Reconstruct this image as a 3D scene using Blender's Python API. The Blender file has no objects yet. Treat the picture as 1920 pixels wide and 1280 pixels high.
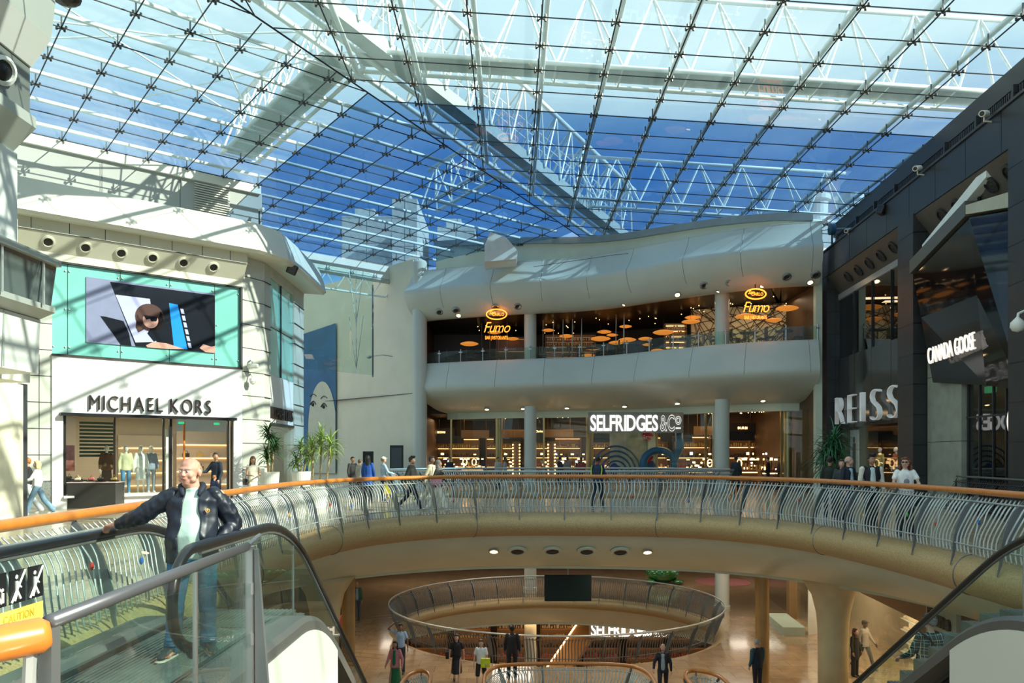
import bpy, bmesh, math, random
from mathutils import Vector, Matrix, Euler
random.seed(7)
PI = math.pi
V = Vector
SC = bpy.context.scene
COL = SC.collection
EYE = 1.72
F = 1500.0
# ------------------------------------------------------------------ camera
cam_d = bpy.data.cameras.new('camera'); cam = bpy.data.objects.new('camera', cam_d); COL.objects.link(cam)
cam.location = (0, 0, EYE); cam.rotation_euler = (PI/2, 0, 0)
cam_d.sensor_width = 36; cam_d.lens = F/1920*36; cam_d.shift_y = 215/1920
cam_d.clip_start = .1; cam_d.clip_end = 600
SC.camera = cam
# ------------------------------------------------------------------ sky
W = bpy.data.worlds.new('sky'); SC.world = W; W.use_nodes = True
nt = W.node_tree; nt.nodes.clear()
def N(t, ty, **kw):
    n = t.nodes.new(ty)
    for k, v in kw.items():
        if k in n.inputs: n.inputs[k].default_value = v
        else: setattr(n, k, v)
    return n
def ramp(t, stops):
    n = t.nodes.new('ShaderNodeValToRGB'); e = n.color_ramp.elements
    while len(e) < len(stops): e.new(.5)
    for i, (p, c) in enumerate(stops): e[i].position = p; e[i].color = (*c, 1)
    return n
tc = N(nt, 'ShaderNodeTexCoord'); sep = N(nt, 'ShaderNodeSeparateXYZ'); nt.links.new(tc.outputs['Generated'], sep.inputs[0])
gr = ramp(nt, [(0, (.50, .56, .56)), (.10, (.26, .42, .56)), (.18, (.08, .29, .62)), (.345, (.075, .27, .61)), (.43, (.40, .67, .80)), (1, (.30, .56, .72))]); nt.links.new(sep.outputs['Z'], gr.inputs[0])
mp = N(nt, 'ShaderNodeMapping'); mp.inputs['Scale'].default_value = (1.2, 1.6, 5.0); nt.links.new(tc.outputs['Generated'], mp.inputs[0])
nz = N(nt, 'ShaderNodeTexNoise', Scale=1.7, Detail=7, Roughness=.6, Distortion=.4); nt.links.new(mp.outputs[0], nz.inputs['Vector'])
cr = ramp(nt, [(.40, (0, 0, 0)), (.62, (1, 1, 1))]); nt.links.new(nz.outputs['Fac'], cr.inputs[0])
hz = ramp(nt, [(.33, (0, 0, 0)), (.47, (1, 1, 1))]); nt.links.new(sep.outputs['Z'], hz.inputs[0])   # thin high cloud gathers overhead
mu = N(nt, 'ShaderNodeMath', operation='MULTIPLY_ADD'); mu.inputs[1].default_value = .35; nt.links.new(hz.outputs[0], mu.inputs[0])
m2 = N(nt, 'ShaderNodeMath', operation='MULTIPLY'); m2.inputs[1].default_value = .30; nt.links.new(cr.outputs[0], m2.inputs[0]); nt.links.new(m2.outputs[0], mu.inputs[2])
mx = N(nt, 'ShaderNodeMix', data_type='RGBA'); nt.links.new(mu.outputs[0], mx.inputs[0]); nt.links.new(gr.outputs[0], mx.inputs[6]); mx.inputs[7].default_value = (.96, .97, .92, 1)
bg = N(nt, 'ShaderNodeBackground', Strength=1.2); nt.links.new(mx.outputs[2], bg.inputs[0])
ow = N(nt, 'ShaderNodeOutputWorld'); nt.links.new(bg.outputs[0], ow.inputs[0])
# ------------------------------------------------------------------ sun
SUN = V((1.4, -.45, 1.0))
sd = bpy.data.lights.new('sun', 'SUN'); sd.energy = 9.0; sd.angle = .0093; sd.color = (1, .92, .76)
so = bpy.data.objects.new('sun', sd); COL.objects.link(so); so.rotation_euler = SUN.to_track_quat('Z', 'Y').to_euler(); so.location = (40, -4, 30)
SC.view_settings.view_transform = 'Standard'; SC.view_settings.look = 'None'; SC.view_settings.gamma = 1
SC.view_settings.use_curve_mapping = False; SC.view_settings.exposure = 0.12
# ------------------------------------------------------------------ materials
MATS = {}
def mat(name, col, rough=.5, metal=0, noise=None, bump=None, emit=0, spec=None, coat=0, ecol=None):
    if name in MATS: return MATS[name]
    m = bpy.data.materials.new(name); m.use_nodes = True; t = m.node_tree; b = t.nodes['Principled BSDF']
    b.inputs['Base Color'].default_value = (*col, 1); b.inputs['Roughness'].default_value = rough; b.inputs['Metallic'].default_value = metal
    if spec is not None: b.inputs['Specular IOR Level'].default_value = spec
    if coat: b.inputs['Coat Weight'].default_value = coat; b.inputs['Coat Roughness'].default_value = .08
    co = N(t, 'ShaderNodeTexCoord')
    sc, am = noise or (3.0, .06)
    n = N(t, 'ShaderNodeTexNoise', Scale=sc, Detail=5); t.links.new(co.outputs['Object'], n.inputs['Vector'])
    r = ramp(t, [(.3, tuple(max(0, c*(1-am)) for c in col)), (.7, tuple(min(1, c*(1+am)) for c in col))])
    t.links.new(n.outputs['Fac'], r.inputs[0]); t.links.new(r.outputs[0], b.inputs['Base Color'])
    if bump:
        n2 = N(t, 'ShaderNodeTexNoise', Scale=bump[0], Detail=3); t.links.new(co.outputs['Object'], n2.inputs['Vector'])
        bp = N(t, 'ShaderNodeBump', Strength=bump[1], Distance=.02); t.links.new(n2.outputs['Fac'], bp.inputs['Height']); t.links.new(bp.outputs[0], b.inputs['Normal'])
    if emit:
        b.inputs['Emission Color'].default_value = (*(ecol or col), 1); b.inputs['Emission Strength'].default_value = emit
    MATS[name] = m; return m
def glass(name, tint, refl=1.0, dirt=0.0, dcol=(.8, .85, .85), rough=.0):
    if name in MATS: return MATS[name]
    m = bpy.data.materials.new(name); m.use_nodes = True; t = m.node_tree; t.nodes.clear()
    o = N(t, 'ShaderNodeOutputMaterial'); tr = N(t, 'ShaderNodeBsdfTransparent'); tr.inputs[0].default_value = (*tint, 1)
    gl = N(t, 'ShaderNodeBsdfGlossy', Roughness=rough); lw = N(t, 'ShaderNodeLayerWeight', Blend=.5); fr = N(t, 'ShaderNodeMath', operation='POWER'); fr.inputs[1].default_value = 5; t.links.new(lw.outputs['Facing'], fr.inputs[0])
    mm = N(t, 'ShaderNodeMath', operation='MULTIPLY', use_clamp=True); mm.operation = 'MULTIPLY_ADD'; mm.inputs[1].default_value = .7*refl; mm.inputs[2].default_value = .025*refl; t.links.new(fr.outputs[0], mm.inputs[0])
    mx = N(t, 'ShaderNodeMixShader'); t.links.new(mm.outputs[0], mx.inputs[0]); last = tr
    if dirt:
        df = N(t, 'ShaderNodeBsdfTranslucent'); df.inputs[0].default_value = (*dcol, 1)
        d2 = N(t, 'ShaderNodeBsdfDiffuse'); d2.inputs[0].default_value = (*dcol, 1)
        md = N(t, 'ShaderNodeMixShader'); md.inputs[0].default_value = .5; t.links.new(df.outputs[0], md.inputs[1]); t.links.new(d2.outputs[0], md.inputs[2])
        ms = N(t, 'ShaderNodeMixShader'); ms.inputs[0].default_value = dirt; t.links.new(tr.outputs[0], ms.inputs[1]); t.links.new(md.outputs[0], ms.inputs[2])
        co = N(t, 'ShaderNodeTexCoord'); n = N(t, 'ShaderNodeTexNoise', Scale=.35, Detail=6); t.links.new(co.outputs['Object'], n.inputs['Vector'])
        rr = ramp(t, [(.3, (dirt*.5,)*3), (.7, (dirt*1.5,)*3)]); t.links.new(n.outputs['Fac'], rr.inputs[0]); t.links.new(rr.outputs[0], ms.inputs[0])
        last = ms
    t.links.new(last.outputs[0], mx.inputs[1]); t.links.new(gl.outputs[0], mx.inputs[2]); t.links.new(mx.outputs[0], o.inputs[0])
    MATS[name] = m; return m
def brick(name, c1, c2, mortar, w, h, rough=.3, off=0, msize=.006, coat=0, rotx=False, scale=1, coord='Object'):
    """large tiles or panels with thin joints"""
    if name in MATS: return MATS[name]
    m = mat(name, c1, rough, coat=coat); t = m.node_tree; b = t.nodes['Principled BSDF']
    co = N(t, 'ShaderNodeTexCoord'); mpn = N(t, 'ShaderNodeMapping')
    if rotx: mpn.inputs['Rotation'].default_value = (PI/2, 0, 0)
    bt = N(t, 'ShaderNodeTexBrick', Scale=scale); bt.offset = off
    bt.inputs['Color1'].default_value = (*c1, 1); bt.inputs['Color2'].default_value = (*c2, 1); bt.inputs['Mortar'].default_value = (*mortar, 1)
    bt.inputs['Mortar Size'].default_value = msize; bt.inputs['Brick Width'].default_value = w; bt.inputs['Row Height'].default_value = h; bt.inputs['Mortar Smooth'].default_value = 0
    t.links.new(co.outputs[coord], mpn.inputs[0]); t.links.new(mpn.outputs[0], bt.inputs['Vector'])
    n = N(t, 'ShaderNodeTexNoise', Scale=2.2, Detail=6); t.links.new(co.outputs['Object'], n.inputs['Vector'])
    r = ramp(t, [(.3, (.82,)*3), (.7, (1.12,)*3)]); t.links.new(n.outputs['Fac'], r.inputs[0])
    mm = N(t, 'ShaderNodeMix', data_type='RGBA', blend_type='MULTIPLY'); mm.inputs[0].default_value = 1
    t.links.new(bt.outputs['Color'], mm.inputs[6]); t.links.new(r.outputs[0], mm.inputs[7]); t.links.new(mm.outputs[2], b.inputs['Base Color'])
    return m
# ------------------------------------------------------------------ object helpers
WL = {}           # world location of every thing root (roots of one-off things are not rotated)
def at(x, y, Y): return V(((x-960)/F*Y, Y, EYE+(855-y)/F*Y))
def tag(o, label=None, cat=None, group=None, kind=None):
    if label: o['label'] = label
    if cat: o['category'] = cat
    if group: o['group'] = group
    if kind: o['kind'] = kind
    return o
def thing(name, label, cat, loc=(0, 0, 0), rz=0, group=None):
    o = bpy.data.objects.new(name, None); COL.objects.link(o); o.empty_display_size = .1
    o.location = loc; o.rotation_euler = (0, 0, rz); WL[o.name] = V(loc)
    return tag(o, label, cat, group)
def link(name, me, m, parent=None, local=False, smooth=False, offset=None):
    o = bpy.data.objects.new(name, me); COL.objects.link(o)
    if m is not None:
        if isinstance(m, (list, tuple)):
            for q in m: me.materials.append(q)
        else: me.materials.append(m)
    if smooth: me.shade_smooth()
    if parent is not None:
        o.parent = parent
        if not local:
            w = WL.get(parent.name, V((0, 0, 0)))
            if w.length > 0: me.transform(Matrix.Translation(-w))
            WL[o.name] = w
        else: WL[o.name] = V((0, 0, 0))
    elif not local and len(me.vertices):
        xs = [v.co for v in me.vertices]
        c = V(((min(v.x for v in xs)+max(v.x for v in xs))/2, (min(v.y for v in xs)+max(v.y for v in xs))/2, min(v.z for v in xs)))
        me.transform(Matrix.Translation(-c)); o.location = c; WL[o.name] = c
    return o
_b = bmesh.new(); bmesh.ops.create_icosphere(_b, subdivisions=2, radius=1); ICO = [tuple(v.co) for v in _b.verts]; _b.free()
class MB:
    def __init__(s): s.bm = bmesh.new()
    def box(s, c, d, rot=None, bev=0, M=None):
        r = bmesh.ops.create_cube(s.bm, size=1); vs = r['verts']
        for v in vs: v.co = V((v.co.x*d[0], v.co.y*d[1], v.co.z*d[2]))
        if bev:
            es = list({e for v in vs for e in v.link_edges})
            q = bmesh.ops.bevel(s.bm, geom=es, offset=bev, segments=2, affect='EDGES', profile=.5)
            vs = list({v for f in q['faces'] for v in f.verts} | {v for v in vs if v.is_valid})
        if rot: R = Euler(rot).to_matrix()
        for v in vs:
            if rot: v.co = R @ v.co
            v.co = v.co + V(c)
            if M: v.co = M @ v.co
        return s
    def b2(s, p, q, bev=0, M=None):
        return s.box([(a+b)/2 for a, b in zip(p, q)], [abs(b-a) for a, b in zip(p, q)], bev=bev, M=M)
    def tube(s, pts, r, seg=8, closed=False, caps=True, sx=1.0):
        pts = [V(p) for p in pts]; n = len(pts); rs = r if isinstance(r, (list, tuple)) else [r]*n
        rings = []; up = None
        for i in range(n):
            if closed: d = pts[(i+1) % n]-pts[i-1]
            else: d = pts[min(i+1, n-1)]-pts[max(i-1, 0)]
            if d.length < 1e-9: d = V((0, 0, 1))
            d.normalize()
            if up is None: up = V((0, 0, 1)) if abs(d.z) < .9 else V((0, 1, 0))
            a = up-d*up.dot(d)
            if a.length < 1e-6: a = V((1, 0, 0))-d*d.x
            a.normalize(); up = a; b = d.cross(a)
            rings.append([s.bm.verts.new(pts[i]+a*math.cos(2*PI*k/seg)*rs[i]+b*math.sin(2*PI*k/seg)*rs[i]*sx) for k in range(seg)])
        for i in range(n if closed else n-1):
            A = rings[i]; B = rings[(i+1) % n]
            for k in range(seg): s.bm.faces.new((A[k], A[(k+1) % seg], B[(k+1) % seg], B[k]))
        if caps and not closed: s.bm.faces.new(rings[0][::-1]); s.bm.faces.new(rings[-1])
        return s
    def rings(s, R, closed_u=True, cap=True, closed_v=False):
        """loft between equal-length point rings"""
        vs = [[s.bm.verts.new(p) for p in r] for r in R]; n = len(vs[0]); m = len(vs)
        for i in range(m if closed_v else m-1):
            A = vs[i]; B = vs[(i+1) % m]
            for k in range(n if closed_u else n-1): s.bm.faces.new((A[k], A[(k+1) % n], B[(k+1) % n], B[k]))
        if cap and closed_u and not closed_v: s.bm.faces.new(vs[0][::-1]); s.bm.faces.new(vs[-1])
        return s
    def lathe(s, prof, c=(0, 0, 0), seg=24, sx=1, sy=1, cap=True):
        return s.rings([[V((c[0]+r*math.cos(2*PI*k/seg)*sx, c[1]+r*math.sin(2*PI*k/seg)*sy, c[2]+z)) for k in range(seg)] for r, z in prof], cap=cap)
    def prism(s, poly, ex):
        """polygon of 3-D points pushed along ex"""
        ex = V(ex); a = [V(p) for p in poly]
        return s.rings([a, [p+ex for p in a]])
    def quad(s, *p): s.bm.faces.new([s.bm.verts.new(V(q)) for q in p]); return s
    def ell(s, c, r, sub=2, rot=None):
        q = bmesh.ops.create_icosphere(s.bm, subdivisions=sub, radius=1); R = Euler(rot).to_matrix() if rot else Matrix.Identity(3)
        if not isinstance(r, (list, tuple)): r = (r, r, r)
        for v in q['verts']: v.co = V(c)+R @ V((v.co.x*r[0], v.co.y*r[1], v.co.z*r[2]))
        return s
    def hull(s, *el):
        """convex hull of ellipsoids (centre, radius)"""
        vs = []
        for c, r in el:
            if not isinstance(r, (list, tuple)): r = (r, r, r)
            for x, y, z in ICO: vs.append((c[0]+x*r[0], c[1]+y*r[1], c[2]+z*r[2]))
        b = bmesh.new(); bv = [b.verts.new(p) for p in vs]; h = bmesh.ops.convex_hull(b, input=bv)
        mp = {}
        for f in b.faces:
            q = []
            for v in f.verts:
                if v not in mp: mp[v] = s.bm.verts.new(v.co)
                q.append(mp[v])
            try: s.bm.faces.new(q)
            except ValueError: pass
        b.free(); return s
    def chain(s, L):
        for a, b in zip(L, L[1:]): s.hull(a, b)
        return s
    def build(s, name, m, parent=None, local=False, smooth=False, M=None, recalc=True):
        if recalc: bmesh.ops.recalc_face_normals(s.bm, faces=s.bm.faces)
        me = bpy.data.meshes.new(name); s.bm.to_mesh(me); s.bm.free()
        if M is not None: me.transform(M)
        return link(name, me, m, parent, local, smooth)
def remesh(mb, voxel, it=3, M=None):
    """merge overlapping volumes into one continuous skin"""
    me = bpy.data.meshes.new('tmp'); mb.bm.to_mesh(me); mb.bm.free()
    o = bpy.data.objects.new('tmp', me); COL.objects.link(o)
    r = o.modifiers.new('r', 'REMESH'); r.mode = 'VOXEL'; r.voxel_size = voxel
    if it: q = o.modifiers.new('s', 'SMOOTH'); q.factor = .6; q.iterations = it
    dg = bpy.context.evaluated_depsgraph_get(); out = bpy.data.meshes.new_from_object(o.evaluated_get(dg))
    bpy.data.objects.remove(o); bpy.data.meshes.remove(me); out.materials.clear()
    if M is not None: out.transform(M)
    return out
from mathutils import noise as mnoise
def wrinkle(me, amp, freq, stretch=(1, 1, 1), off=0.0):
    for v, n in [(v, v.normal.copy()) for v in me.vertices]:
        q = V((v.co.x*stretch[0], v.co.y*stretch[1], v.co.z*stretch[2]))*freq+V((off, off*2, 0)); a = mnoise.noise(q); b = mnoise.noise(q*2.3+V((5, 1, 3)))
        v.co += n*amp*((1-2*abs(a))*.8+b*.35)
    return me
def struct(name, mb, m, parent=None, smooth=False):
    o = mb.build(name, m, parent, smooth=smooth)
    if parent is None: o['kind'] = 'structure'
    return o
def one(name, mb, m, label, cat, group=None, smooth=False, kind=None):
    return tag(mb.build(name, m, smooth=smooth), label, cat, group, kind)
def copy_tree(o, parent=None):
    c = o.copy(); COL.objects.link(c); c.parent = parent
    for ch in list(o.children): copy_tree(ch, c)
    return c
def copy_to(o, loc, rz=None, label=None, scale=None):
    c = copy_tree(o); c.location = loc
    if rz is not None: c.rotation_euler = (0, 0, rz)
    if scale: c.scale = (scale,)*3
    if label: c['label'] = label
    return c
def catmull(P, step=.25, closed=False):
    P = [V(p) for p in P]; n = len(P); out = []
    for i in range(n if closed else n-1):
        g = (lambda k: P[k % n]) if closed else (lambda k: P[max(0, min(n-1, k))])
        a, b, c, d = g(i-1), g(i), g(i+1), g(i+2); k = max(2, int((c-b).length/step))
        for j in range(k):
            t = j/k; out.append(.5*((2*b)+(c-a)*t+(2*a-5*b+4*c-d)*t*t+(3*b-a-3*c+d)*t**3))
    if not closed: out.append(P[-1])
    return out
def resample(P, step, closed=False):
    P = [V(p) for p in P]; Q = P+[P[0]] if closed else P
    L = [0]
    for a, b in zip(Q, Q[1:]): L.append(L[-1]+(b-a).length)
    n = max(2, round(L[-1]/step)); out = []; j = 0
    for i in range(n if closed else n+1):
        s = L[-1]*i/n
        while j < len(L)-2 and L[j+1] < s: j += 1
        t = (s-L[j])/max(1e-9, L[j+1]-L[j]); out.append(Q[j].lerp(Q[j+1], t))
    return out
def fill2d(outer, holes, z0, z1, name):
    """slab with holes between z0 and z1, as mesh data"""
    cu = bpy.data.curves.new('tmp', 'CURVE'); cu.dimensions = '2D'; cu.fill_mode = 'BOTH'; cu.extrude = (z1-z0)/2
    for pl in [outer]+holes:
        sp = cu.splines.new('POLY'); sp.points.add(len(pl)-1); sp.use_cyclic_u = True
        for i, p in enumerate(pl): sp.points[i].co = (p[0], p[1], 0, 1)
    o = bpy.data.objects.new('tmp', cu); COL.objects.link(o); dg = bpy.context.evaluated_depsgraph_get()
    me = bpy.data.meshes.new_from_object(o.evaluated_get(dg)); bpy.data.objects.remove(o); bpy.data.curves.remove(cu)
    me.transform(Matrix.Translation((0, 0, (z0+z1)/2))); me.materials.clear(); return me
def frame(o, xd, up=(0, 0, 1)):
    """matrix whose x runs along xd, y along up, z towards the reader"""
    x = V(xd).normalized(); u = V(up); z = x.cross(u).normalized(); y = z.cross(x)
    return Matrix.Translation(V(o)) @ Matrix((x, y, z)).transposed().to_4x4()
GL = {}
def glyph(ch, h, depth, bold=0.0, outline=0):
    k = (ch, h, depth, bold, outline)
    if k in GL: return GL[k].copy()
    cu = bpy.data.curves.new('tmp', 'FONT'); cu.body = ch; cu.size = h/.70; cu.offset = bold*h
    if outline: cu.fill_mode = 'NONE'; cu.bevel_depth = outline; cu.bevel_resolution = 0
    else: cu.extrude = depth/2
    cu.resolution_u = 4
    o = bpy.data.objects.new('tmp', cu); COL.objects.link(o); dg = bpy.context.evaluated_depsgraph_get()
    me = bpy.data.meshes.new_from_object(o.evaluated_get(dg)); bpy.data.objects.remove(o); me.materials.clear(); GL[k] = me
    return me.copy()
def writing(s, M, h, depth, m, parent, gap=.16, bold=.012, wx=1.0, shear=0, outline=0, name='letter', width=None, center=True, split=True):
    """letters set one by one along x of matrix M; each is a part of its sign"""
    ms = []; x = 0
    for ch in s:
        if ch == ' ': x += h*.42; continue
        g = glyph(ch, h, depth, bold, outline)
        if not len(g.vertices): continue
        a = min(v.co.x for v in g.vertices); b = max(v.co.x for v in g.vertices)
        g.transform(Matrix.Translation((x-a, 0, 0))); x += (b-a)+gap*h; ms.append(g)
    tot = x-gap*h; k = width/tot if width else wx
    S = Matrix.Scale(k, 4, (1, 0, 0)); Sh = Matrix(((1, shear, 0, 0), (0, 1, 0, 0), (0, 0, 1, 0), (0, 0, 0, 1)))
    outp = []
    for g in ms:
        g.transform(M @ Sh @ S @ Matrix.Translation((-tot/2 if center else 0, 0, 0)))
    if not split:
        bm = bmesh.new()
        for g in ms: bm.from_mesh(g)
        me = bpy.data.meshes.new(name); bm.to_mesh(me); bm.free(); ms = [me]
    for g in ms: outp.append(link(name, g, m, parent))
    return outp
# palette
M_white = mat('white_plaster', (.78, .78, .72), .45, noise=(1.2, .05))
M_shell = mat('white_gloss_shell', (.60, .61, .53), .34, noise=(.6, .04), coat=.15)
M_soffit = mat('cream_soffit', (.68, .74, .58), .38, noise=(.8, .06))
M_gold = mat('gold_mosaic', (.50, .34, .155), .40, metal=.1, noise=(38, .25), bump=(60, .35))
M_steel = mat('brushed_steel', (.50, .52, .52), .32, metal=.9)
M_guard = mat('guard_steel', (.46, .50, .48), .36, metal=.4, noise=(4, .1))
M_fin = mat('fin_steel', (.17, .19, .19), .42, metal=.5)
M_wood = mat('oiled_wood', (.60, .20, .03), .32, noise=(9, .10), coat=.35)
M_dark = mat('dark_grey_panel', (.028, .028, .028), .38, noise=(1, .1))
M_black = mat('black_satin', (.012, .012, .013), .3)
M_rubber = mat('black_rubber', (.012, .013, .014), .28, coat=.3)
M_stub = mat('white_painted_steel', (.82, .86, .84), .35)
M_bar = mat('dark_glazing_bar', (.02, .025, .035), .5)
M_beige = mat('beige_render', (.70, .67, .50), .6, noise=(.7, .05))
M_gwin = glass('clear_window_glass', (.93, .97, .95), 1.2)
M_gesc = glass('green_edge_glass', (.88, .955, .925), 1.3, dirt=.010, dcol=(.6, .8, .75))
# ================================================================== floors
M_tile = brick('floor_stone_tiles', (.50, .40, .26), (.43, .34, .22), (.25, .2, .13), .9, .6, rough=.24, off=.5, msize=.008, coat=.3)
M_tile2 = brick('lower_floor_tiles', (.46, .305, .17), (.38, .245, .13), (.30, .17, .07), 1.2, .8, rough=.16, off=.5, msize=.008, coat=.6)
RIM = catmull([(8.35, 2.5, 0), (8.35, 6, 0), (8.3, 9.5, 0), (8.15, 12.7, 0), (8.22, 15, 0), (8.1, 17.8, 0), (7.45, 21, 0), (5.5, 23.7, 0), (2.3, 24.5, 0), (-1, 24.3, 0),
               (-3.7, 22.1, 0), (-4.85, 18.3, 0), (-4.8, 13.3, 0), (-4.62, 9.3, 0), (-4.5, 6, 0), (-4.45, 2.5, 0)], .3)
def ellipse(cx, cy, rx, ry, n=120, a0=0, a1=2*PI, pw=1):
    f = lambda c: math.copysign(abs(c)**pw, c)
    return [V((cx+rx*f(math.cos(a0+(a1-a0)*i/n)), cy+ry*f(math.sin(a0+(a1-a0)*i/n)), 0)) for i in range(n if a1-a0 > 6.28 else n+1)]
def normals(P, closed):
    n = len(P); out = []
    for i in range(n):
        d = (P[(i+1) % n]-P[i-1]) if closed else P[min(i+1, n-1)]-P[max(i-1, 0)]
        d.normalize(); out.append((d, V((-d.y, d.x, 0))))
    return out
def offset(P, d, closed=False): return [p+n*d for p, (t, n) in zip(P, normals(P, closed))]
RING2 = ellipse(2.2, 37, 7.9, 4.5, pw=.9)          # upper far opening
RING3 = ellipse(1.9, 35.2, 7.25, 7.1)              # lower round opening
def floor_part(name, outer, holes, z0, z1, m):
    me = fill2d(outer, holes, z0, z1, name); o = link(name, me, m); o['kind'] = 'structure'; return o
BOX = [(-45, -4), (24, -4), (24, 75), (-45, 75)]
BOX2 = [(-45.1, -4.1), (24.1, -4.1), (24.1, 75.1), (-45.1, 75.1)]
floor_part('floor', BOX, [RIM, RING2], -.35, 0, M_tile)
hole1 = [p for p in offset(RIM, -3.0)]; hole1[0].y = 2.4; hole1[-1].y = 2.4
floor_part('ceiling', BOX2, [hole1, offset(RING2, -1.2, True)], -2.15, -2.05, M_soffit)
VOID = [V((-.7, 15, 0)), V((3.9, 15, 0)), V((3.9, 23.6, 0)), V((3.2, 24.3, 0)), V((0, 24.3, 0)), V((-.7, 23.6, 0))]
floor_part('floor', BOX, [RING3, VOID], -6.05, -5.7, M_tile2)
floor_part('ceiling', BOX2, [offset(RING3, -1.6, True), offset(VOID, -.2, True)], -7.5, -7.4, M_soffit)
mb = MB(); mb.b2((-45, -4, -11.6), (24, 75, -11.4)); struct('floor', mb, M_tile2)
# rounded gold nosing and the white curved band below it
def sweep(name, P, prof, z0, m, closed=False, parent=None, smooth=True, sgn=1):
    N_ = normals(P, closed)
    mb = MB(); mb.rings([[p+n*(d*sgn)+V((0, 0, z0+z)) for d, z in prof] for p, (t, n) in zip(P, N_)], closed_u=False, cap=False, closed_v=closed)
    return struct(name, mb, m, parent, smooth)
def arcp(cx, cz, rx, rz, a0, a1, n=14): return [(cx+rx*math.cos(math.radians(a0+(a1-a0)*i/n)), cz+rz*math.sin(math.radians(a0+(a1-a0)*i/n))) for i in range(n+1)]
NOSE = [(-.45, .0)]+arcp(.10, -.36, .36, .35, 95, -95)+[(-.1, -.72)]
SOFF = [(p[0], p[1]) for p in catmull([V((.02, -.66, 0)), V((-.35, -1.02, 0)), V((-1.2, -1.5, 0)), V((-2.2, -1.9, 0)), V((-3.05, -2.07, 0))], .3)]
rimS = resample(RIM, .35)
sweep('trim_1', rimS, NOSE, 0, M_gold); sweep('trim_2', rimS, SOFF, 0, M_soffit)
r3 = resample(RING3, .35, True)
NOSE3 = [(-.4, .0)]+arcp(.08, -.30, .30, .29, 95, -95)+[(-.1, -.60)]
SOFF3 = [(.02, -.55), (-.3, -.85), (-.9, -1.4), (-1.65, -1.72)]
sweep('trim_3', r3, NOSE3, -5.7, M_gold, True); sweep('trim_4', r3, SOFF3, -5.7, M_soffit, True)
r2 = resample(RING2, .4, True)
sweep('trim_5', r2, NOSE3, 0, M_gold, True); sweep('trim_6', r2, [(.02, -.55), (-.3, -.9), (-.8, -1.5), (-1.25, -2.06)], 0, M_soffit, True)
# joints across the gold nosing
mb = MB()
J = resample(RIM, 1.42*4); JN = normals(J, False)
for p, (t, n) in zip(J, JN):
    mb.tube([p+n*d*1.0+n*.004+V((0, 0, z)) for d, z in arcp(.10, -.36, .362, .352, 95, -95)], .012, 5)
tag(struct('trim_7', mb, M_fin), kind='structure')
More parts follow.
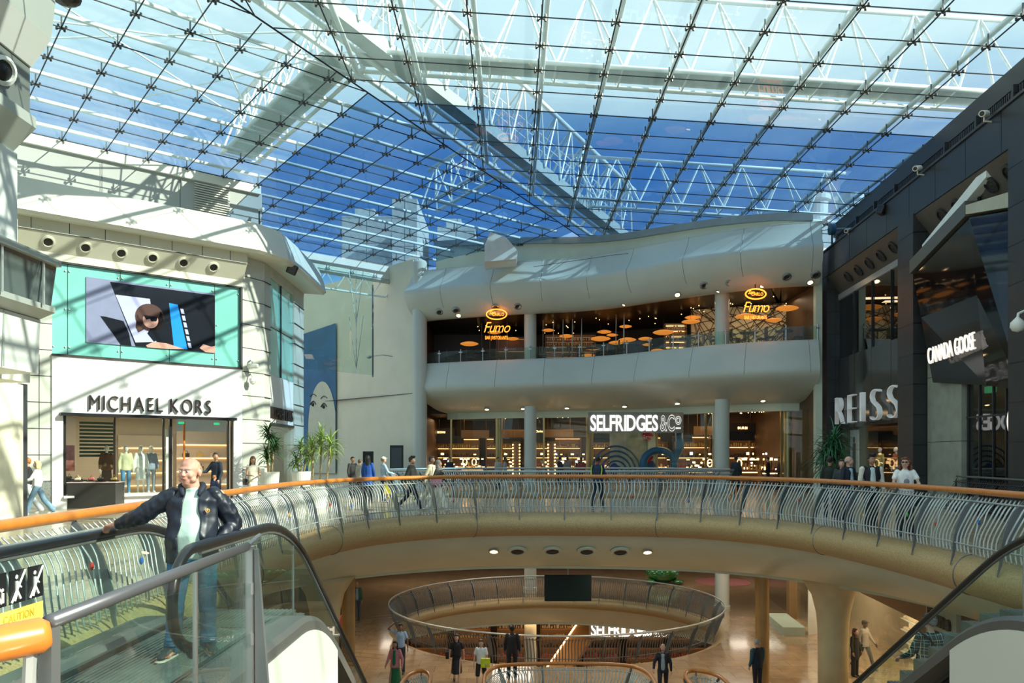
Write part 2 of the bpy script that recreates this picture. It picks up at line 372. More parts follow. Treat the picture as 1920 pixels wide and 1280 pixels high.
# ================================================================== guards
PROF = [(.0, 1.00), (.05, .94), (.15, .84), (.24, .68), (.30, .50), (.35, .30), (.37, .12), (.37, .03)]
ORN = [mat('red_glass_bead', (.55, .03, .02), .12), mat('blue_glass_bead', (.02, .12, .45), .12), mat('amber_glass_bead', (.8, .35, .02), .12), mat('green_glass_bead', (.05, .4, .08), .12)]
def guard(name, label, P, z0, bay=1.42, nb=11, closed=False, hand=None, hr=.058, m_b=None, m_f=None, amp=.056, orn=0.0, cat='railing', br=.0095, group=None, fin=.19, cup=(0, 0, EYE), sgn=1, prof=PROF, tip=-.2):
    hand = hand or M_wood; m_b = m_b or M_guard; m_f = m_f or M_fin
    Q = resample(P, bay, closed); NN = normals(Q, closed); c = sum(Q, V((0, 0, 0)))/len(Q)
    root = thing(name, label, cat, (c.x, c.y, z0), group=group)
    fine = resample(P, .18, closed); 
    pt = lambda p, n, d, z: p+n*(d*sgn)+V((0, 0, z0+z))
    MB().tube([p+V((0, 0, z0+1.1)) for p in fine], hr, 10, closed).build('handrail', hand, root, smooth=True)
    FN = normals(fine, closed)
    for d, z, r, nm in ((.09, .93, .016, 'top_bar'), (.37, .20, .014, 'bottom_bar')):
        MB().tube([pt(p, n, d, z) for p, (t, n) in zip(fine, FN)], r, 6, closed).build(nm, m_b, root, smooth=True)
    # fin shaped posts
    for p, (t, n) in zip(Q, NN):
        out = [(d+.03, z) for d, z in prof]+[(prof[-1][0]+.07, tip)]
        inn = [(prof[-1][0]-.0, -.02), (prof[-1][0]-.02, .1)]+[(d+.03-fin*math.sin(PI*(i+1)/(len(prof)+.5))-.01, z) for i, (d, z) in list(enumerate(prof))[::-1][2:]]
        pl = [pt(p, n, d, z) for d, z in [(-.03, 1.06)]+out+inn]
        MB().prism([q-t*.016 for q in pl], t*.032).build('post', m_f, root)
    # wavy balusters; the nearest hundred are parts, the rest one part
    bal = []
    m = len(Q)
    for i in range(m if closed else m-1):
        a, b = Q[i], Q[(i+1) % m]; na, nb_ = NN[i], NN[(i+1) % m]
        o_at = random.randrange(2, nb-3) if random.random() < orn else -9
        for k in range(1, nb+1):
            f = k/(nb+1); p = a.lerp(b, f); n = (na[1].lerp(nb_[1], f)).normalized(); t = (na[0].lerp(nb_[0], f)).normalized()
            if not closed or True:
                # follow the true curve
                s = 1
            sg = -1 if k == o_at+1 else 1
            zo = .40+.25*((i*7) % 5)/5
            pts = []
            for j, (d, z) in enumerate(catq):
                w = amp*math.sin((z-.05)*2*PI*1.05)
                if k in (o_at, o_at+1): w = w*.3-(-1 if k == o_at+1 else 1)*.05*math.exp(-((z-zo)/.1)**2)+(0.02 if k == o_at else -.02)
                pts.append(pt(p, n, d, z)+t*w)
            bal.append(((p+V((0, 0, z0))-V(cup)).length, pts))
            if k == o_at:
                q = pt(p.lerp(a.lerp(b, (k+1)/(nb+1)), .5), n, .30, zo); 
                e = MB(); e.ell(q, (.022, .022, .045)); e.build('bead', ORN[(i*3) % 4], root, smooth=True)
    bal.sort(key=lambda q: q[0])
    for _, pts in bal[:100]: MB().tube(pts, br, 8, sx=2.0).build('baluster', m_b, root, smooth=True)
    if len(bal) > 100:
        mb = MB()
        for _, pts in bal[100:]: mb.tube(pts, br, 6, sx=2.0)
        mb.build('baluster', m_b, root, smooth=True)['kind'] = 'stuff'
    return root
catq = [(p.x, p.y) for p in catmull([V((d, z, 0)) for d, z in PROF], .09)]
GP = [p for p in RIM if p.y > 2.6]
guard('balustrade', 'big curved steel balustrade with an orange wooden handrail round the upper opening', GP, 0, orn=.75, cup=(0, 9, EYE))
RG3 = offset(r3, .0, True)
guard('balustrade', 'round grey steel balustrade with thin metal handrail encircling the hole in the lower floor', RG3, -5.7, bay=1.42, closed=True, hand=M_guard, hr=.035, m_b=M_fin, m_f=M_fin, amp=.01, fin=.16)
guard('balustrade', 'far oval grey balustrade around the second opening in front of the department store', r2, 0, bay=1.5, closed=True, hand=M_guard, hr=.05, amp=.01, fin=.1)
vp = catmull([V((3.95, 21.5, 0)), V((3.95, 23.3, 0)), V((3.4, 24.2, 0)), V((1.6, 24.4, 0)), V((-.2, 24.2, 0)), V((-.75, 23.3, 0)), V((-.75, 21.5, 0))], .2)
guard('balustrade', 'wavy steel balustrade with tan wooden rail at the bottom edge, lower floor', vp, -5.7, orn=.6)
guard('escalator_railing', 'short rounded wooden-railed guard left of the wavy lower floor balustrade', catmull([V((-2.3, 21.5, 0)), V((-2.35, 23.0, 0)), V((-2.65, 23.6, 0)), V((-3.0, 23.1, 0)), V((-3.1, 21.5, 0))], .15), -5.7, bay=.8, nb=5)
guard('escalator_railing', 'short rounded wooden-railed guard right of the wavy lower floor balustrade', catmull([V((6.0, 21.5, 0)), V((5.95, 23.0, 0)), V((5.4, 23.6, 0)), V((5.0, 23.1, 0)), V((4.95, 21.5, 0))], .15), -5.7, bay=.8, nb=5)
# soffit speakers and lamps on the white band under the upper floor
def rim_at(X):
    b = min(range(len(rimS)), key=lambda i: abs(rimS[i].x-X)+(0 if rimS[i].y > 20 else 50)); return rimS[b], normals(rimS, False)[b]
M_grille = mat('speaker_cone', (.03, .03, .03), .6)
M_lampw = mat('warm_lamp', (1, .75, .4), .4, emit=14, ecol=(1, .62, .25))
nrm0 = V((0, -.5, -.86))
for px, sort in ((926, 'l'), (970, 's'), (1036, 's'), (1100, 's'), (1163, 's'), (1214, 'l')):
    c = at(px, 1033, 25.2); rb = min((p for p in rimS if p.y > 20), key=lambda p: abs(p.x-c.x)); c.x = (px-960)/F*(rb.y+.70); c.z = -1.27; c.y = rb.y+.70
    q = V((0, -.52, -.85)).to_track_quat('Z', 'Y').to_matrix().to_4x4(); M = Matrix.Translation(c) @ q
    if sort == 's':
        t = thing('ceiling_speaker', {970: 'first', 1036: 'second', 1100: 'third', 1163: 'fourth'}[px]+' from the left of four round speakers in the white band below the upper floor', 'speaker', c, group='speakers in the white band')
        MB().lathe([(.30, -.02), (.30, .03), (.22, .05), (.20, .0)], seg=28).build('ring', M_soffit, t, smooth=False, M=M)
        MB().lathe([(.19, .0), (.19, .035), (.12, .02), (.05, .04), (0.01, .045)], seg=24).build('cone', M_grille, t, M=M)
    else:
        t = thing('downlight', 'lit round lamp at the %s end of the speaker row in the white band' % ('left' if px < 1000 else 'right'), 'ceiling light', c)
        MB().lathe([(.17, -.01), (.17, .02), (.13, .03), (.12, .01)], seg=24).build('ring', M_steel, t, M=M)
        MB().lathe([(.12, .0), (.10, .02), (0.01, .03)], seg=20).build('lamp', M_lampw, t, M=M)
for i, (px, sort) in enumerate(((826, 's'), (853, 's'), (896, 's'), (928, 's'), (953, 'l'), (1155, 'l'))):
    c = V(((px-960)/F*42.6, 42.6, -6.93)); rad = V((c.x-1.9, c.y-35.2, 0)).normalized(); c = V((1.9, 35.2, 0))+rad*8.05; c.z = -7.05
    M = Matrix.Translation(c) @ (-rad*.6-V((0, 0, .8))).to_track_quat('Z', 'Y').to_matrix().to_4x4()
    t = thing('ceiling_speaker' if sort == 's' else 'downlight', '%s round %s from left on the white ring below the lower floor opening' % (('first', 'second', 'third', 'fourth', 'first', 'second')[i], 'speaker' if sort == 's' else 'lit lamp'), 'speaker' if sort == 's' else 'ceiling light', c)
    MB().lathe([(.2, -.03), (.2, .04), (.14, .05), (.13, .02)], seg=20).build('ring', M_soffit, t, M=M); MB().lathe([(.13, .01), (.1, .03), (.01, .03)], seg=16).build('cone' if sort == 's' else 'lamp', M_grille if sort == 's' else M_lampw, t, M=M)
# ---- lower storey columns
M_cream = mat('cream_column_paint', (.70, .58, .33), .4, noise=(2, .08), bump=(80, .15))
M_tan = mat('tan_column_paint', (.42, .24, .08), .35, noise=(2, .12))
def flared(x, y, r, label, z0=-5.7, z1=-1.9):
    prof = [(r, z0), (r, z1-2.2), (r*1.02, z1-1.6), (r*1.12, z1-1.1), (r*1.4, z1-.6), (r*1.9, z1-.25), (r*2.4, z1)]
    mb = MB(); mb.lathe([(a, b) for a, b in prof], (x, y, 0), 40); o = one('column', mb, M_cream, label, 'column', smooth=True)
flared(9.75, 24.3, .44, 'thick cream column with a flared top holding the right side of the upper floor')
flared(-5.75, 24.6, .42, 'cream flared column behind the glass side of the left escalator')
for x, y, r, l in ((8.1, 25.9, .22, 'slim brown column on the lower floor left of the flared cream column'), (-5.15, 25.2, .21, 'slim brown column beside the cream flared column on the left')):
    mb = MB(); mb.lathe([(r*1.25, -5.7), (r*1.25, -5.6), (r, -5.58), (r, -2.06)], (x, y, 0), 28); one('column', mb, M_tan, l, 'column', smooth=False)
# ================================================================== glass roof
uA = V((1.16, 1, 0)).normalized(); nA = V((uA.y, -uA.x, 0)); PA = V((-11.6, 35.4, 13.8)); SA = .087
def zA(x, y): return 13.8+SA*(V((x, y, 0))-V((PA.x, PA.y, 0))).dot(nA)
def zC(x, y): return 14.1+.065*(3-x)
def onA(s, r): p = V((PA.x, PA.y, 0))+uA*s+nA*r; p.z = zA(p.x, p.y); return p
def onC(x, y): return V((x, y, zC(x, y)))
# valley between the planes: zA == zC is a straight line
def foldx(y):
    lo, hi = -30, 20
    g = lambda x: zA(x, y)-zC(x, y)
    for _ in range(50):
        m = (lo+hi)/2
        if g(m) > 0: hi = m
        else: lo = m
    return lo
YE = 49.0; YB = 29.0        # far edge; start of the blue tinted glass
M_rg = glass('pale_roof_glass', (.90, .97, .975), .8, dirt=.05, dcol=(.75, .92, .95))
M_rb = glass('blue_tinted_roof_glass', (.50, .66, .80), .8, dirt=.012, dcol=(.4, .6, .8))
roof = bpy.data.objects.new('ceiling', None); COL.objects.link(roof); roof['kind'] = 'structure'; WL[roof.name] = V((0, 0, 0))
XR = 17.5
def clip_poly(poly, f):
    out = []
    for a, b in zip(poly, poly[1:]+poly[:1]):
        fa, fb = f(a), f(b)
        if fa >= 0: out.append(a)
        if fa*fb < 0: out.append(a.lerp(b, fa/(fa-fb)))
    return out
fy0, fy1 = 0.0, YE
F0 = V((foldx(fy0), fy0, 0)); F1 = V((foldx(fy1), fy1, 0)); fdir = (F1-F0).normalized(); fn = V((fdir.y, -fdir.x, 0))   # fn points to C side
sideC = lambda p: (V((p.x, p.y, 0))-F0).dot(fn)
def plate(poly, z, thick, m, name):
    mb = MB(); mb.prism([V((p.x, p.y, z(p.x, p.y))) for p in poly], (0, 0, thick)); mb.build(name, m, roof)
FB = V((foldx(YB), YB, 0))
polyC1 = [V((foldx(0), 0, 0)), V((XR, 0, 0)), V((XR, YB, 0)), FB]
polyC2 = [FB, V((XR, YB, 0)), V((XR, 44, 0)), V((9, 46.5, 0)), V((foldx(YE), YE, 0))]
plate(polyC1, zC, .02, M_rg, 'glass_panel'); plate(polyC2, zC, .02, M_rb, 'glass_panel')
# plane A: bounded by the parapet line (r=0), the valley and the boundary towards the blue part
sB = .35                                            # blue part starts here along u
def A(s, r): p = V((PA.x, PA.y, 0))+uA*s+nA*r; return p
rectA1 = [A(-24, -.2), A(sB, -.2), A(sB, 30), A(-24, 30)]
rectA2 = [A(sB, -7), A(17, -7), A(17, 30), A(sB, 30)]
inA = lambda p: -sideC(p)
far = lambda p: YE-.0-p.y
front = lambda p: p.y-0
pA1 = clip_poly(clip_poly(rectA1, inA), front); pA2 = clip_poly(clip_poly(clip_poly(rectA2, inA), far), lambda p: p.x+17)
plate(pA1, zA, .02, M_rg, 'glass_panel'); plate(pA2, zA, .02, M_rb, 'glass_panel')
def inside(poly, p):
    c = 0
    for a, b in zip(poly, poly[1:]+poly[:1]):
        if (a.y > p.y) != (b.y > p.y) and p.x < (b.x-a.x)*(p.y-a.y)/(b.y-a.y)+a.x: c ^= 1
    return c
def seg_in(poly, a, b, n=400):
    """longest stretch of a-b inside the outline"""
    t = [i/n for i in range(n+1) if inside(poly, a.lerp(b, i/n))]
    return (a.lerp(b, t[0]), a.lerp(b, t[-1])) if len(t) > 3 else None
nodes = []
def bars(poly, z, a, b, tube_off, m_t=None, r=.022, tr=.075):
    q = seg_in(poly, a, b)
    if not q: return
    P, Q = [V((p.x, p.y, z(p.x, p.y)-.015)) for p in q]
    MB().tube([P, Q], r, 6).build('glazing_bar', M_bar, roof)
    if tube_off is not None:
        o = V(tube_off); MB().tube([P+o, Q+o], tr, 8).build('rafter_tube', M_stub, roof, smooth=True)
polyC = [V((foldx(0), 0, 0)), V((XR, 0, 0)), V((XR, 44, 0)), V((9, 46.5, 0)), V((foldx(YE), YE, 0))]
CX = [.85+2.12*i for i in range(-6, 8)]; CY = [YB+1.55*i for i in range(-18, 13)]
for x in CX: bars(polyC, zC, V((x, 0, 0)), V((x, 49, 0)), (.16, 0, .40), tr=.085)
for y in CY: bars(polyC, zC, V((-16, y, 0)), V((XR, y, 0)), None, r=.02)
AR = [.05+1.9*i for i in range(-4, 15)]; AS = [sB+1.55*i for i in range(-15, 11)]
for poly in (pA1, pA2):
    for r in AR: bars(poly, zA, A(-26, r), A(18, r), nA*.05+V((0, 0, .38)), tr=.075)
    for s in AS: bars(poly, zA, A(s, -8), A(s, 30), None, r=.02)
# four-armed fittings under every crossing
fit = []
for x in CX:
    for y in CY:
        if inside(polyC, V((x, y, 0))): fit.append((onC(x, y), 0))
for s in AS:
    for r in AR:
        p = A(s, r)
        if inside(pA1, p) or inside(pA2, p): fit.append((V((p.x, p.y, zA(p.x, p.y))), math.atan2(uA.y, uA.x)))
fit = [f for f in fit if f[0].y > 14]
def spider():
    mb = MB()
    for a in (45, 135, 225, 315):
        c, s_ = math.cos(math.radians(a))*.15, math.sin(math.radians(a))*.15
        mb.tube([(0, 0, -.05), (c, s_, -.035)], .02, 5); mb.tube([(c, s_, -.07), (c, s_, .01)], .035, 6)
    mb.tube([(0, 0, -.08), (0, 0, .34)], .025, 6); return mb
mb = spider(); bmesh.ops.recalc_face_normals(mb.bm, faces=mb.bm.faces); sm = bpy.data.meshes.new('spider_fitting'); mb.bm.to_mesh(sm); mb.bm.free(); sm.materials.append(mat('fitting_steel', (.10, .10, .09), .4, .6))
fit.sort(key=lambda f: (f[0]-V((0, 0, EYE))).length)
bmr = bmesh.new()
for i, (p, a) in enumerate(fit):
    M = Matrix.Translation(p) @ Matrix.Rotation(a, 4, 'Z')
    if i < 100:
        o = bpy.data.objects.new('spider_fitting', sm); COL.objects.link(o); o.parent = roof; o.location = p; o.rotation_euler = (0, 0, a)
    else:
        n0 = len(bmr.verts); bmr.from_mesh(sm); bmr.verts.ensure_lookup_table()
        for v in bmr.verts[n0:]: v.co = M @ v.co
me = bpy.data.meshes.new('spider_fitting'); bmr.to_mesh(me); bmr.free(); o = link('spider_fitting', me, sm.materials[0], roof); o['kind'] = 'stuff'
# valley beam
P0 = V((foldx(8), 8, zC(foldx(8), 8))); P1 = V((foldx(YE), YE, zC(foldx(YE), YE)))
MB().tube([P0, P1], .028, 8).build('valley_bar', M_bar, roof)
# ---- trusses above the glass
def truss(label, a, b, h, half, pitch, r=.08, rd=.048, side=None, walk=None, group='white trusses above the roof glass'):
    a, b = V(a), V(b); d = b-a; L = d.length; t = d.normalized(); sd_ = V((-t.y, t.x, 0)).normalized() if side is None else V(side)
    root = thing('roof_truss', label, 'truss', (a+b)/2, group=group)
    up = V((0, 0, h)); B1 = lambda q: q+sd_*half; B2 = lambda q: q-sd_*half
    MB().tube([a+up, b+up], r*1.15, 8).build('top_chord', M_stub, root, smooth=True)
    MB().tube([B1(a), B1(b)], r, 8).build('bottom_chord', M_stub, root, smooth=True)
    MB().tube([B2(a), B2(b)], r, 8).build('bottom_chord', M_stub, root, smooth=True)
    n = max(2, int(L/pitch))
    for i in range(n):
        q = a+t*L*i/n; q2 = a+t*L*(i+1)/n; m = (q+q2)/2+up
        mb = MB()
        for B in (B1, B2):
            mb.tube([B(q), m], rd, 6); mb.tube([m, B(q2)], rd, 6)
        mb.tube([B1(q), B2(q)], rd*.7, 5); mb.build('web_member', M_stub, root)
    if walk:
        mb = MB(); c1, c2 = a+V((0, 0, .1)), b+V((0, 0, .1))
        mb.prism([c1+sd_*half*.8, c1-sd_*half*.8, c2-sd_*half*.8, c2+sd_*half*.8], (0, 0, .05)); mb.build('walkway_grating', mat('grating', (.55, .60, .58), .5, noise=(30, .2)), root)
    return root
def foldp(y, dz=0): return V((foldx(y), y, zC(foldx(y), y)+dz))
T2a = foldp(28.0, .9); truss('long white truss crossing the pale glass from the valley to the right wall', T2a, (XR, 28.0, zC(XR, 28)+.9), 2.9, .75, 2.1, walk=True)
truss('white truss crossing the near pale roof glass overhead', foldp(14.5, .9), (XR, 14.5, zC(XR, 14.5)+.9), 2.6, .75, 2.1)
truss('far white truss behind the blue glass near the department store', foldp(42, 1.0), (XR, 42, zC(XR, 42)+1.0), 2.4, .6, 2.1)
# main valley truss with the big duct-like beam
vt = thing('roof_truss', 'deep white valley truss running diagonally between the two roof slopes with a flat box beam', 'truss', foldp(30, 1.6))
va, vb = foldp(10, .9), foldp(YE, .9); tv = (vb-va).normalized(); sv = V((-tv.y, tv.x, 0)).normalized()
MB().tube([va+sv*.5, vb+sv*.5], .11, 8).build('bottom_chord', M_stub, vt, smooth=True)
MB().tube([va-sv*.35, vb-sv*.35], .09, 8).build('bottom_chord', M_stub, vt, smooth=True)
MB().tube([va-sv*1.6+V((0, 0, 2.9)), vb-sv*1.6+V((0, 0, 2.9))], .12, 8).build('top_chord', M_stub, vt, smooth=True)
mb = MB(); q = [va-sv*.75+V((0, 0, -.15)), va-sv*1.35+V((0, 0, -.15)), va-sv*1.35+V((0, 0, .35)), va-sv*.75+V((0, 0, .35))]; mb.prism(q, vb-va); mb.build('box_beam', mat('grey_box_beam', (.42, .47, .46), .4), vt)
L = (vb-va).length; n = int(L/1.7)
for i in range(n):
    q = va+tv*L*i/n; q2 = va+tv*L*(i+1)/n; m = (q+q2)/2-sv*1.6+V((0, 0, 2.9)); mb = MB()
    mb.tube([q+sv*.5, m], .05, 6); mb.tube([m, q2+sv*.5], .05, 6); mb.tube([m, q2-sv*1.4+V((0, 0, .2))], .05, 6); mb.tube([q-sv*1.4+V((0, 0, .2)), m], .05, 6); mb.build('web_member', M_stub, vt)
for z_ in (1.1, 1.5, 1.9): MB().tube([va-sv*1.1+V((0, 0, z_)), vb-sv*1.1+V((0, 0, z_))], .022, 5).build('walkway_rail', M_stub, vt)
for i in range(int(L/1.2)):
    q = va+tv*i*1.2-sv*1.1; MB().tube([q+V((0, 0, .35)), q+V((0, 0, 1.9))], .022, 5).build('rail_post', M_stub, vt)
# truss along the edge between the pale and the blue glass on the left slope
e0, e1 = A(sB-.9, .2), A(sB-.9, 9.4)
for p in (e0, e1): p.z = zA(p.x, p.y)+.9
truss('white truss with a grated walkway over the left roof slope beside the blue glass', e0, e1, 2.6, .8, 1.4, walk=True)
e0, e1 = A(9.6, 0), A(9.6, 5.2)
for p in (e0, e1): p.z = zA(p.x, p.y)+.8
truss('dark far truss over the left slope near the white drum column', e0, e1, 2.0, .5, 1.3)
# tension rods over the left slope
for k, (s0, r0, s1, r1) in enumerate(((-16, 1, -1, 8), (-12, 0, -2, 9), (-8, 12, 0, 1), (-14, 8, -1, 2), (-5, 0, 0, 9))):
    p, q = A(s0, r0), A(s1, r1); p.z = zA(p.x, p.y)+2.2; q.z = zA(q.x, q.y)+1.6
    one('tension_rod', MB().tube([p, q], .035, 6), M_stub, 'thin white tension rod above the left roof slope, %s of five' % ('first', 'second', 'third', 'fourth', 'fifth')[k], 'rod', 'tension rods above the left roof slope')
# ---- outside: buildings seen through the tinted glass
M_conc = brick('outside_concrete_tower', (.62, .62, .58), (.58, .58, .55), (.2, .22, .24), 3, 3, rough=.7, rotx=True, msize=.05)
for (x0, x1, ytop, Y, l) in ((735, 782, 372, 85, 'pale slab tower outside beyond the blue glass'), (640, 735, 405, 95, 'wide grey office block outside left of the pale slab tower'), (820, 890, 425, 90, 'low grey rooftop block outside above the department store')):
    a = at(x0, ytop, Y); b = at(x1, ytop, Y)
    mb = MB(); mb.b2((a.x, Y, 0), (b.x, Y+12, a.z)); mb.b2((a.x+(b.x-a.x)*.2, Y+2, a.z), (a.x+(b.x-a.x)*.6, Y+8, a.z+1.5)); one('tower_block', mb, M_conc, l, 'building', 'buildings outside')
for px, w in ((1530, 22), (1592, 30)):
    c = at(px, 395, 62); mb = MB(); mb.lathe([(.9, 0), (.9, 1.6), (1.1, 1.7), (1.1, 2.1), (.5, 2.2), (.4, 2.0)], (c.x, 62, c.z-1), 20); mb.b2((c.x-1.3, 60.8, 12.2), (c.x+1.3, 63.2, c.z-1))
    one('ventilation_cowl', mb, M_stub, 'grey rooftop ventilator outside, the %s of two above the department store roof' % ('left' if w < 25 else 'right'), 'ventilator')
# ================================================================== department store front
def lipY(y): return (7.1-EYE)*F/(855-y)
LIPX = [(786, 683), (815, 680.5), (900, 676), (1000, 672), (1080, 669.5), (1150, 665), (1215, 658.5), (1280, 652), (1340, 646.5), (1400, 642), (1465, 638), (1534, 636)]
LIP = catmull([V(((x-960)/F*lipY(y), lipY(y), 0)) for x, y in LIPX], .5)
LN = [n*-1 for t, n in normals(LIP, False)]
def lip_at(px):
    i = min(range(len(LIP)), key=lambda k: abs(LIP[k].x/LIP[k].y*F+960-px)); return LIP[i], LN[i]
def lsweep(name, prof, m, smooth=True):
    mb = MB(); mb.rings([[p+n*d+V((0, 0, z)) for d, z in prof] for p, n in zip(LIP, LN)], closed_u=False, cap=False); return struct(name, mb, m, smooth=smooth)
lowp = [(p.x, p.y) for p in catmull([V(q+(0,)) for q in ((-.35, 7.1), (0, 7.1), (.12, 6.9), (.3, 6.4), (.46, 5.9), (.5, 5.65), (.40, 5.42), (.0, 5.12), (-.8, 4.75), (-1.6, 4.45), (-2.5, 4.3))], .15)]
upp = [(p.x, p.y) for p in catmull([V(q+(0,)) for q in ((-.5, 9.66), (0, 9.6), (.5, 9.85), (.95, 10.35), (1.18, 10.95), (1.17, 11.2), (1.0, 11.4), (.75, 11.8), (.55, 12.2), (.5, 12.35), (.3, 12.4), (-1.6, 12.42))], .15)]
lsweep('wall_back', lowp, M_shell); lsweep('wall_back', upp, M_shell)
# panel joints on the two white bands
mb = MB()
for prof in (lowp[1:14], upp[8:-6]):
    for i in range(4, len(LIP), 5):
        mb.tube([LIP[i]+LN[i]*(d+.002)+V((0, 0, z)) for d, z in prof], .009, 4)
struct('trim_8', mb, M_fin)
# beige wall above, up to the glass roof, with a grey capping
mb = MB(); mb.rings([[p-n*1.4+V((0, 0, 12.3)), p-n*1.4+V((0, 0, zC(p.x, 0)-.15)), p-n*1.9+V((0, 0, zC(p.x, 0)-.15)), p-n*1.9+V((0, 0, 12.3))] for p, n in zip(LIP, LN)]); struct('wall_back', mb, M_beige)
mb = MB(); mb.rings([[p-n*1.2+V((0, 0, zC(p.x, 0)-.45)), p-n*1.2+V((0, 0, zC(p.x, 0)-.1)), p-n*1.9+V((0, 0, zC(p.x, 0)-.1)), p-n*1.9+V((0, 0, zC(p.x, 0)-.45))] for p, n in zip(LIP, LN)]); struct('trim_9', mb, mat('zinc_flashing', (.30, .32, .31), .5, .3))
# white truss foot housing on the parapet
a = at(908, 487, 41.6); b = at(971, 463, 41.6)
mb = MB(); mb.prism([(a.x, 42.0, a.z), (b.x-.05, 42.0, a.z+.15), (b.x, 42.0, b.z-.1), (b.x-.6, 42.0, b.z+.6), (a.x+.3, 42.0, b.z+.9), (a.x, 42.0, b.z+.2)], (0, 1.8, 0))
one('truss_housing', mb, mat('white_housing', (.75, .75, .7), .5), 'white angular steel housing standing on the left of the upper white band', 'housing')
# floor and ceiling of the restaurant, dark rear wall
def lipslab(name, d0, d1, z0, z1, m):
    mb = MB(); mb.rings([[p+n*d0+V((0, 0, z0)), p+n*d0+V((0, 0, z1)), p+n*d1+V((0, 0, z1)), p+n*d1+V((0, 0, z0))] for p, n in zip(LIP, LN)]); return struct(name, mb, m)
M_blk = mat('restaurant_black', (.02, .016, .014), .4)
M_woodf = mat('dark_timber_floor', (.08, .05, .03), .3)
lipslab('floor', -.3, -8, 6.8, 7.0, M_woodf); lipslab('ceiling', -.5, -8, 9.66, 9.9, M_blk); lipslab('ceiling', -2.4, -12, 4.3, 4.5, mat('shop_ceiling', (.22, .17, .12), .6))
lipslab('wall_back', -8, -8.3, 4.3, 13.5, M_blk)
M_brown = mat('warm_brown_wall', (.10, .055, .028), .5, noise=(1, .3))
lipslab('wall_back', -9.6, -9.9, 0, 4.4, M_brown)
for px in (800, 1532):
    p, n = lip_at(px); q = .06 if px > 1000 else -.06; mb = MB(); mb.b2((p.x+q-.06, p.y+.6, 0), (p.x+q+.06, p.y+11, 9.7)); struct('wall_back', mb, M_brown)
mb = MB(); mb.b2((-6.2, 56.3, 0), (3, 56.5, 4.4)); struct('wall_back', mb, M_brown)
mb = MB(); mb.b2((-6.2, 52.6, 6.98), (0, 52.8, 9.72)); mb.b2((-6.2, 56.2, 4.5), (3, 56.4, 13)); struct('wall_back', mb, M_blk)
mb = MB(); mb.b2((-6.0, 48.0, 6.78), (0, 56.2, 6.98)); struct('floor', mb, M_woodf)
mb = MB(); mb.b2((-6.0, 48.0, 9.72), (0, 56.2, 9.88)); mb.b2((-6.0, 49.4, 4.32), (3, 56.2, 4.48)); struct('ceiling', mb, M_blk)
# lattice screen of the restaurant
a, b = at(1296, 640, 43.2), at(1540, 640, 40.5); u = (b-a); u.z = 0; Lw = u.length; u.normalize()
M = frame((a.x, a.y, 7.0), u)
t = thing('lattice_wall', 'pale restaurant wall covered with criss-cross brown sticks', 'wall screen', (a.x, a.y, 7))
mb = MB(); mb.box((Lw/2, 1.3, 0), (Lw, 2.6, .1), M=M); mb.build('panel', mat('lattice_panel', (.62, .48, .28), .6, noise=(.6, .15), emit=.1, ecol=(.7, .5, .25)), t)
mb = MB(); rr = random.Random(3)
for i in range(70):
    x0, x1 = rr.uniform(-.5, Lw), 0; x1 = x0+rr.uniform(-3.2, 3.2); e = rr.choice((0, 1))
    p, q = (V((x0, 0, .09)), V((x1, 2.6, .09))) if e else (V((0 if rr.random() < .5 else Lw, rr.uniform(0, 2.6), .11)), V((rr.uniform(0, Lw), rr.choice((0, 2.6)), .11)))
    q.x = min(max(q.x, 0), Lw); p.x = min(max(p.x, 0), Lw); mb.tube([M @ p, M @ q], .017, 4)
mb.build('sticks', mat('stick_brown', (.10, .06, .025), .5), t)
# balcony glass rail
t = thing('glass_balcony_rail', 'low clear glass rail with short steel posts along the restaurant balcony', 'railing', LIP[len(LIP)//2]+V((0, 0, 7.1)))
PR = [p+n*-.12 for p, n in zip(LIP, LN)]
mb = MB(); mb.rings([[p+V((0, 0, z)) for z in (7.14, 7.75)] for p in PR], closed_u=False, cap=False); mb.build('glass_pane', glass('rail_glass', (.72, .90, .84), 1.3, dirt=.07, dcol=(.55, .75, .68)), t, smooth=True)
for p in resample(PR, 1.42)[1:]:
    MB().tube([p+V((0, 0, 7.1)), p+V((0, 0, 7.82))], .035, 8).b2((p.x-.09, p.y-.04, 7.62), (p.x+.09, p.y+.02, 7.68)).build('post', M_steel, t)
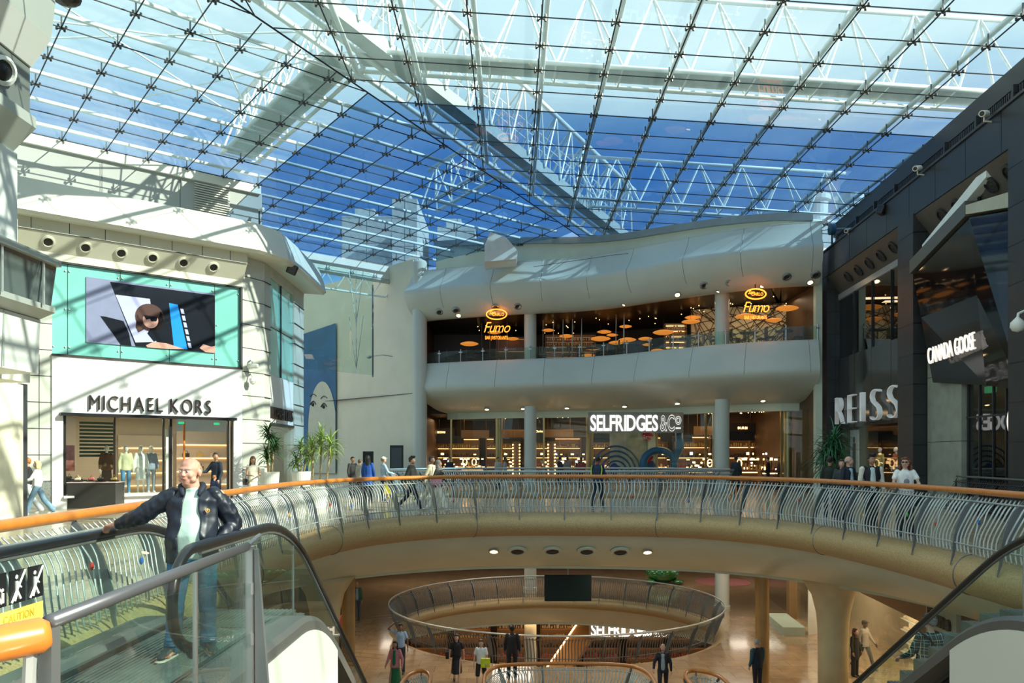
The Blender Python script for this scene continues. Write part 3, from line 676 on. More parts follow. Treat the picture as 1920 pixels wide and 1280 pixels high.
# pendant lamps
M_amber = mat('woven_amber_shade', (.62, .27, .05), .6, noise=(25, .5), emit=.55, ecol=(1, .34, .05))
M_amber2 = mat('woven_gold_shade', (.55, .38, .12), .6, noise=(25, .5), emit=.25, ecol=(1, .6, .2))
def pendant():
    t = thing('pendant_lamp', 'x', 'pendant lamp', (0, 0, 0), group='saucer pendant lamps in the restaurant')
    MB().lathe([(.02, .16), (.3, .13), (.52, .06), (.6, 0), (.52, -.05), (.3, -.12), (.04, -.15)], seg=24).build('shade', M_amber, t, local=True, smooth=True)
    MB().tube([(0, 0, .15), (0, 0, .9)], .008, 4).build('cord', M_blk, t, local=True); return t
pend = None; pends = []
for i, (x, y, w) in enumerate([(880, 644.5, 35), (927, 623, 27), (961, 635, 24), (1028, 619, 24), (1062, 630, 27), (1133, 622, 27), (1126, 635, 38), (1148, 628, 22), (1176, 637, 34), (1156, 642.5, 30), (1173, 612, 24), (1210, 635, 27), (1214, 646, 20), (1244, 623, 40), (1262, 617, 25), (1233, 657, 27), (1112, 653, 27), (1103, 666, 25), (1295, 603, 34), (1299, 595, 30), (1332, 615, 18), (1398, 593, 40), (1476, 578, 42), (1451, 600, 30), (1526, 597, 20)]):
    l, n = lip_at(x); dY = {0: 1.2}.get(i, 2.2+(40-w)*.13)
    if x > 1380: dY = 1.6+(42-w)*.05
    c = at(x, y, l.y+dY)
    s = w*c.y/F/1.2
    if pend is None: pend = o = pendant(); o.location = c
    else: o = copy_to(pend, c)
    o.scale = (s, s, s*.9); WL[o.name] = c
    pends.append((x, w, o))
REG = [(985, 'left of the first column'), (1090, 'just right of the first column'), (1280, 'in the dark middle bay'), (1345, 'beside the second column'), (2000, 'in front of the lattice wall')]
ORD = ['leftmost', 'second from left', 'third from left', 'fourth from left', 'fifth from left', 'sixth from left', 'seventh from left', 'eighth from left', 'ninth from left', 'tenth from left', 'eleventh from left', 'twelfth from left', 'thirteenth from left']
lo = 0
for hi, nm in REG:
    for q, (x, w, o) in enumerate(sorted([p for p in pends if lo <= p[0] < hi], key=lambda p: p[0])): o['label'] = '%s %s orange saucer pendant lamp %s' % (ORD[q], 'large' if w > 33 else ('middle-sized' if w > 24 else 'small'), nm)
    lo = hi
# round columns
for px, Y, r, l in ((994.3, 44.7, .34, 'tall round white column left of the department store sign'), (1354, 39.2, .35, 'tall round white column right of the department store sign')):
    X = (px-960)/F*Y
    for z0, z1, lab in ((0, 4.5, l+', storefront level'), (7.0, 9.75, l+', restaurant level'), (-5.7, -2.1, l+', lower floor'), (-11.4, -7.3, l+', lowest level')):
        one('column', MB().lathe([(r*1.12, z0), (r*1.12, z0+.12), (r, z0+.15), (r, z1)], (X, Y, 0), 36), M_shell, lab, 'column')
X = (787-960)/F*46.3
one('column', MB().lathe([(.42, 0), (.42, 12.9), (.36, 13.0), (.1, 13.0)], (X, 46.3, 0), 36), M_shell, 'tall light grey drum column between the beige wall and the department store', 'column')
# soffit fittings of the upper band
for i, (x, y, kind) in enumerate([(824, 565, 's'), (855, 560, 's'), (929, 552, 's'), (971, 549, 's'), (1321, 513, 's'), (1369, 506, 's'), (1475, 495, 's'), (1529, 491, 's'), (860, 588, 'l'), (1171, 568, 'l'), (1270, 553, 'l'), (1348, 540, 'l'), (1430, 531, 'l'), (1519, 525, 'l'),
                                  (913, 771, 'b'), (981, 770, 'b'), (1063, 769, 'b'), (1171, 768, 'b'), (1270, 763, 'b'), (1349, 758, 'b'), (1431, 755, 'b')]):
    l, n = lip_at(x)
    if kind == 'b': Y = l.y+1.55; c = at(x, y, Y); c.z = 4.45; d = V((0, -.25, -.97))
    else:
        k = .62 if kind == 's' else .25; Y = l.y-k; c = at(x, y, Y); c.z = {'s': 9.93, 'l': 9.70}[kind]; d = V((0, -.55, -.83)); 
    q = d.to_track_quat('Z', 'Y').to_matrix().to_4x4(); M = Matrix.Translation(c) @ q
    pos = {860: 'first', 1171: 'second', 1270: 'third', 1348: 'fourth', 1430: 'fifth', 1519: 'sixth', 913: 'first', 981: 'second', 1063: 'third', 1349: 'sixth', 1431: 'seventh'}.get(x, 'x')
    if kind == 'b' and x in (1171, 1270): pos = {1171: 'fourth', 1270: 'fifth'}[x]
    if kind == 's':
        t = thing('ceiling_speaker', 'x', 'speaker', c); 
        t['label'] = '%s from left of the round speakers under the upper white band' % ['first', 'second', 'third', 'fourth', 'fifth', 'sixth', 'seventh', 'eighth'][i]
        MB().lathe([(.22, -.05), (.22, .05), (.16, .07), (.15, .02)], seg=20).build('ring', M_steel, t, M=M); MB().lathe([(.15, .0), (.13, .03), (.01, .04)], seg=16).build('cone', M_grille, t, M=M)
    else:
        t = thing('downlight', '%s from left of the lit downlights under the %s white band' % (pos, 'upper' if kind == 'l' else 'lower'), 'ceiling light', c)
        MB().lathe([(.17, -.03), (.17, .03), (.12, .04), (.11, .0)], seg=20).build('ring', M_steel, t, M=M); MB().lathe([(.11, .0), (.1, .035), (.01, .04)], seg=16).build('lamp', M_lampw, t, M=M)
# ------------------------------------------------- signs
M_neon = mat('orange_neon', (1, .30, .03), .4, emit=3.2, ecol=(1, .24, .02))
def fumo(x, y, lab, s=1.0):
    l, n = lip_at(x); Y = l.y-.8; c = at(x, y, Y); M = frame(c, (1, 0, 0)); k = Y/F*s
    t = thing('neon_sign', lab, 'sign', c)
    writing('Fumo', M @ Matrix.Translation((0, -11*k, 0)), 20*k, .04, M_neon, t, gap=.10, bold=-.015, shear=.3, width=47*k)
    writing('BAR | RISTORANTE', M @ Matrix.Translation((0, -24*k, 0)), 6.5*k, .03, M_neon, t, gap=.12, bold=0, width=42*k)
    writing('CARLO', M @ Matrix.Translation((3*k, 20*k, 0)), 6*k, .03, M_neon, t, gap=.15, width=22*k)
    writing('San', M @ Matrix.Translation((-9*k, 23*k, 0)), 7*k, .03, M_neon, t, gap=.05, shear=.4, width=11*k)
    MB().tube([M @ V((19*k*math.cos(a), 23*k+9.5*k*math.sin(a), 0)) for a in [2*PI*i/40 for i in range(40)]], .035, 6, True).build('ring', M_neon, t, smooth=True)
    MB().b2((-.02, 33*k, -.1), (.02, 42*k, -.06), M=M).build('hanger', M_blk, t)
fumo(931, 612, 'orange neon restaurant sign hanging left of the first column')
fumo(1417, 574, 'orange neon restaurant sign hanging right of the second column, in front of the lattice')
M_wl = mat('white_lit_letter', (.95, .95, .95), .4, emit=.9, ecol=(1, .98, .95)); M_board = mat('grey_sign_board', (.19, .18, .145), .4)
def selfridges(x0, x1, y0, y1, Y, lab, sc=1):
    a, b = at(x0, y1, Y), at(x1, y0, Y); w = b.x-a.x; h = b.z-a.z; M = frame(((a.x), Y, a.z), (1, 0, 0)); t = thing('shop_sign', lab, 'sign', a)
    MB().b2((-.1, -.12, -.12), (w+.1, h+.15, -.03), M=M).build('board', M_board, t)
    writing('SELFRIDGES', M @ Matrix.Translation((0, 0, .03)), h, .06, M_wl, t, gap=.06, bold=.03, width=w*.74, center=False)
    writing('&C', M @ Matrix.Translation((w*.765, 0, .03)), h, .03, M_wl, t, gap=.06, bold=.02, width=w*.155, center=False, outline=.015)
    writing('o', M @ Matrix.Translation((w*.93, h*.42, .03)), h*.75, .03, M_wl, t, bold=.02, width=w*.065, center=False, outline=.014)
    MB().b2((w*.935, h*.12, .0), (w*.99, h*.2, .04), M=M).build('letter', M_wl, t)
selfridges(1107, 1278, 778, 807, 41.5, 'big white department store name on a grey board over the store entrance')
selfridges(1108, 1262, 1168, 1192, 46.5, 'lit white department store name seen through the round opening on the lowest level')
# ------------------------------------------------- store front glazing
GX = [802, 905, 1000, 1085, 1180, 1270, 1330, 1468]
M_brass = mat('brass_frame', (.45, .33, .13), .3, .8)
lipslab('trim_10', -2.35, -2.6, 3.95, 4.4, M_soffit)
for i, (x0, x1) in enumerate(zip(GX, GX[1:])):
    if x0 == 1330: continue
    (p, n), (q, m) = lip_at(x0), lip_at(x1); p = p-n*2.5; q = q-m*2.5
    mb = MB(); mb.prism([p+V((0, 0, .05)), q+V((0, 0, .05)), q+V((0, 0, 3.95)), p+V((0, 0, 3.95))], (0, .02, 0)); struct('window_%d' % (i+1), mb, M_gwin)
for x in GX:
    p, n = lip_at(x); p = p-n*2.5; mb = MB(); mb.b2((p.x-.05, p.y-.06, 0), (p.x+.05, p.y+.06, 3.95)); struct('trim_11', mb, M_brass)
p, n = lip_at(1468); q, m = lip_at(1530); p = p-n*2.5; q = q-m*.8
mb = MB(); mb.prism([p+V((0, 0, .05)), q+V((0, 0, .05)), q+V((0, 0, 3.95)), p+V((0, 0, 3.95))], (.02, .02, 0)); struct('window_9', mb, M_gwin)
# ------------------------------------------------- inside the store
M_warm = mat('warm_light_strip', (1, .7, .35), .5, emit=4, ecol=(1, .6, .25)); M_cool = mat('cool_light_panel', (.9, .92, 1), .5, emit=3)
M_shelf = mat('walnut_shelf', (.22, .12, .05), .4); M_goods = [mat('goods_%s' % n, c, .4) for n, c in (('cream', (.7, .6, .45)), ('rose', (.5, .12, .12)), ('black', (.03, .03, .03)), ('gold', (.6, .42, .12)))]
def shelf_unit(c, w, h, lab, warm=M_warm, n=4, grp=None):
    t = thing('shelf_unit', lab, 'shelves', c, group=grp); x, y, z = c
    MB().b2((x-w/2, y, z), (x+w/2, y+.4, z+.3)).b2((x-w/2, y+.36, z), (x+w/2, y+.4, z+h)).b2((x-w/2, y, z), (x-w/2+.05, y+.4, z+h)).b2((x+w/2-.05, y, z), (x+w/2, y+.4, z+h)).b2((x-w/2, y, z+h), (x+w/2, y+.4, z+h+.06)).build('case', M_shelf, t)
    for k in range(n):
        zz = z+.4+(h-.4)*k/n
        MB().b2((x-w/2+.05, y+.02, zz), (x+w/2-.05, y+.36, zz+.03)).build('shelf', M_shelf, t)
        MB().b2((x-w/2+.08, y+.3, zz+(h-.4)/n-.05), (x+w/2-.08, y+.33, zz+(h-.4)/n-.03)).build('light_strip', warm, t)
        g = MB(); xx = x-w/2+.12
        while xx < x+w/2-.15:
            gw = random.uniform(.04, .12); gh = random.uniform(.08, .24); g.b2((xx, y+.1, zz+.03), (xx+gw, y+.22, zz+.03+gh)); xx += gw+random.uniform(.02, .1)
        o = g.build('goods', M_goods[k % 4], t); o['kind'] = 'stuff'
CNT = []
def counter(c, w, lab, grp='sales counters in the department store', m=None, lit=True):
    t = thing('display_counter', lab, 'counter', c, group=grp); x, y, z = c
    MB().b2((x-w/2, y, z), (x+w/2, y+.7, z+.95)).build('body', m or M_shelf, t); MB().b2((x-w/2-.05, y-.05, z+.95), (x+w/2+.05, y+.75, z+1.0)).build('top', M_brass, t)
    if lit: MB().b2((x-w/2+.05, y-.02, z+.8), (x+w/2-.05, y-.005, z+.85)).build('light_strip', M_warm, t)
    g = MB()
    for k in range(int(w*5)): xx = x-w/2+.1+k*.2; g.b2((xx, y+.2, z+1.0), (xx+.08, y+.3, z+1.0+random.uniform(.1, .4)))
    g.build('goods', random.choice(M_goods), t)['kind'] = 'stuff'; CNT.append((t, c, w))
names_ = {820: 'left end', 870: 'behind the left window', 940: 'left of the first column', 1020: 'right of the first column', 1060: 'under the bulb pillar', 1140: 'under the big sign', 1220: 'right part under the big sign', 1300: 'left of the second column', 1400: 'right of the second column', 1440: 'right end'}
for i, x in enumerate(names_):
    l, n = lip_at(x); c = at(x, 855, l.y+(9.0 if i % 2 else 8.9)); c.z = 0
    shelf_unit(tuple(c), 2.1, 2.9, 'tall warm-lit wall shelves inside the department store, %s' % names_[x])
    if i % 3 == 0 or x in (1020, 1400):
        sg = thing('brand_panel', 'x', 'sign', c)
    else: sg = None
    l, n = lip_at(x+15); c2 = at(x+15, 855, l.y+4.5+(i % 3)*1.0); c2.z = 0
    counter(tuple(c2), 1.5, 'lit sales counter inside the department store, %s' % names_[x])
    if sg:
        word = ['VICTORIA BECKHAM', '', '', 'Charlotte Tilbury', '', '', 'CHANEL', '', 'BURBERRY', 'GUCCI'][i] or 'Beauty'
        word = {820: 'VICTORIA BECKHAM', 1020: 'Charlotte Tilbury', 1060: 'Laura Mercier', 1400: 'BURBERRY', 1440: 'CHANEL'}.get(x, 'DESIGNER')
        sg['label'] = 'dark header panel with small glowing lettering, %s' % names_[x]
        M = frame((c.x, c.y-.1, 3.35), (1, 0, 0)); MB().b2((-1.2, -.3, -.06), (1.2, .3, 0), M=M).build('panel', M_blk, sg)
        writing(word, M @ Matrix.Translation((0, -.05, .03)), .14, .02, M_warm, sg, width=1.1, split=False, name='lettering')
# pillars of round bulbs
for x in (968, 1034):
    l, n = lip_at(x); c = at(x, 855, l.y+3.2); c.z = 0; t = thing('bulb_pillar', 'pillar edged with rows of round warm bulbs, %s of the first white column' % ('left' if x < 990 else 'right'), 'light pillar', c)
    MB().b2((c.x-.22, c.y, 0), (c.x+.22, c.y+.4, 2.6)).build('body', M_shelf, t); 
    for s in (-.2, .2):
        mb = MB(); [mb.ell((c.x+s, c.y-.04, .5+.19*k), .055, 1) for k in range(11)]; mb.build('bulbs', M_warm, t)['kind'] = 'stuff'
# track lamps on ceiling of store and restaurant
rr = random.Random(5); mb = MB(); mb2 = MB()
trk = thing('track_lighting', 'rows of tiny warm spot lamps on the department store ceiling', 'ceiling lights', (3, 44, 4.2)); trk2 = thing('track_lighting', 'scattered tiny warm spot lamps on the black restaurant ceiling', 'ceiling lights', (3, 44, 9.6))
for k in range(90):
    x = rr.uniform(805, 1465); l, n = lip_at(x); d = rr.uniform(3.2, 8); p = l-n*d
    mb.ell((p.x, p.y, 4.2), (.035, .035, .03), 1)
for k in range(60):
    x = rr.uniform(850, 1520); l, n = lip_at(x); d = rr.uniform(1.5, 7); p = l-n*d
    mb2.ell((p.x, p.y, 9.45), (.025, .025, .03), 1); 
mb.build('lamps', M_warm, trk)['kind'] = 'stuff'; mb2.build('lamps', M_warm, trk2)['kind'] = 'stuff'
# a few real lamps that light the shop and restaurant
def area(loc, size, e, col, rot=(0, 0, 0), name='shop_light'):
    d = bpy.data.lights.new(name, 'AREA'); d.shape = 'RECTANGLE'; d.size, d.size_y = size; d.energy = e; d.color = col; o = bpy.data.objects.new(name, d); COL.objects.link(o); o.location = loc; o.rotation_euler = rot; return o
for x in (850, 960, 1090, 1220, 1330, 1430):
    l, n = lip_at(x); area((l.x, l.y+6.2, 4.1), (3, 2), 55, (1, .68, .36))
for x in (1370, 1470): 
    l, n = lip_at(x); area((l.x, l.y+2.6, 9.5), (3, .6), 22, (1, .75, .45))
for x in (900, 1100, 1220): 
    l, n = lip_at(x); area((l.x, l.y+4, 9.5), (3, .6), 4, (1, .6, .3))
# bar and rear features of the restaurant
for x, w, lab in ((1085, 3.0, 'dim lit bottle wall in the middle of the restaurant'), (1300, 1.2, 'bright bottle shelf at the left end of the lattice wall'), (975, 2.4, 'amber draped partition behind the first column in the restaurant')):
    l, n = lip_at(x); c = V((l.x, l.y+4.2, 7.0)); shelf_unit(tuple(c), w, 1.9, lab, warm=M_warm if x == 1300 else mat('dim_amber_strip', (.5, .25, .1), .5, emit=.35, ecol=(1, .5, .2)), n=5 if x != 975 else 2)
mb = MB(); rr = random.Random(9)
pol = thing('pole_screen', 'thin pale vertical poles standing behind the balcony rail of the restaurant', 'screen', at(1050, 660, 46))
for k in range(26):
    x = rr.choice((905, 940, 1020, 1070, 1085, 1160))+rr.uniform(-22, 22); l, n = lip_at(x); MB().tube([(l.x, l.y+2.4+rr.uniform(0, 1), 7.0), (l.x, l.y+2.4, 9.6)], .018, 4).build('pole', M_steel, pol)
# restaurant tables and chairs just behind the glass
ch = thing('dining_chair', 'x', 'chair', (0, 0, 0), group='restaurant chairs behind the balcony rail')
MB().box((0, 0, .45), (.42, .42, .07), bev=.02).build('seat', M_woodf, ch, local=True); MB().box((0, .2, .72), (.42, .05, .45), bev=.02).build('backrest', M_woodf, ch, local=True)
for sx in (-.17, .17):
    for sy in (-.17, .17): MB().tube([(sx, sy, 0), (sx, sy, .43)], .018, 5).build('leg', M_blk, ch, local=True)
first = True
for i, x in enumerate((860, 905, 1040, 1120, 1200, 1300, 1380, 1430, 1500)):
    l, n = lip_at(x); wh = ['far left bay', 'bay left of the first column', 'bay right of the first column', 'middle bay', 'middle bay near the low lamps', 'bay left of the second column', 'lattice bay near the neon sign', 'lattice bay middle', 'right end of the balcony'][i]
    tb = thing('dining_table', 'small dark restaurant table in the %s' % wh, 'table', (l.x, l.y+1.5, 7.0)); MB().lathe([(.42, 7.72), (.42, 7.76)], (l.x, l.y+1.5, 0), 20).build('tabletop', M_woodf, tb); MB().lathe([(.25, 7.0), (.04, 7.04), (.03, 7.72)], (l.x, l.y+1.5, 0), 12).build('pedestal', M_blk, tb)
    for s in (-1, 1):
        loc = (l.x+s*.65, l.y+1.5, 7.0); lab = 'dark chair %s of the restaurant table in the %s' % ('left' if s < 0 else 'right', wh)
        if first: ch.location = loc; ch.rotation_euler = (0, 0, -s*PI/2); ch['label'] = lab; first = False
        else: copy_to(ch, loc, -s*PI/2, lab)
# floral banner inside the entrance window
l, n = lip_at(1200); c = V((l.x+.2, l.y+3.2, 2.1)); t = thing('hanging_banner', 'tall translucent banner with blue swirls and red flowers behind the entrance glass', 'banner', c)
M = frame(c, (1, 0, 0)); MB().b2((-1.35, -1.5, -.01), (1.35, 1.5, .01), M=M).build('cloth', mat('banner_cloth', (.55, .50, .36), .7, noise=(2, .3)), t)
mb = MB(); [mb.tube([M @ V((-1.0+r*math.cos(a), -1.3+r*math.sin(a)*1.1, .03+r*.01)) for a in [PI*i/20-.1 for i in range(23)]], .05, 5) for r in (.35, .6, .85, 1.1, 1.35)]; mb.build('swirl_print', mat('banner_blue', (.04, .13, .24), .7), t)
mb = MB(); mb.ell(M @ V((-.1, 1.2, .02)), (.75, .02, .2), 2); mb.ell(M @ V((-1.1, -1.1, .02)), (.25, .02, .35), 2); mb.ell(M @ V((.9, -1.0, .02)), (.35, .02, .4), 2); mb.build('patch_print', mat('banner_navy', (.05, .08, .25), .7), t)
for y0 in (.75, -.45): mb = MB(); mb.ell(M @ V((.75, y0, .03)), (.12, .03, .12), 1); [mb.ell(M @ V((.75+.2*math.cos(a), y0+.2*math.sin(a), .03)), (.14, .02, .14), 1) for a in [2*PI*i/5 for i in range(5)]]; mb.build('flower_print', mat('banner_red', (.55, .02, .03), .7), t)
MB().tube([M @ V((.75, y, .02)) for y in (-1.4, -.4, .7)], .03, 5).build('stem_print', mat('banner_green', (.1, .25, .05), .7), t)
l, n = lip_at(1250); c = V((l.x, l.y+3.4, 1.3)); t = thing('ribbon_sculpture', 'puffy blue ring-shaped sculpture standing behind the entrance glass', 'sculpture', c); M = frame(c, (1, 0, 0))
MB().tube([M @ V((.85*math.cos(a), .75*math.sin(a), 0)) for a in [2*PI*i/28 for i in range(28)]], .20, 10, True).build('ring', mat('sculpture_blue', (.02, .13, .26), .35), t, smooth=True); MB().tube([M @ V(q) for q in ((.8, .2, 0), (1.15, .9, 0), (1.1, 1.7, 0))], .22, 10).build('arm', MATS['sculpture_blue'], t, smooth=True)
# chrome and brass mirror columns, header panels, a crowd of small display lights
for k, (x, r, m) in enumerate(((905, .22, M_brass), (1085, .22, M_brass), (1303, .35, M_steel), (1478, .2, M_brass))):
    l, n = lip_at(x); p = l-n*2.9; one('mirror_column', MB().lathe([(r, 0), (r, 4.25)], (p.x, p.y, 0), 20), m, '%s mirror-polished round column of the store front, %s' % (('brass', 'brass', 'chrome', 'brass')[k], ('left of the first white column', 'right of the first white column', 'left of the second white column', 'at the right end')[k]), 'column')
rr = random.Random(11)
for k, x in enumerate((835, 880, 945, 975, 1030, 1060, 1150, 1230, 1330, 1395, 1445)):
    l, n = lip_at(x); d = 5+rr.random()*2.5; z = 2.55+.35*(k % 2)
    mb = MB(); mb.b2((l.x-.9, l.y+d, z), (l.x+.9, l.y+d+.1, z+.5)); [mb.b2((l.x+o-.01, l.y+d+.04, z+.5), (l.x+o+.01, l.y+d+.06, 4.32)) for o in (-.7, .7)]
    one('header_board', mb, (M_blk, M_shelf)[k % 2], '%s header board hung from the store ceiling, %s from left' % (('black', 'brown')[k % 2], ('first', 'second', 'third', 'fourth', 'fifth', 'sixth', 'seventh', 'eighth', 'ninth', 'tenth', 'eleventh')[k]), 'sign board')
rr = random.Random(2)
for t, (x, y, z), w in CNT:
    for mt, cnt in ((M_warm, 13), (M_cool, 4)):
        g = MB(); g2 = MB()
        for k in range(cnt):
            a = x+rr.uniform(-.48, .48)*w; h0 = rr.choice((1.0, 1.0, 1.15, 1.3, 1.5, 1.8)); q = rr.uniform(.03, .10); h = rr.uniform(.03, .16); yy = y+rr.uniform(.05, .6)
            g.b2((a-q, yy, h0), (a+q, yy+.03, h0+h)); g2.b2((a-.01, yy, .99), (a+.01, yy+.02, h0+.01))
        g2.build('light_stands', M_blk, t)['kind'] = 'stuff'; g.build('small_lights', mt, t)['kind'] = 'stuff'
for k, x in enumerate((858, 871, 884, 1372, 1392, 1452)):
    l, n = lip_at(x); c = V((l.x, l.y+5.0, 1.35)); t = thing('lit_mirror', '%s oval glowing make-up mirror of the department store, from left' % ('first', 'second', 'third', 'fourth', 'fifth', 'sixth')[k], 'mirror', c, group='glowing make-up mirrors'); M = frame(c, (1, 0, 0))
    MB().tube([M @ V((.13*math.cos(a), .2*math.sin(a), 0)) for a in [2*PI*i/20 for i in range(20)]], .03, 6, True).build('ring', M_warm, t); MB().b2((-.02, -.45, -.02), (.02, -.2, .02), M=M).build('stand', M_blk, t)
# closing wall behind the lowest level and its warm restaurant
mb = MB(); mb.b2((-14, 49, -11.4), (22, 49.3, -7.4)); struct('wall_back', mb, M_brown)
mb = MB(); mb.b2((-16, 52, -5.7), (24, 52.3, -2.1)); struct('wall_back', mb, M_brown)
mb = MB(); mb.b2((-30, 62, -.1), (24, 62.3, 14)); struct('wall_back', mb, M_beige)
for i in range(7):
    shelf_unit((-5+i*2.6, 48.2, -11.4), 2.2, 3.3, 'amber-lit back bar on the lowest level, %s from left' % ['first', 'second', 'third', 'fourth', 'fifth', 'sixth', 'seventh'][i], n=5)
for x in (-3, 2, 7): area((x, 45, -7.6), (3, 2), 70, (1, .6, .25))
a, b = V((1.2, 44.5, -11.4)), V((4.5, 48.2, -7.8))
t = thing('staircase', 'amber-lit sloping stair flight on the lowest level seen through the round opening', 'stairs', a)
MB().prism([a, a+V((1.4, 0, 0)), b+V((1.4, 0, 0)), b], (0, 0, .25)).build('flight', M_shelf, t)
MB().tube([a+V((0, -.02, .3)), b+V((0, -.02, .3))], .05, 6).build('light_strip', M_warm, t)
for x in (-6, -1, 4, 9, 14): area((x, 46, -2.3), (3, 2), 60, (1, .88, .72))
for x, y in ((-5, 30), (-1, 27), (4, 27), (9, 29), (13, 33), (0, 40), (10, 36)): area((x, y, -2.2), (2, 2), 75, (1, .9, .76))
# ================================================================== right dark building
dW = V((.0733, 1, 0)).normalized(); nW = V((-dW.y, dW.x, 0))     # nW points into the mall
def WP(Y, out=0.0, z=0.0): return V((12+.0733*Y, Y, 0))+nW*out+V((0, 0, z))
def WM(Y, z=0, out=0): return frame(WP(Y, out, z), -dW)          # readable from the mall: x towards the camera
def wbox(mb, Y0, Y1, z0, z1, o0, o1): mb.rings([[WP(Y, o, z) for o, z in ((o0, z0), (o1, z0), (o1, z1), (o0, z1))] for Y in (Y0, Y1)])
M_panel = brick('dark_cladding', (.034, .035, .036), (.029, .030, .031), (.012, .012, .013), 50, 1.05, rough=.42, msize=.012)
t_ = M_panel.node_tree
for nn in t_.nodes:
    if nn.type == 'MAPPING': nn.inputs['Rotation'].default_value = (PI/2, 0, 0)
M_lou = mat('dark_louvre', (.04, .042, .046), .5)
Y0, Y1 = 6.0, 38.0  # unseen near end, drawn out so the building shades the right rail
mb = MB(); wbox(mb, Y0, Y1, 10.05, 11.25, -.5, .15); struct('wall_right', mb, M_dark)
mb = MB()
for k in range(16): wbox(mb, Y0+k*2, Y0+k*2+.02, 10.05, 11.25, .145, .156)
struct('trim_12', mb, M_black)
mb = MB(); wbox(mb, Y0, 40, 11.25, 12.9, -2.2, -1.2); struct('wall_right', mb, M_dark)
mb = MB(); mb.rings([[WP(Y, o, z) for o, z in ((-1.1, 12.6), (-1.1, 13.25), (-3.6, 13.25), (-3.6, 12.6))] for Y in (Y0, 40)]); struct('wall_right', mb, M_lou)
for k, Y in enumerate([15+2.15*i for i in range(11)]):
    t = thing('louvre_bay', 'dark vertical louvre panel in the strip under the right roof edge, %s from the camera' % ['nearest', 'second', 'third', 'fourth', 'fifth', 'sixth', 'seventh', 'eighth', 'ninth', 'tenth', 'farthest'][k], 'louvre', WP(Y, -1.1, 11.3), group='louvre bays under the right roof edge')
    mb = MB(); [wbox(mb, Y+.12*i, Y+.12*i+.04, 11.35, 12.5, -1.18, -1.02) for i in range(16)]; mb.build('slats', M_lou, t)
    mb = MB(); wbox(mb, Y-.12, Y-.02, 11.25, 12.6, -1.2, -.95); mb.build('post', M_panel, t)
mb = MB(); wbox(mb, Y0, Y1, 11.22, 11.30, -1.2, .2); struct('trim_13', mb, M_lou)
mb = MB()
for h in (.4, .8): mb.tube([WP(Y0, -.9, 11.3+h), WP(Y1, -.9, 11.3+h)], .02, 5)
struct('trim_14', mb, M_steel)
# pillars
for i, (Ya, Yb, o1) in enumerate(((37.1, 37.9, .12), (27.6, 28.9, .18), (20.6, 21.6, .18))):
    mb = MB(); wbox(mb, Ya, Yb, 0, 10.1, -.6, o1); struct('wall_right', mb, M_panel)
    mb = MB(); [wbox(mb, Ya-.01, Yb+.01, z, z+.025, -.5, o1+.006) for z in [1.05*k for k in range(1, 10)]]; struct('trim_15', mb, M_black)
# corner return of the far end with little winch
mb = MB(); mb.b2((14.05, 37.0, 0), (14.35, 37.3, 12.6)); struct('trim_16', mb, M_soffit)
mb = MB(); wbox(mb, 37.9, 38.6, 0, 11, -4, .1); struct('wall_right', mb, M_panel)
# slanted speaker soffit in each bay, silver reveal, glass, grey band
M_bronze = mat('bronze_soffit', (.10, .09, .075), .45); M_silver = mat('silver_reveal', (.42, .44, .45), .3, .4)
M_dg = glass('smoked_shop_glass', (.50, .52, .52), 2.6); M_gband = mat('grey_gloss_glass_band', (.05, .048, .045), .10, spec=.6)
bays = [(28.9, 37.1), (21.6, 27.6)]
for b, (Ya, Yb) in enumerate(bays):
    mb = MB(); mb.rings([[WP(Y, o, z) for o, z in ((.1, 10.06), (.1, 10.0), (-.55, 9.15), (-.7, 9.3))] for Y in (Ya, Yb)]); struct('ceiling', mb, M_bronze)
    mb = MB(); mb.rings([[WP(Y, o, z) for o, z in ((-.40, 9.2), (-.40, 8.95), (-.55, 8.9), (-.6, 9.2))] for Y in (Ya, Yb)]); struct('trim_17', mb, M_silver)
    for k in range(5):
        Y = Ya+(Yb-Ya)*(.16+.15*k) if b == 0 else Ya+.6+1.0*k
        c = WP(Y, -.2, 9.60); d = (nW*.79-V((0, 0, .61))).normalized(); M = Matrix.Translation(c) @ d.to_track_quat('Z', 'Y').to_matrix().to_4x4()
        t = thing('ceiling_speaker', '%s of five round speakers in the dark soffit over the %s' % (['nearest', 'second nearest', 'middle', 'second farthest', 'farthest'][k], ('big white shop letters', 'black faceted box')[b]), 'speaker', c, group='speakers in the right dark soffit')
        MB().lathe([(.27, -.02), (.27, .06), (.20, .08), (.19, .03)], seg=24).build('ring', M_panel, t, M=M); MB().lathe([(.19, .02), (.15, .035), (.07, .03), (.01, .06)], seg=20).build('cone', M_grille, t, M=M)
# REISS bay
Ya, Yb = bays[0]
mb = MB(); wbox(mb, Ya, Yb, 6.2, 8.95, -.48, -.46); struct('window_11', mb, M_dg)
mb = MB(); wbox(mb, Ya, Yb, 3.0, 6.2, -.5, -.4); struct('wall_right', mb, M_gband)
mb = MB(); [wbox(mb, Y, Y+.015, 3.0, 8.95, -.46, -.394) for Y in (31, 33, 35)]; struct('trim_18', mb, M_black)
mb = MB(); wbox(mb, Ya, Yb, 0.1, 3.0, -.48, -.46); struct('window_12', mb, M_gwin)
mb = MB(); wbox(mb, Ya, Yb, 0, .12, -.6, -.35); struct('baseboard_right', mb, M_black)
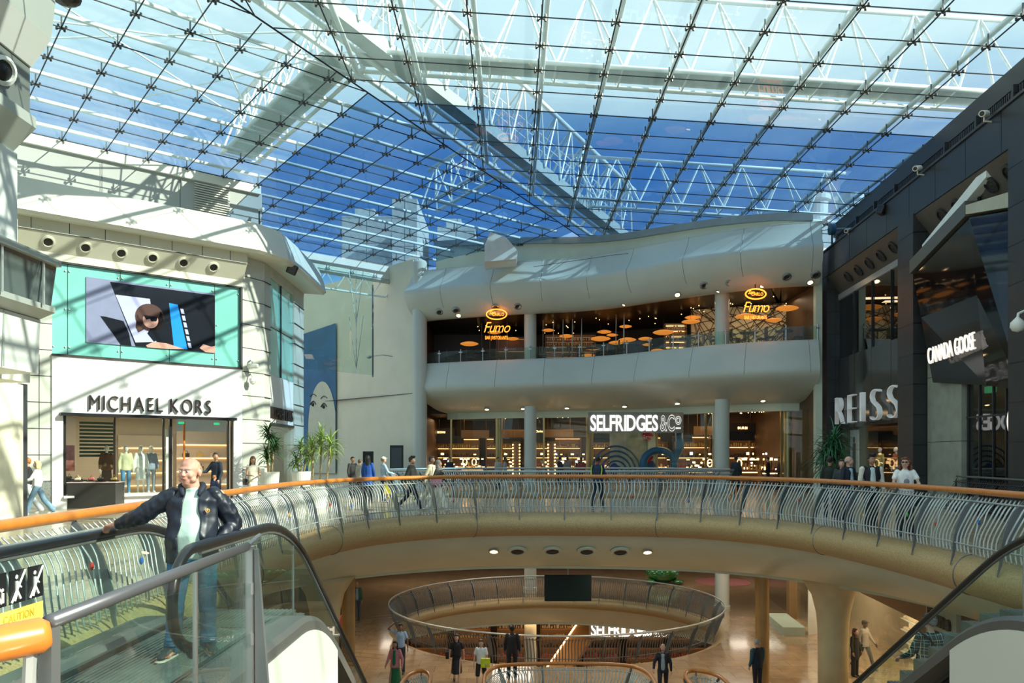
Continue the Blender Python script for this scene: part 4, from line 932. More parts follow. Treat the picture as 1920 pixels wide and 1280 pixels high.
# interiors
mb = MB(); wbox(mb, Ya-1, Yb+.8, 0, 9.5, -6, -5.8); struct('wall_right', mb, mat('reiss_interior', (.30, .26, .2), .6))
mb = MB(); wbox(mb, Ya-.2, Ya, 0, 9.5, -6, -.6); wbox(mb, Yb, Yb+.2, 0, 9.5, -6, -.6); struct('wall_right', mb, mat('reiss_side', (.25, .22, .17), .6))
mb = MB(); wbox(mb, Ya, Yb, 3.05, 3.2, -6, -.5); wbox(mb, Ya, Yb, 6.0, 6.15, -6, -.5); wbox(mb, Y0, Yb, 9.2, 9.35, -6, -.6); struct('ceiling', mb, M_blk)
mb = MB(); mb.b2((16.9, 6, 0), (17.2, 40, 13.0)); struct('wall_right', mb, M_dark)
area(WP(33, -3, 2.95), (4, 3), 90, (1, .85, .65)); area(WP(33, -3, 5.9), (4, 3), 25, (1, .7, .4))
M_let = mat('white_letter_face', (.85, .86, .84), .35, emit=.12); M_lets = mat('letter_side_steel', (.30, .30, .30), .35, .5)
t = thing('shop_sign', 'large white raised five-letter shop name on the dark glass band', 'sign', WP(33, -.3, 3.2))
xs = [36.7, 35.05, 33.55, 32.45, 30.7]
for ch_, Yl, w in zip('REISS', xs, (.9, .72, .22, .95, .98)):
    g = glyph(ch_, 1.36, .18, -.045); a = min(v.co.x for v in g.vertices); b = max(v.co.x for v in g.vertices)
    g.transform(WM(Yl, 3.12, -.2) @ Matrix.Scale(w/(b-a), 4, (1, 0, 0)) @ Matrix.Translation((-a, 0, 0)))
    link('letter', g, M_let, t)
# mannequins' platform + poster inside
mb = MB(); wbox(mb, 29.4, 36.8, 0.12, .35, -2.4, -.9); one('display_platform', mb, M_shelf, 'low display platform behind the window under the big white letters', 'platform')
c = WP(35.9, -.7, 1.2); t = thing('window_poster', 'tall white poster with a dark figure in the window under the big white letters', 'poster', c)
mb = MB(); wbox(mb, 35.4, 36.4, 1.0, 2.9, -.75, -.7); mb.build('sheet', mat('poster_white', (.75, .75, .72), .6), t); mb = MB(); wbox(mb, 35.7, 36.05, 1.1, 2.3, -.70, -.685); mb.ell(WP(35.88, -.69, 2.45), (.03, .12, .15)); mb.build('figure_print', mat('poster_figure', (.12, .06, .05), .6), t)
# CANADA GOOSE bay: concrete wall, hanging black faceted box
M_cw = brick('cast_concrete', (.34, .345, .28), (.31, .315, .25), (.06, .06, .05), 2.4, 2.2, rough=.6, rotx=True, msize=.012)
Ya, Yb = bays[1]
mb = MB(); wbox(mb, 25.2, 27.6, 0, 9.0, -.5, -.3); struct('wall_right', mb, M_cw)
mb = MB(); wbox(mb, Ya, 25.2, 3.6, 9.0, -1.2, -1.0); struct('wall_right', mb, M_black)
mb = MB(); wbox(mb, Ya, 25.2, 0.1, 4.5, -.5, -.48); struct('window_13', mb, M_dg)
mb = MB(); [wbox(mb, Y, Y+.05, 0, 4.5, -.52, -.44) for Y in (21.7, 22.9, 23.6, 24.4, 25.1)]; wbox(mb, Ya, 25.2, 2.9, 2.95, -.52, -.44); struct('trim_19', mb, M_dark)
mb = MB(); wbox(mb, Y0, 27.6, 0, 9.5, -6, -5.8); struct('wall_right', mb, mat('goose_interior', (.07, .09, .08), .6))
mb = MB(); wbox(mb, Y0, 20.6, 0, 10.05, -.8, -.3); struct('wall_right', mb, M_panel)
M_gbx = mat('black_gloss_facet', (.008, .008, .009), .04, spec=.6); M_goos = mat('lit_sign_letters', (.95, .9, .85), .4, emit=.7, ecol=(1, .9, .8))
t = thing('faceted_sign_box', 'black mirror-like faceted box with lit two-word lettering jutting over a shop entrance', 'shop sign', WP(24, .5, 5))
A1, A2, A3, A4 = at(1712, 516, 27.4), at(1817, 408, 23.6), at(1832, 553, 23.6), at(1727, 595, 27.2)
A5, A6 = at(1849, 722, 23.9), at(1749, 717, 26.6)
A7, A8 = at(1917, 392, 21.7), at(1917, 732, 21.9)
mb = MB(); mb.quad(A1, A4, A3, A2); mb.build('upper_facet', M_gbx, t, recalc=False)
mb = MB(); mb.quad(A4, A6, A5, A3); mb.build('lower_facet', mat('dark_mirror_facet', (.02, .02, .02), .10, spec=.5), t, recalc=False)
mb = MB(); mb.quad(A2, A3, A5, A8); mb.quad(A2, A8, A7, A7+V((0, 0, .01))) ; mb.build('side_facet', M_gbx, t, recalc=False)
bk = [p-nW*2.0 for p in (A1, A2, A7, A8, A5, A6)]
mb = MB(); mb.quad(A1, A2, bk[1], bk[0]); mb.quad(A2, A7, bk[2], bk[1]); mb.quad(A7, A8, bk[3], bk[2]); mb.quad(A8, A5, bk[4], bk[3]); mb.quad(A5, A6, bk[5], bk[4]); mb.quad(A6, A4, A4-nW*2, bk[5]); mb.quad(A4, A1, bk[0], A4-nW*2); mb.build('casing', M_gbx, t)
o = V((0, 0, .45)); mb = MB(); q0, q1 = A1+V((0, 0, .05)), A2+V((0, 0, .05)); mb.prism([q0+nW*.12, q1+nW*.12, q1+nW*.12+o, q0+nW*.12+o], -nW*.8); mb.build('top_frame', mat('bronze_frame', (.14, .13, .11), .35, .3), t)
q0 = A2+V((0, 0, .1)); q1 = A7+V((0, 0, .1)); mb = MB(); mb.prism([q0+nW*.1, q1+nW*.1, q1+nW*.1+o, q0+nW*.1+o*.6], -nW*.6); mb.build('top_frame', mat('pale_frame', (.42, .42, .33), .4), t)
xd = (A5-A6); fx = (A3-A4).normalized(); base = at(1745, 684, 26.3); end = at(1833, 655, 23.95); nrm = (A4-A6).normalized(); Mg = frame(base, (end-base), nrm)
Mg = Matrix.Translation((-.12, -.10, 0)) @ Mg
writing('CANADA GOOSE', Mg, .55, .06, M_goos, t, gap=.16, bold=-.02, center=False, width=(end-base).length)
# white truss foot behind the frame
mb = MB(); p = WP(27.2, .05, 8.6); q = WP(23, .05, 9.75); mb.prism([p, q, q+V((0, 0, .35)), p+V((0, 0, .3))], nW*-.3); one('white_beam', mb, M_stub, 'pale sloping beam above the faceted black box', 'beam')
# neon exit sign
c = at(1857, 730, 24.3); t = thing('exit_sign', 'small green exit sign under the black faceted box', 'sign', c); mb = MB(); mb.box(c, (.12, .42, .2)); mb.build('box', mat('exit_green', (.02, .45, .18), .4, emit=1.2), t)
# round logo at far right
c = at(1921, 788, 21.5); t = thing('round_sign', 'round white-ringed illuminated sign at the right picture edge', 'sign', c); M = frame(c+nW*.12, -dW)
MB().lathe([(.62, -.05), (.62, .0), (.01, .0)], seg=32).build('disc', M_black, t, M=M); MB().tube([M @ V((.52*math.cos(a), .52*math.sin(a), .02)) for a in [2*PI*i/32 for i in range(32)]], .045, 6, True).build('ring', M_goos, t)
mb = MB(); [mb.box(M @ V((.42*math.cos(a), .42*math.sin(a), .02)), (.05, .05, .06)) for a in [2*PI*i/22 for i in range(22)]]; mb.build('dots', M_goos, t)
# cameras and flood lamps on the right wall
def cctv(c, lab, d=(-.6, -.6, -.25), s=1.0):
    t = thing('security_camera', lab, 'camera', c); c = V(c); d = V(d).normalized()*s
    MB().tube([c-d*.18, c+d*.18], .07*s, 12).build('housing', M_white, t); MB().tube([c+d*.18, c+d*.19], .05*s, 12).build('lens', M_black, t); MB().tube([c, c+V((.05, .1, -.12))*s, c+V((.3, .15, -.12))*s], .02*s, 6).build('bracket', M_white, t)
cctv(WP(22.3, .45, 10.98+.3), 'white security camera on the dark fascia, nearest to the right edge', s=1.3)
cctv(WP(26.6, .45, 11.3), 'white security camera on the dark fascia left of the nearest one', s=1.3)
cctv(at(1590, 432, 34), 'small white security camera on the far dark corner', s=1.2)
for z in (0, 1): c = at(1691, 373+z*14, 29.0); one('wall_sensor', MB().box(c, (.2, .2, .2), bev=.03), M_white, 'small white box on the dark fascia, %s of the pair' % ('upper', 'lower')[z], 'sensor')
c = at(1657, 395, 30.3); t = thing('flood_light', 'black flood lamp fixed on the dark fascia', 'lamp', c); MB().box(c, (.5, .35, .35), rot=(.3, .2, .5), bev=.06).build('housing', M_black, t); MB().tube([c, c+V((.5, .1, .1))], .04, 6).build('bracket', M_black, t)
c = at(1560, 430, 36.6); t = thing('cable_winch', 'blue cable winch on a post at the far dark corner', 'winch', c); MB().lathe([(.22, -.12), (.26, -.1), (.26, .1), (.22, .12)], seg=20).build('drum', mat('winch_blue', (.03, .12, .22), .4), t, M=Matrix.Translation(c) @ Matrix.Rotation(PI/2, 4, 'Y'))
MB().tube([c+V((0, 0, -.2)), c+V((0, 0, -1.1))], .04, 6).tube([c+V((.25, 0, -.2)), c+V((.25, 0, -1.1))], .04, 6).build('post', M_black, t); MB().tube([c, c+V((1.2, 0, .05))], .05, 6).build('arm', M_silver, t)
one('catenary_cable', MB().tube([c+V((-.1, 0, 0)), at(1450, 445, 38), at(1300, 462, 40), at(1150, 478, 41.5), at(1000, 500, 43)], .012, 4), M_black, 'thin dark cable sagging across the upper white band', 'cable')
# dome camera on bracket at right edge
c = at(1908, 612, 19.8); t = thing('dome_camera', 'white dome camera hanging on a curved bracket at the right picture edge', 'camera', c)
MB().lathe([(.02, .25), (.16, .1), (.17, .0), (.12, -.1), (.01, -.14)], c, 20).build('dome', M_white, t, smooth=True); MB().tube([c+V((0, 0, .2)), c+V((.02, 0, .32)), c+V((.15, 0, .38)), c+V((.6, 0, .36))], .035, 8).build('bracket', M_white, t)
# seated guests' railing inside right
guard('balustrade', 'dark railing of the passage behind the right-hand shops', [V((13.2+.0, 20.5, 0)), V((13.5, 22, 0)), V((13.9, 25, 0))], 0, hand=M_fin, hr=.03, m_b=M_black, m_f=M_black, amp=0, nb=10, prof=[(0, 1.0), (.01, .9), (.01, .8), (.01, .6), (.01, .4), (.01, .3), (.01, .12), (.01, .03)], fin=.03, tip=0)
# ---- lower floor shops on the right
mb = MB(); YL0 = 17.5; YL1 = 45
def LP(Y, out=0, z=0): return V((9.6+.085*Y, Y, 0))+nW*out+V((0, 0, -5.7+z))
def lbox(mb, Y0, Y1, z0, z1, o0, o1): mb.rings([[LP(Y, o, z) for o, z in ((o0, z0), (o1, z0), (o1, z1), (o0, z1))] for Y in (Y0, Y1)])
lbox(mb, 15, 20.1, 0, 3.6, -.4, 0); lbox(mb, 15, 46, 2.75, 3.6, -.5, 0); lbox(mb, 21.9, 22.5, 0, 3.6, -.3, .05); lbox(mb, 29.5, 30.8, 0, 3.6, -.3, .05); lbox(mb, 36.5, 37.0, 0, 3.6, -.3, .05); struct('wall_right', mb, mat('shop_pier', (.26, .15, .06), .4))
mb = MB(); lbox(mb, 15, 46, 0, 3.6, -2.8, -2.6); struct('wall_right', mb, mat('lower_shop_back', (.45, .34, .2), .6))
for i, (Ya, Yb) in enumerate(((22.5, 29.5), (30.8, 36.5), (37, 45))): mb = MB(); lbox(mb, Ya, Yb, .05, 2.75, -.2, -.18); struct('window_%d' % (14+i), mb, M_gwin)
for k in range(5):
    Y = 23+1.3*k; t = thing('shoe_shelf', 'lit wall shelf of shoes behind the lower right shop window, %s bay' % ['nearest', 'second', 'third', 'fourth', 'farthest'][k], 'shelves', LP(Y, -2, 0), group='shoe shelves in the lower right shop')
    mb = MB(); lbox(mb, Y, Y+1.2, .1, 2.7, -2.5, -2.4); mb.build('backboard', mat('shoe_back', (.65, .48, .28), .5, emit=.6, ecol=(1, .7, .35)), t)
    for j in range(6):
        mb = MB(); lbox(mb, Y, Y+1.2, .3+.4*j, .33+.4*j, -2.4, -2.1); mb.build('shelf', M_white, t)
    mb = MB()
    for j in range(6):
        for q in range(5): mb.ell(LP(Y+.15+.22*q, -2.22, .39+.4*j), (.10, .05, .06), 1)
    mb.build('shoes', M_goods[(k) % 4], t)['kind'] = 'stuff'
area(LP(26, -1.2, 2.7), (1.6, 5), 160, (1, .75, .45)); area(LP(34, -1.2, 2.7), (1.6, 4), 60, (1, .8, .6))
t = thing('shop_sign', 'black raised letters on a pale board above the lower right shop', 'sign', LP(20.8, .1, 3.2)); mb = MB(); lbox(mb, 20.15, 21.9, 2.55, 3.55, 0, .12); mb.build('board', mat('dune_board', (.62, .55, .42), .5), t)
Md = frame(LP(21.65, .17, 2.95), -dW); writing('Dune', Md, .40, .07, M_black, t, gap=.05, bold=.05, center=False, width=1.25); writing('LONDON', Md @ Matrix.Translation((.35, -.25, 0)), .10, .03, M_black, t, gap=.4, center=False, width=.6, split=False, name='lettering')
one('display_plinth', MB().prism([LP(33, .3, 0), LP(36, .3, 0), LP(36, 1.2, 0), LP(33, 1.2, 0)], (0, 0, .35)), mat('pale_green_plinth', (.42, .48, .36), .5), 'low pale display plinth before the far lower shop window', 'plinth')
one('folded_screen', MB().prism([(12.3, 33.2, -5.7), (12.9, 33.6, -5.7), (12.9, 33.6, -2.9), (12.3, 33.2, -2.6)], (0, .06, 0)), M_white, 'white angular screen beside the far lower shop window', 'screen')
# ================================================================== left shop building
OM = V((-12.7, 28, 0))
def MP(s, o=0.0, z=0.0): return OM+uA*s+nA*o+V((0, 0, z))
def MS(x, o=0.0):
    k = (x-960)/F; b = OM+nA*o; return (k*b.y-b.x)/(uA.x-uA.y*k)
def MZ(x, y, o=0.0): return EYE+(855-y)/F*MP(MS(x, o), o).y
def mbox(mb, s0, s1, z0, z1, o0, o1): mb.rings([[MP(s, o, z) for o, z in ((o0, z0), (o1, z0), (o1, z1), (o0, z1))] for s in (s0, s1)])
M_mk = mat('white_shopfront_render', (.86, .85, .82), .45, noise=(.8, .03))
M_stone = mat('pale_green_stone_panel', (.56, .57, .50), .45, noise=(1.3, .07)); M_joint = mat('panel_joint', (.03, .03, .03), .6)
M_teal = mat('teal_backed_glass', (.22, .60, .52), .10, noise=(.5, .12), coat=1)
S0, S1 = MS(96), MS(452)
# pier on the far left of the shop, with joints
mb = MB(); mbox(mb, MS(-40), MS(97), 0, 9.4, -.5, .06); struct('wall_left', mb, M_stone)
mb = MB(); [mbox(mb, MS(-40), MS(97), z, z+.025, -.4, .066) for z in (.9, 1.75, 2.6, 3.45, 4.3, 5.15, 6.0)]; mbox(mb, MS(72), MS(72)+.02, 0, 5, -.4, .066); struct('trim_20', mb, M_joint)
mb = MB(); mbox(mb, MS(-40), MS(97), 0, .9, .05, .075); struct('baseboard_left', mb, mat('dark_granite', (.20, .21, .19), .35, noise=(20, .3)))
# white shopfront around the opening
so0, so1 = MS(117), MS(436)
mb = MB(); mbox(mb, S0, so0, 0, 3.1, -.3, .12); mbox(mb, so1, S1, 0, 3.1, -.3, .12); mbox(mb, S0, S1, 3.1, 5.02, -.3, .12); struct('wall_left', mb, M_mk)
mb = MB(); mbox(mb, MS(110), MS(438), 3.04, 3.14, -.2, .34); struct('trim_21', mb, M_black)
mb = MB(); mbox(mb, so0, MS(316), 0, .35, -.3, .1); mbox(mb, so0, MS(316), .35, .42, -.9, .25); struct('baseboard_left', mb, M_mk)
for i, x in enumerate((118, 214, 306, 318, 427, 434)):
    mb = MB(); w = .09 if i in (0, 3, 5) else .045; mbox(mb, MS(x), MS(x)+w, .4 if i < 3 else 0, 3.05, -.12, .0); struct('trim_22', mb, M_black)
for i, (x0, x1) in enumerate(((120, 213), (216, 305), (307, 316))): mb = MB(); mbox(mb, MS(x0), MS(x1), .42, 3.0, -.07, -.05); struct('window_%d' % (20+i), mb, M_gwin)
# teal glass band with the big screen
mb = MB(); mbox(mb, S0, S1, 5.04, 8.05, -.2, 0.0); struct('wall_left', mb, M_teal)
for i, x in enumerate((126, 225, 317, 402)): mb = MB(); mbox(mb, MS(x), MS(x)+.02, 5.04, 8.05, -.1, .006); struct('trim_23', mb, M_joint)
mb = MB()
for x in (100, 122, 130, 221, 229, 313, 321, 398, 406, 446):
    for z in (5.3, 6.55, 7.8): p = MP(MS(x), .01, z); mb.ell(p, .035, 1)
struct('trim_24', mb, M_steel)
mb = MB(); mbox(mb, S0, S1, 4.98, 5.05, -.1, .16); mbox(mb, S0, S1, 8.03, 8.08, -.1, .1); mbox(mb, S1-.06, S1, 5, 8.1, -.1, .12); struct('trim_25', mb, M_joint)
# video screen (flat picture: a person in sunglasses resting behind dark straps)
sa, sb = MS(161), MS(402); zb, zt = 5.52, 7.70; hh = zt-zb; ww = sb-sa
t = thing('video_screen', 'large video screen in the teal glass band showing a person in sunglasses', 'screen', MP((sa+sb)/2, .02, zb))
mb = MB(); mbox(mb, sa, sb, zb, zt, .01, .04); mb.build('panel', mat('screen_grey_blue', (.22, .24, .36), .15, emit=.25), t)
def spoly(pts, m, lay, nm='picture'):
    mb = MB(); P = [MP(sa+ww*x, .04+.002*lay, zb+hh*y) for x, y in pts]; mb.prism(P, nA*.002); mb.build(nm, m, t)
M_s1 = mat('screen_dark', (.015, .018, .025), .12); M_s2 = mat('screen_lilac', (.42, .44, .66), .15, emit=.25); M_s3 = mat('screen_blue', (.02, .22, .60), .15, emit=.5); M_s4 = mat('screen_hair', (.08, .035, .03), .3); M_s5 = mat('screen_skin', (.55, .30, .24), .3, emit=.15)
spoly([(.17, .97), (1, .97), (1, .0), (.36, .0)], M_s1, 1)
spoly([(.21, .78), (.47, .78), (.52, .1), (.36, .06)], M_s2, 2); spoly([(.62, .75), (.69, .74), (.77, .02), (.66, .02)], M_s3, 3)
spoly([(.27, .38), (.31, .20), (.33, .0), (.25, .0), (.10, .42), (.14, .42)], M_s1, 3)
el = lambda cx, cy, rx, ry: [(cx+rx*math.cos(a), cy+ry*math.sin(a)) for a in [2*PI*i/24 for i in range(24)]]
spoly(el(.47, .48, .115, .22), M_s4, 4); spoly([(.37, .52), (.44, .3), (.38, .22), (.36, .3)], M_s4, 4); spoly([(.55, .6), (.60, .5), (.62, .2), (.5, .1), (.45, .22)], M_s1, 4)
spoly(el(.475, .44, .06, .13), M_s5, 5); spoly([(.41, .60), (.55, .60), (.54, .50), (.42, .49)], M_s4, 6); spoly([(.42, .51), (.53, .50), (.52, .43), (.48, .42), (.47, .46), (.44, .44)], M_s1, 7)
spoly([(.44, .03), (.5, .10), (.6, .09), (.75, .02), (.6, .0), (.45, .0)], M_s5, 6); spoly([(.87, .06), (.9, .13), (.97, .1), (1, .12), (1, .0), (.92, .0)], M_s5, 6)
for k in range(6): spoly([(.71+.012*k, .68-.11*k), (.735+.012*k, .68-.11*k), (.745+.012*k, .60-.11*k), (.72+.012*k, .60-.11*k)], M_s2, 6)
# name of the shop
t = thing('shop_sign', 'dark raised letters on the white wall above the fashion shop window', 'sign', MP(MS(277), .1, 3.2))
M_bl = mat('dark_bronze_letter', (.03, .018, .016), .35)
writing('MICHAEL KORS', frame(MP(MS(165), .18, 3.27), uA), .50, .08, M_bl, t, gap=.30, bold=-.012, center=False, width=MS(392)-MS(165))
# speaker soffit, beige panels, canopy
CAN = [MP(-9, 0), MP(MS(452)+.05, 0), V((-9.70, 31.15, 0)), V((-9.66, 33, 0)), V((-9.72, 37.2, 0))]
def csweep(name, prof, m):
    mb = MB(); n = len(CAN); R = []
    for i, p in enumerate(CAN):
        a = (CAN[min(i+1, n-1)]-CAN[max(i, 1)-1 if i == n-1 else i]).normalized() if i < n-1 else (CAN[i]-CAN[i-1]).normalized()
        b = (CAN[i]-CAN[i-1]).normalized() if i else a
        na, nb_ = V((a.y, -a.x, 0)), V((b.y, -b.x, 0)); m_ = (na+nb_).normalized(); k = 1/max(.5, m_.dot(na))
        R.append([p+m_*d*k+V((0, 0, z)) for d, z in prof])
    mb.rings(R); return struct(name, mb, m)
M_cpan = mat('cream_canopy_panel', (.66, .64, .52), .45, noise=(.8, .05)); M_lite = mat('pale_canopy_fascia', (.74, .73, .64), .5, noise=(.8, .05))
mb = MB(); [mb.rings([[MP(s, o, z) for o, z in ((-.2, 8.08), (.12, 8.08), (.12, 8.32), (.55, 8.88), (.55, 9.4), (-.2, 9.4))] for s in (-9, S1+.02)])]; struct('ceiling', mb, M_cpan)
mb = MB(); [mbox(mb, MS(x, .5), MS(x, .5)+.02, 8.9, 9.35, .5, .556) for x in (57, 129, 196, 261, 321, 378, 430)]; mbox(mb, -8, S1, 8.86, 8.885, .5, .556); struct('trim_26', mb, M_joint)
csweep('trim_27', [(-.3, 9.3), (.95, 9.22), (1.08, 9.32), (.98, 9.75), (.75, 10.40), (-.3, 10.5)], M_lite)
csweep('wall_left', [(-.2, 8.95), (.02, 8.95), (.06, 9.35), (-.2, 9.35)], M_stone)
for k, x in enumerate((90, 160, 227, 286, 344, 400)):
    c = MP(MS(x, .33), .335, 8.60); d = (nA*.79-V((0, 0, .61))).normalized(); M = Matrix.Translation(c) @ d.to_track_quat('Z', 'Y').to_matrix().to_4x4()
    t = thing('ceiling_speaker', '%s from left of six round speakers in the cream soffit above the video screen' % ['first', 'second', 'third', 'fourth', 'fifth', 'sixth'][k], 'speaker', c, group='speakers above the video screen')
    MB().lathe([(.21, -.04), (.21, .03), (.15, .05), (.14, .02)], seg=24).build('ring', M_cpan, t, M=M); MB().lathe([(.145, .015), (.12, .025), (.01, .03)], seg=20).build('cone', M_black, t, M=M)
# roof slab behind the canopy and the set-back grey parapet up to the glass
mb = MB(); mb.rings([[MP(s, o, z) for o, z in ((.7, 10.3), (.7, 10.42), (-5.4, 10.6), (-5.4, 10.3))] for s in (-12, 3.1)]); struct('ceiling', mb, M_stone)
def PW(s, r, z=0): p = V((PA.x, PA.y, 0))+uA*s+nA*r; p.z = z; return p
mb = MB(); mb.rings([[PW(s, r, z) for r, z in ((-.1, 10.3), (-.1, 13.45), (-.6, 13.45), (-.6, 10.3))] for s in (-16, .6)]); struct('wall_left', mb, mat('grey_render', (.42, .43, .41), .7, noise=(.7, .06)))
mb = MB(); mb.rings([[PW(s, r, z) for r, z in ((.05, 13.4), (.05, 13.78), (-.7, 13.78), (-.7, 13.4))] for s in (-16, .5)]); struct('trim_28', mb, M_lite)
mb = MB(); [mb.rings([[PW(s, -.02, z) for z in (12.0, 13.3)], [PW(s+.02, -.02, z) for z in (12.0, 13.3)]], closed_u=False, cap=False) for s in (-3, -6, -9)]; struct('trim_29', mb, M_joint)
t = thing('louvre_grille', 'pale slatted vent grille in the grey parapet below the roof truss', 'vent', PW(-1.6, 0, 12)); mb = MB()
for k in range(14): mb.rings([[PW(s, r, 12.0+.1*k+q) for r, q in ((-.05, 0), (.02, -.03), (.02, .0), (-.05, .03))] for s in (-2.4, -.9)])
mb.build('slats', M_lite, t)
t = thing('security_camera', 'small white camera on a black pole at the end of the grey parapet', 'camera', PW(.3, .3, 11.6)); MB().tube([PW(.3, .3, 10.5), PW(.3, .3, 12.6)], .03, 6).build('pole', M_black, t); MB().tube([PW(.3, .3, 12.6), PW(.3, .3, 12.6)+V((.25, -.2, 0))], .06, 8).build('housing', M_white, t)
# corner pier and east side
def wallseg(name, a, b, z0, z1, m, th=.4, out=0):
    a = V(a+(0,)) if len(a) == 2 else V(a); b = V(b+(0,)) if len(b) == 2 else V(b); d = (b-a).normalized(); n = V((d.y, -d.x, 0)); mb = MB()
    mb.rings([[p+n*o+V((0, 0, z)) for o, z in ((-th, z0), (out, z0), (out, z1), (-th, z1))] for p in (a, b)]); return struct(name, mb, m)
K0 = MP(S1); K0 = (K0.x, K0.y); K1 = (-9.70, 31.15); K2 = (-9.66, 33.0); K2b = (-9.64, 31.75); K3 = (-9.69, 35.4); K4 = (-9.74, 37.2)
wallseg('wall_left', K0, K1, 0, 9.2, M_stone, out=.08); wallseg('wall_left', K1, K2b, 0, 9.2, M_stone, out=.05); wallseg('wall_left', K3, K4, 0, 9.2, M_stone, out=.05)
for (a, b) in ((K0, K1), (K1, K2b), (K3, K4)):
    for z in (1.3, 2.2, 3.1, 4.0, 4.9, 5.8, 6.7, 7.6, 8.5): wallseg('trim_30', a, b, z, z+.025, M_joint, .2, out=.087)
wallseg('baseboard_left', K0, K1, 0, 1.25, mat('dark_granite', (.2, .21, .19)), out=.09); 
wallseg('wall_left', K2b, K3, 5.0, 8.85, M_teal, out=-.05); wallseg('wall_left', K2b, K3, 3.05, 4.98, M_mk, out=0); wallseg('trim_31', K2b, K3, 2.98, 3.06, M_black, out=.06); wallseg('trim_32', K2b, K3, 8.85, 9.25, M_cpan, out=.0)
wallseg('window_23', K2b, K3, .1, 2.98, M_gwin, th=.12, out=-.1); wallseg('trim_33', (-9.66, 33.5), (-9.66, 33.55), 5, 8.85, M_joint, out=.0); wallseg('trim_33', K2b, K3, 6.9, 6.93, M_joint, out=-.04)
t = thing('shop_sign', 'dark shop lettering on the narrow side face of the white corner', 'sign', (-9.6, 33.5, 3.2)); writing('MICHAEL KORS', frame((-9.6, 31.9, 3.22), V(K3+(0,))-V(K2b+(0,))), .5, .08, M_bl, t, gap=.25, bold=-.01, center=False, width=3.2)
# inside the shop
M_cr = mat('shop_cream', (.55, .47, .36), .6, noise=(.6, .08))
mb = MB(); mbox(mb, -4.5, 3.0, 0, 4.4, -6.6, -6.4); mbox(mb, -3.2, -3.0, 0, 4.4, -6.4, -.3); struct('wall_left', mb, M_cr)
mb = MB(); mbox(mb, -4.5, 3.0, 3.3, 3.5, -6.4, -.3); struct('ceiling', mb, mat('shop_ceiling_grey', (.35, .33, .28), .6))
mb = MB(); mbox(mb, -4.5, 3.0, 0, .04, -6.4, -.3); struct('floor', mb, M_cr)
mb = MB(); mb.b2((-9.9, 37.0, 0), (-18, 37.3, 9.3)); struct('wall_left', mb, M_stone)
def mshelf(x, o, w, h, lab, goods=True):
    s = MS(x, o); t = thing('shelf_unit', lab, 'shelves', MP(s, o, 0)); mb = MB(); mbox(mb, s, s+w, 0, h, o-.3, o-.26); mb.build('back', M_cr, t)
    for k in range(4):
        z = .5+k*(h-.5)/4; mb = MB(); mbox(mb, s, s+w, z, z+.03, o-.26, o+.08); mb.build('shelf', M_mk, t)
        mb = MB(); mbox(mb, s, s+w, z-.03, z-.01, o-.24, o-.2); mb.build('light_strip', M_warm, t)
        if k not in (1, 2): continue
        for q in range(int(w/.6)):
            g = MB(); ss = s+.2+q*.6; mbox(g, ss, ss+.26, z+.03, z+.2, o-.15, o-.02); g.tube([MP(ss+.04, o-.08, z+.2), MP(ss+.08, o-.08, z+.3), MP(ss+.18, o-.08, z+.3), MP(ss+.22, o-.08, z+.2)], .012, 5)
            one('handbag', g, M_goods[(q+k) % 4], 'handbag %s on the %s of the %s back shelves' % (['at left', 'in the middle', 'at right'][q % 3], ('', 'second shelf', 'third shelf')[k], 'right' if x == 335 else 'middle'), 'handbag', 'handbags on the fashion shop shelves')
mshelf(335, -5.6, 2.2, 2.8, 'lit white shelves at the back right of the fashion shop'); mshelf(225, -6.0, 1.8, 2.6, 'lit white shelves at the back middle of the fashion shop')
t = thing('slatted_screen', 'dark green slatted panel hanging inside the left shop window', 'screen', MP(MS(150, -2), -2, 1.6)); mb = MB(); [mbox(mb, MS(150, -2), MS(196, -2)+.3, 1.7+.13*k, 1.78+.13*k, -2.1, -2) for k in range(10)]; mb.build('slats', mat('green_slat', (.05, .09, .06), .5), t)
t = thing('window_poster', 'red and blue poster inside the left shop window', 'poster', MP(MS(124, -1.5), -1.5, 1)); mb = MB(); mbox(mb, MS(122, -1.5), MS(140, -1.5), 1.2, 2.1, -1.52, -1.5); mb.build('sheet', mat('poster_red', (.35, .08, .06), .5, noise=(3, .7)), t)
t = thing('entrance_banner', 'white upright panel with small dark writing at the shop entrance', 'banner', MP(MS(318), .0, .0)); mb = MB(); mbox(mb, MS(319), MS(331), .02, 2.7, -.5, -.45); mb.build('panel', M_mk, t)
mb = MB(); mbox(mb, MS(344, -.6), MS(347.5, -.6), 1.2, 3.0, -.66, -.6); one('wooden_door_edge', mb, M_wood, 'bright orange wooden strip of the open shop door', 'door edge')
for x, o in ((180, -3), (270, -3.2), (370, -3.2)): area(MP(MS(x, o), o, 3.25), (1.6, 1.6), 60, (1, .86, .66))
for x, k in ((345, 0), (412, 1)): c = MP(MS(x), -.3, 2.93); one('exit_sign', MB().box(c, (.18, .1, .08)), mat('exit_green', (.02, .45, .18)), 'tiny green exit sign in the shop entrance, %s' % ('left one', 'right one')[k], 'sign')
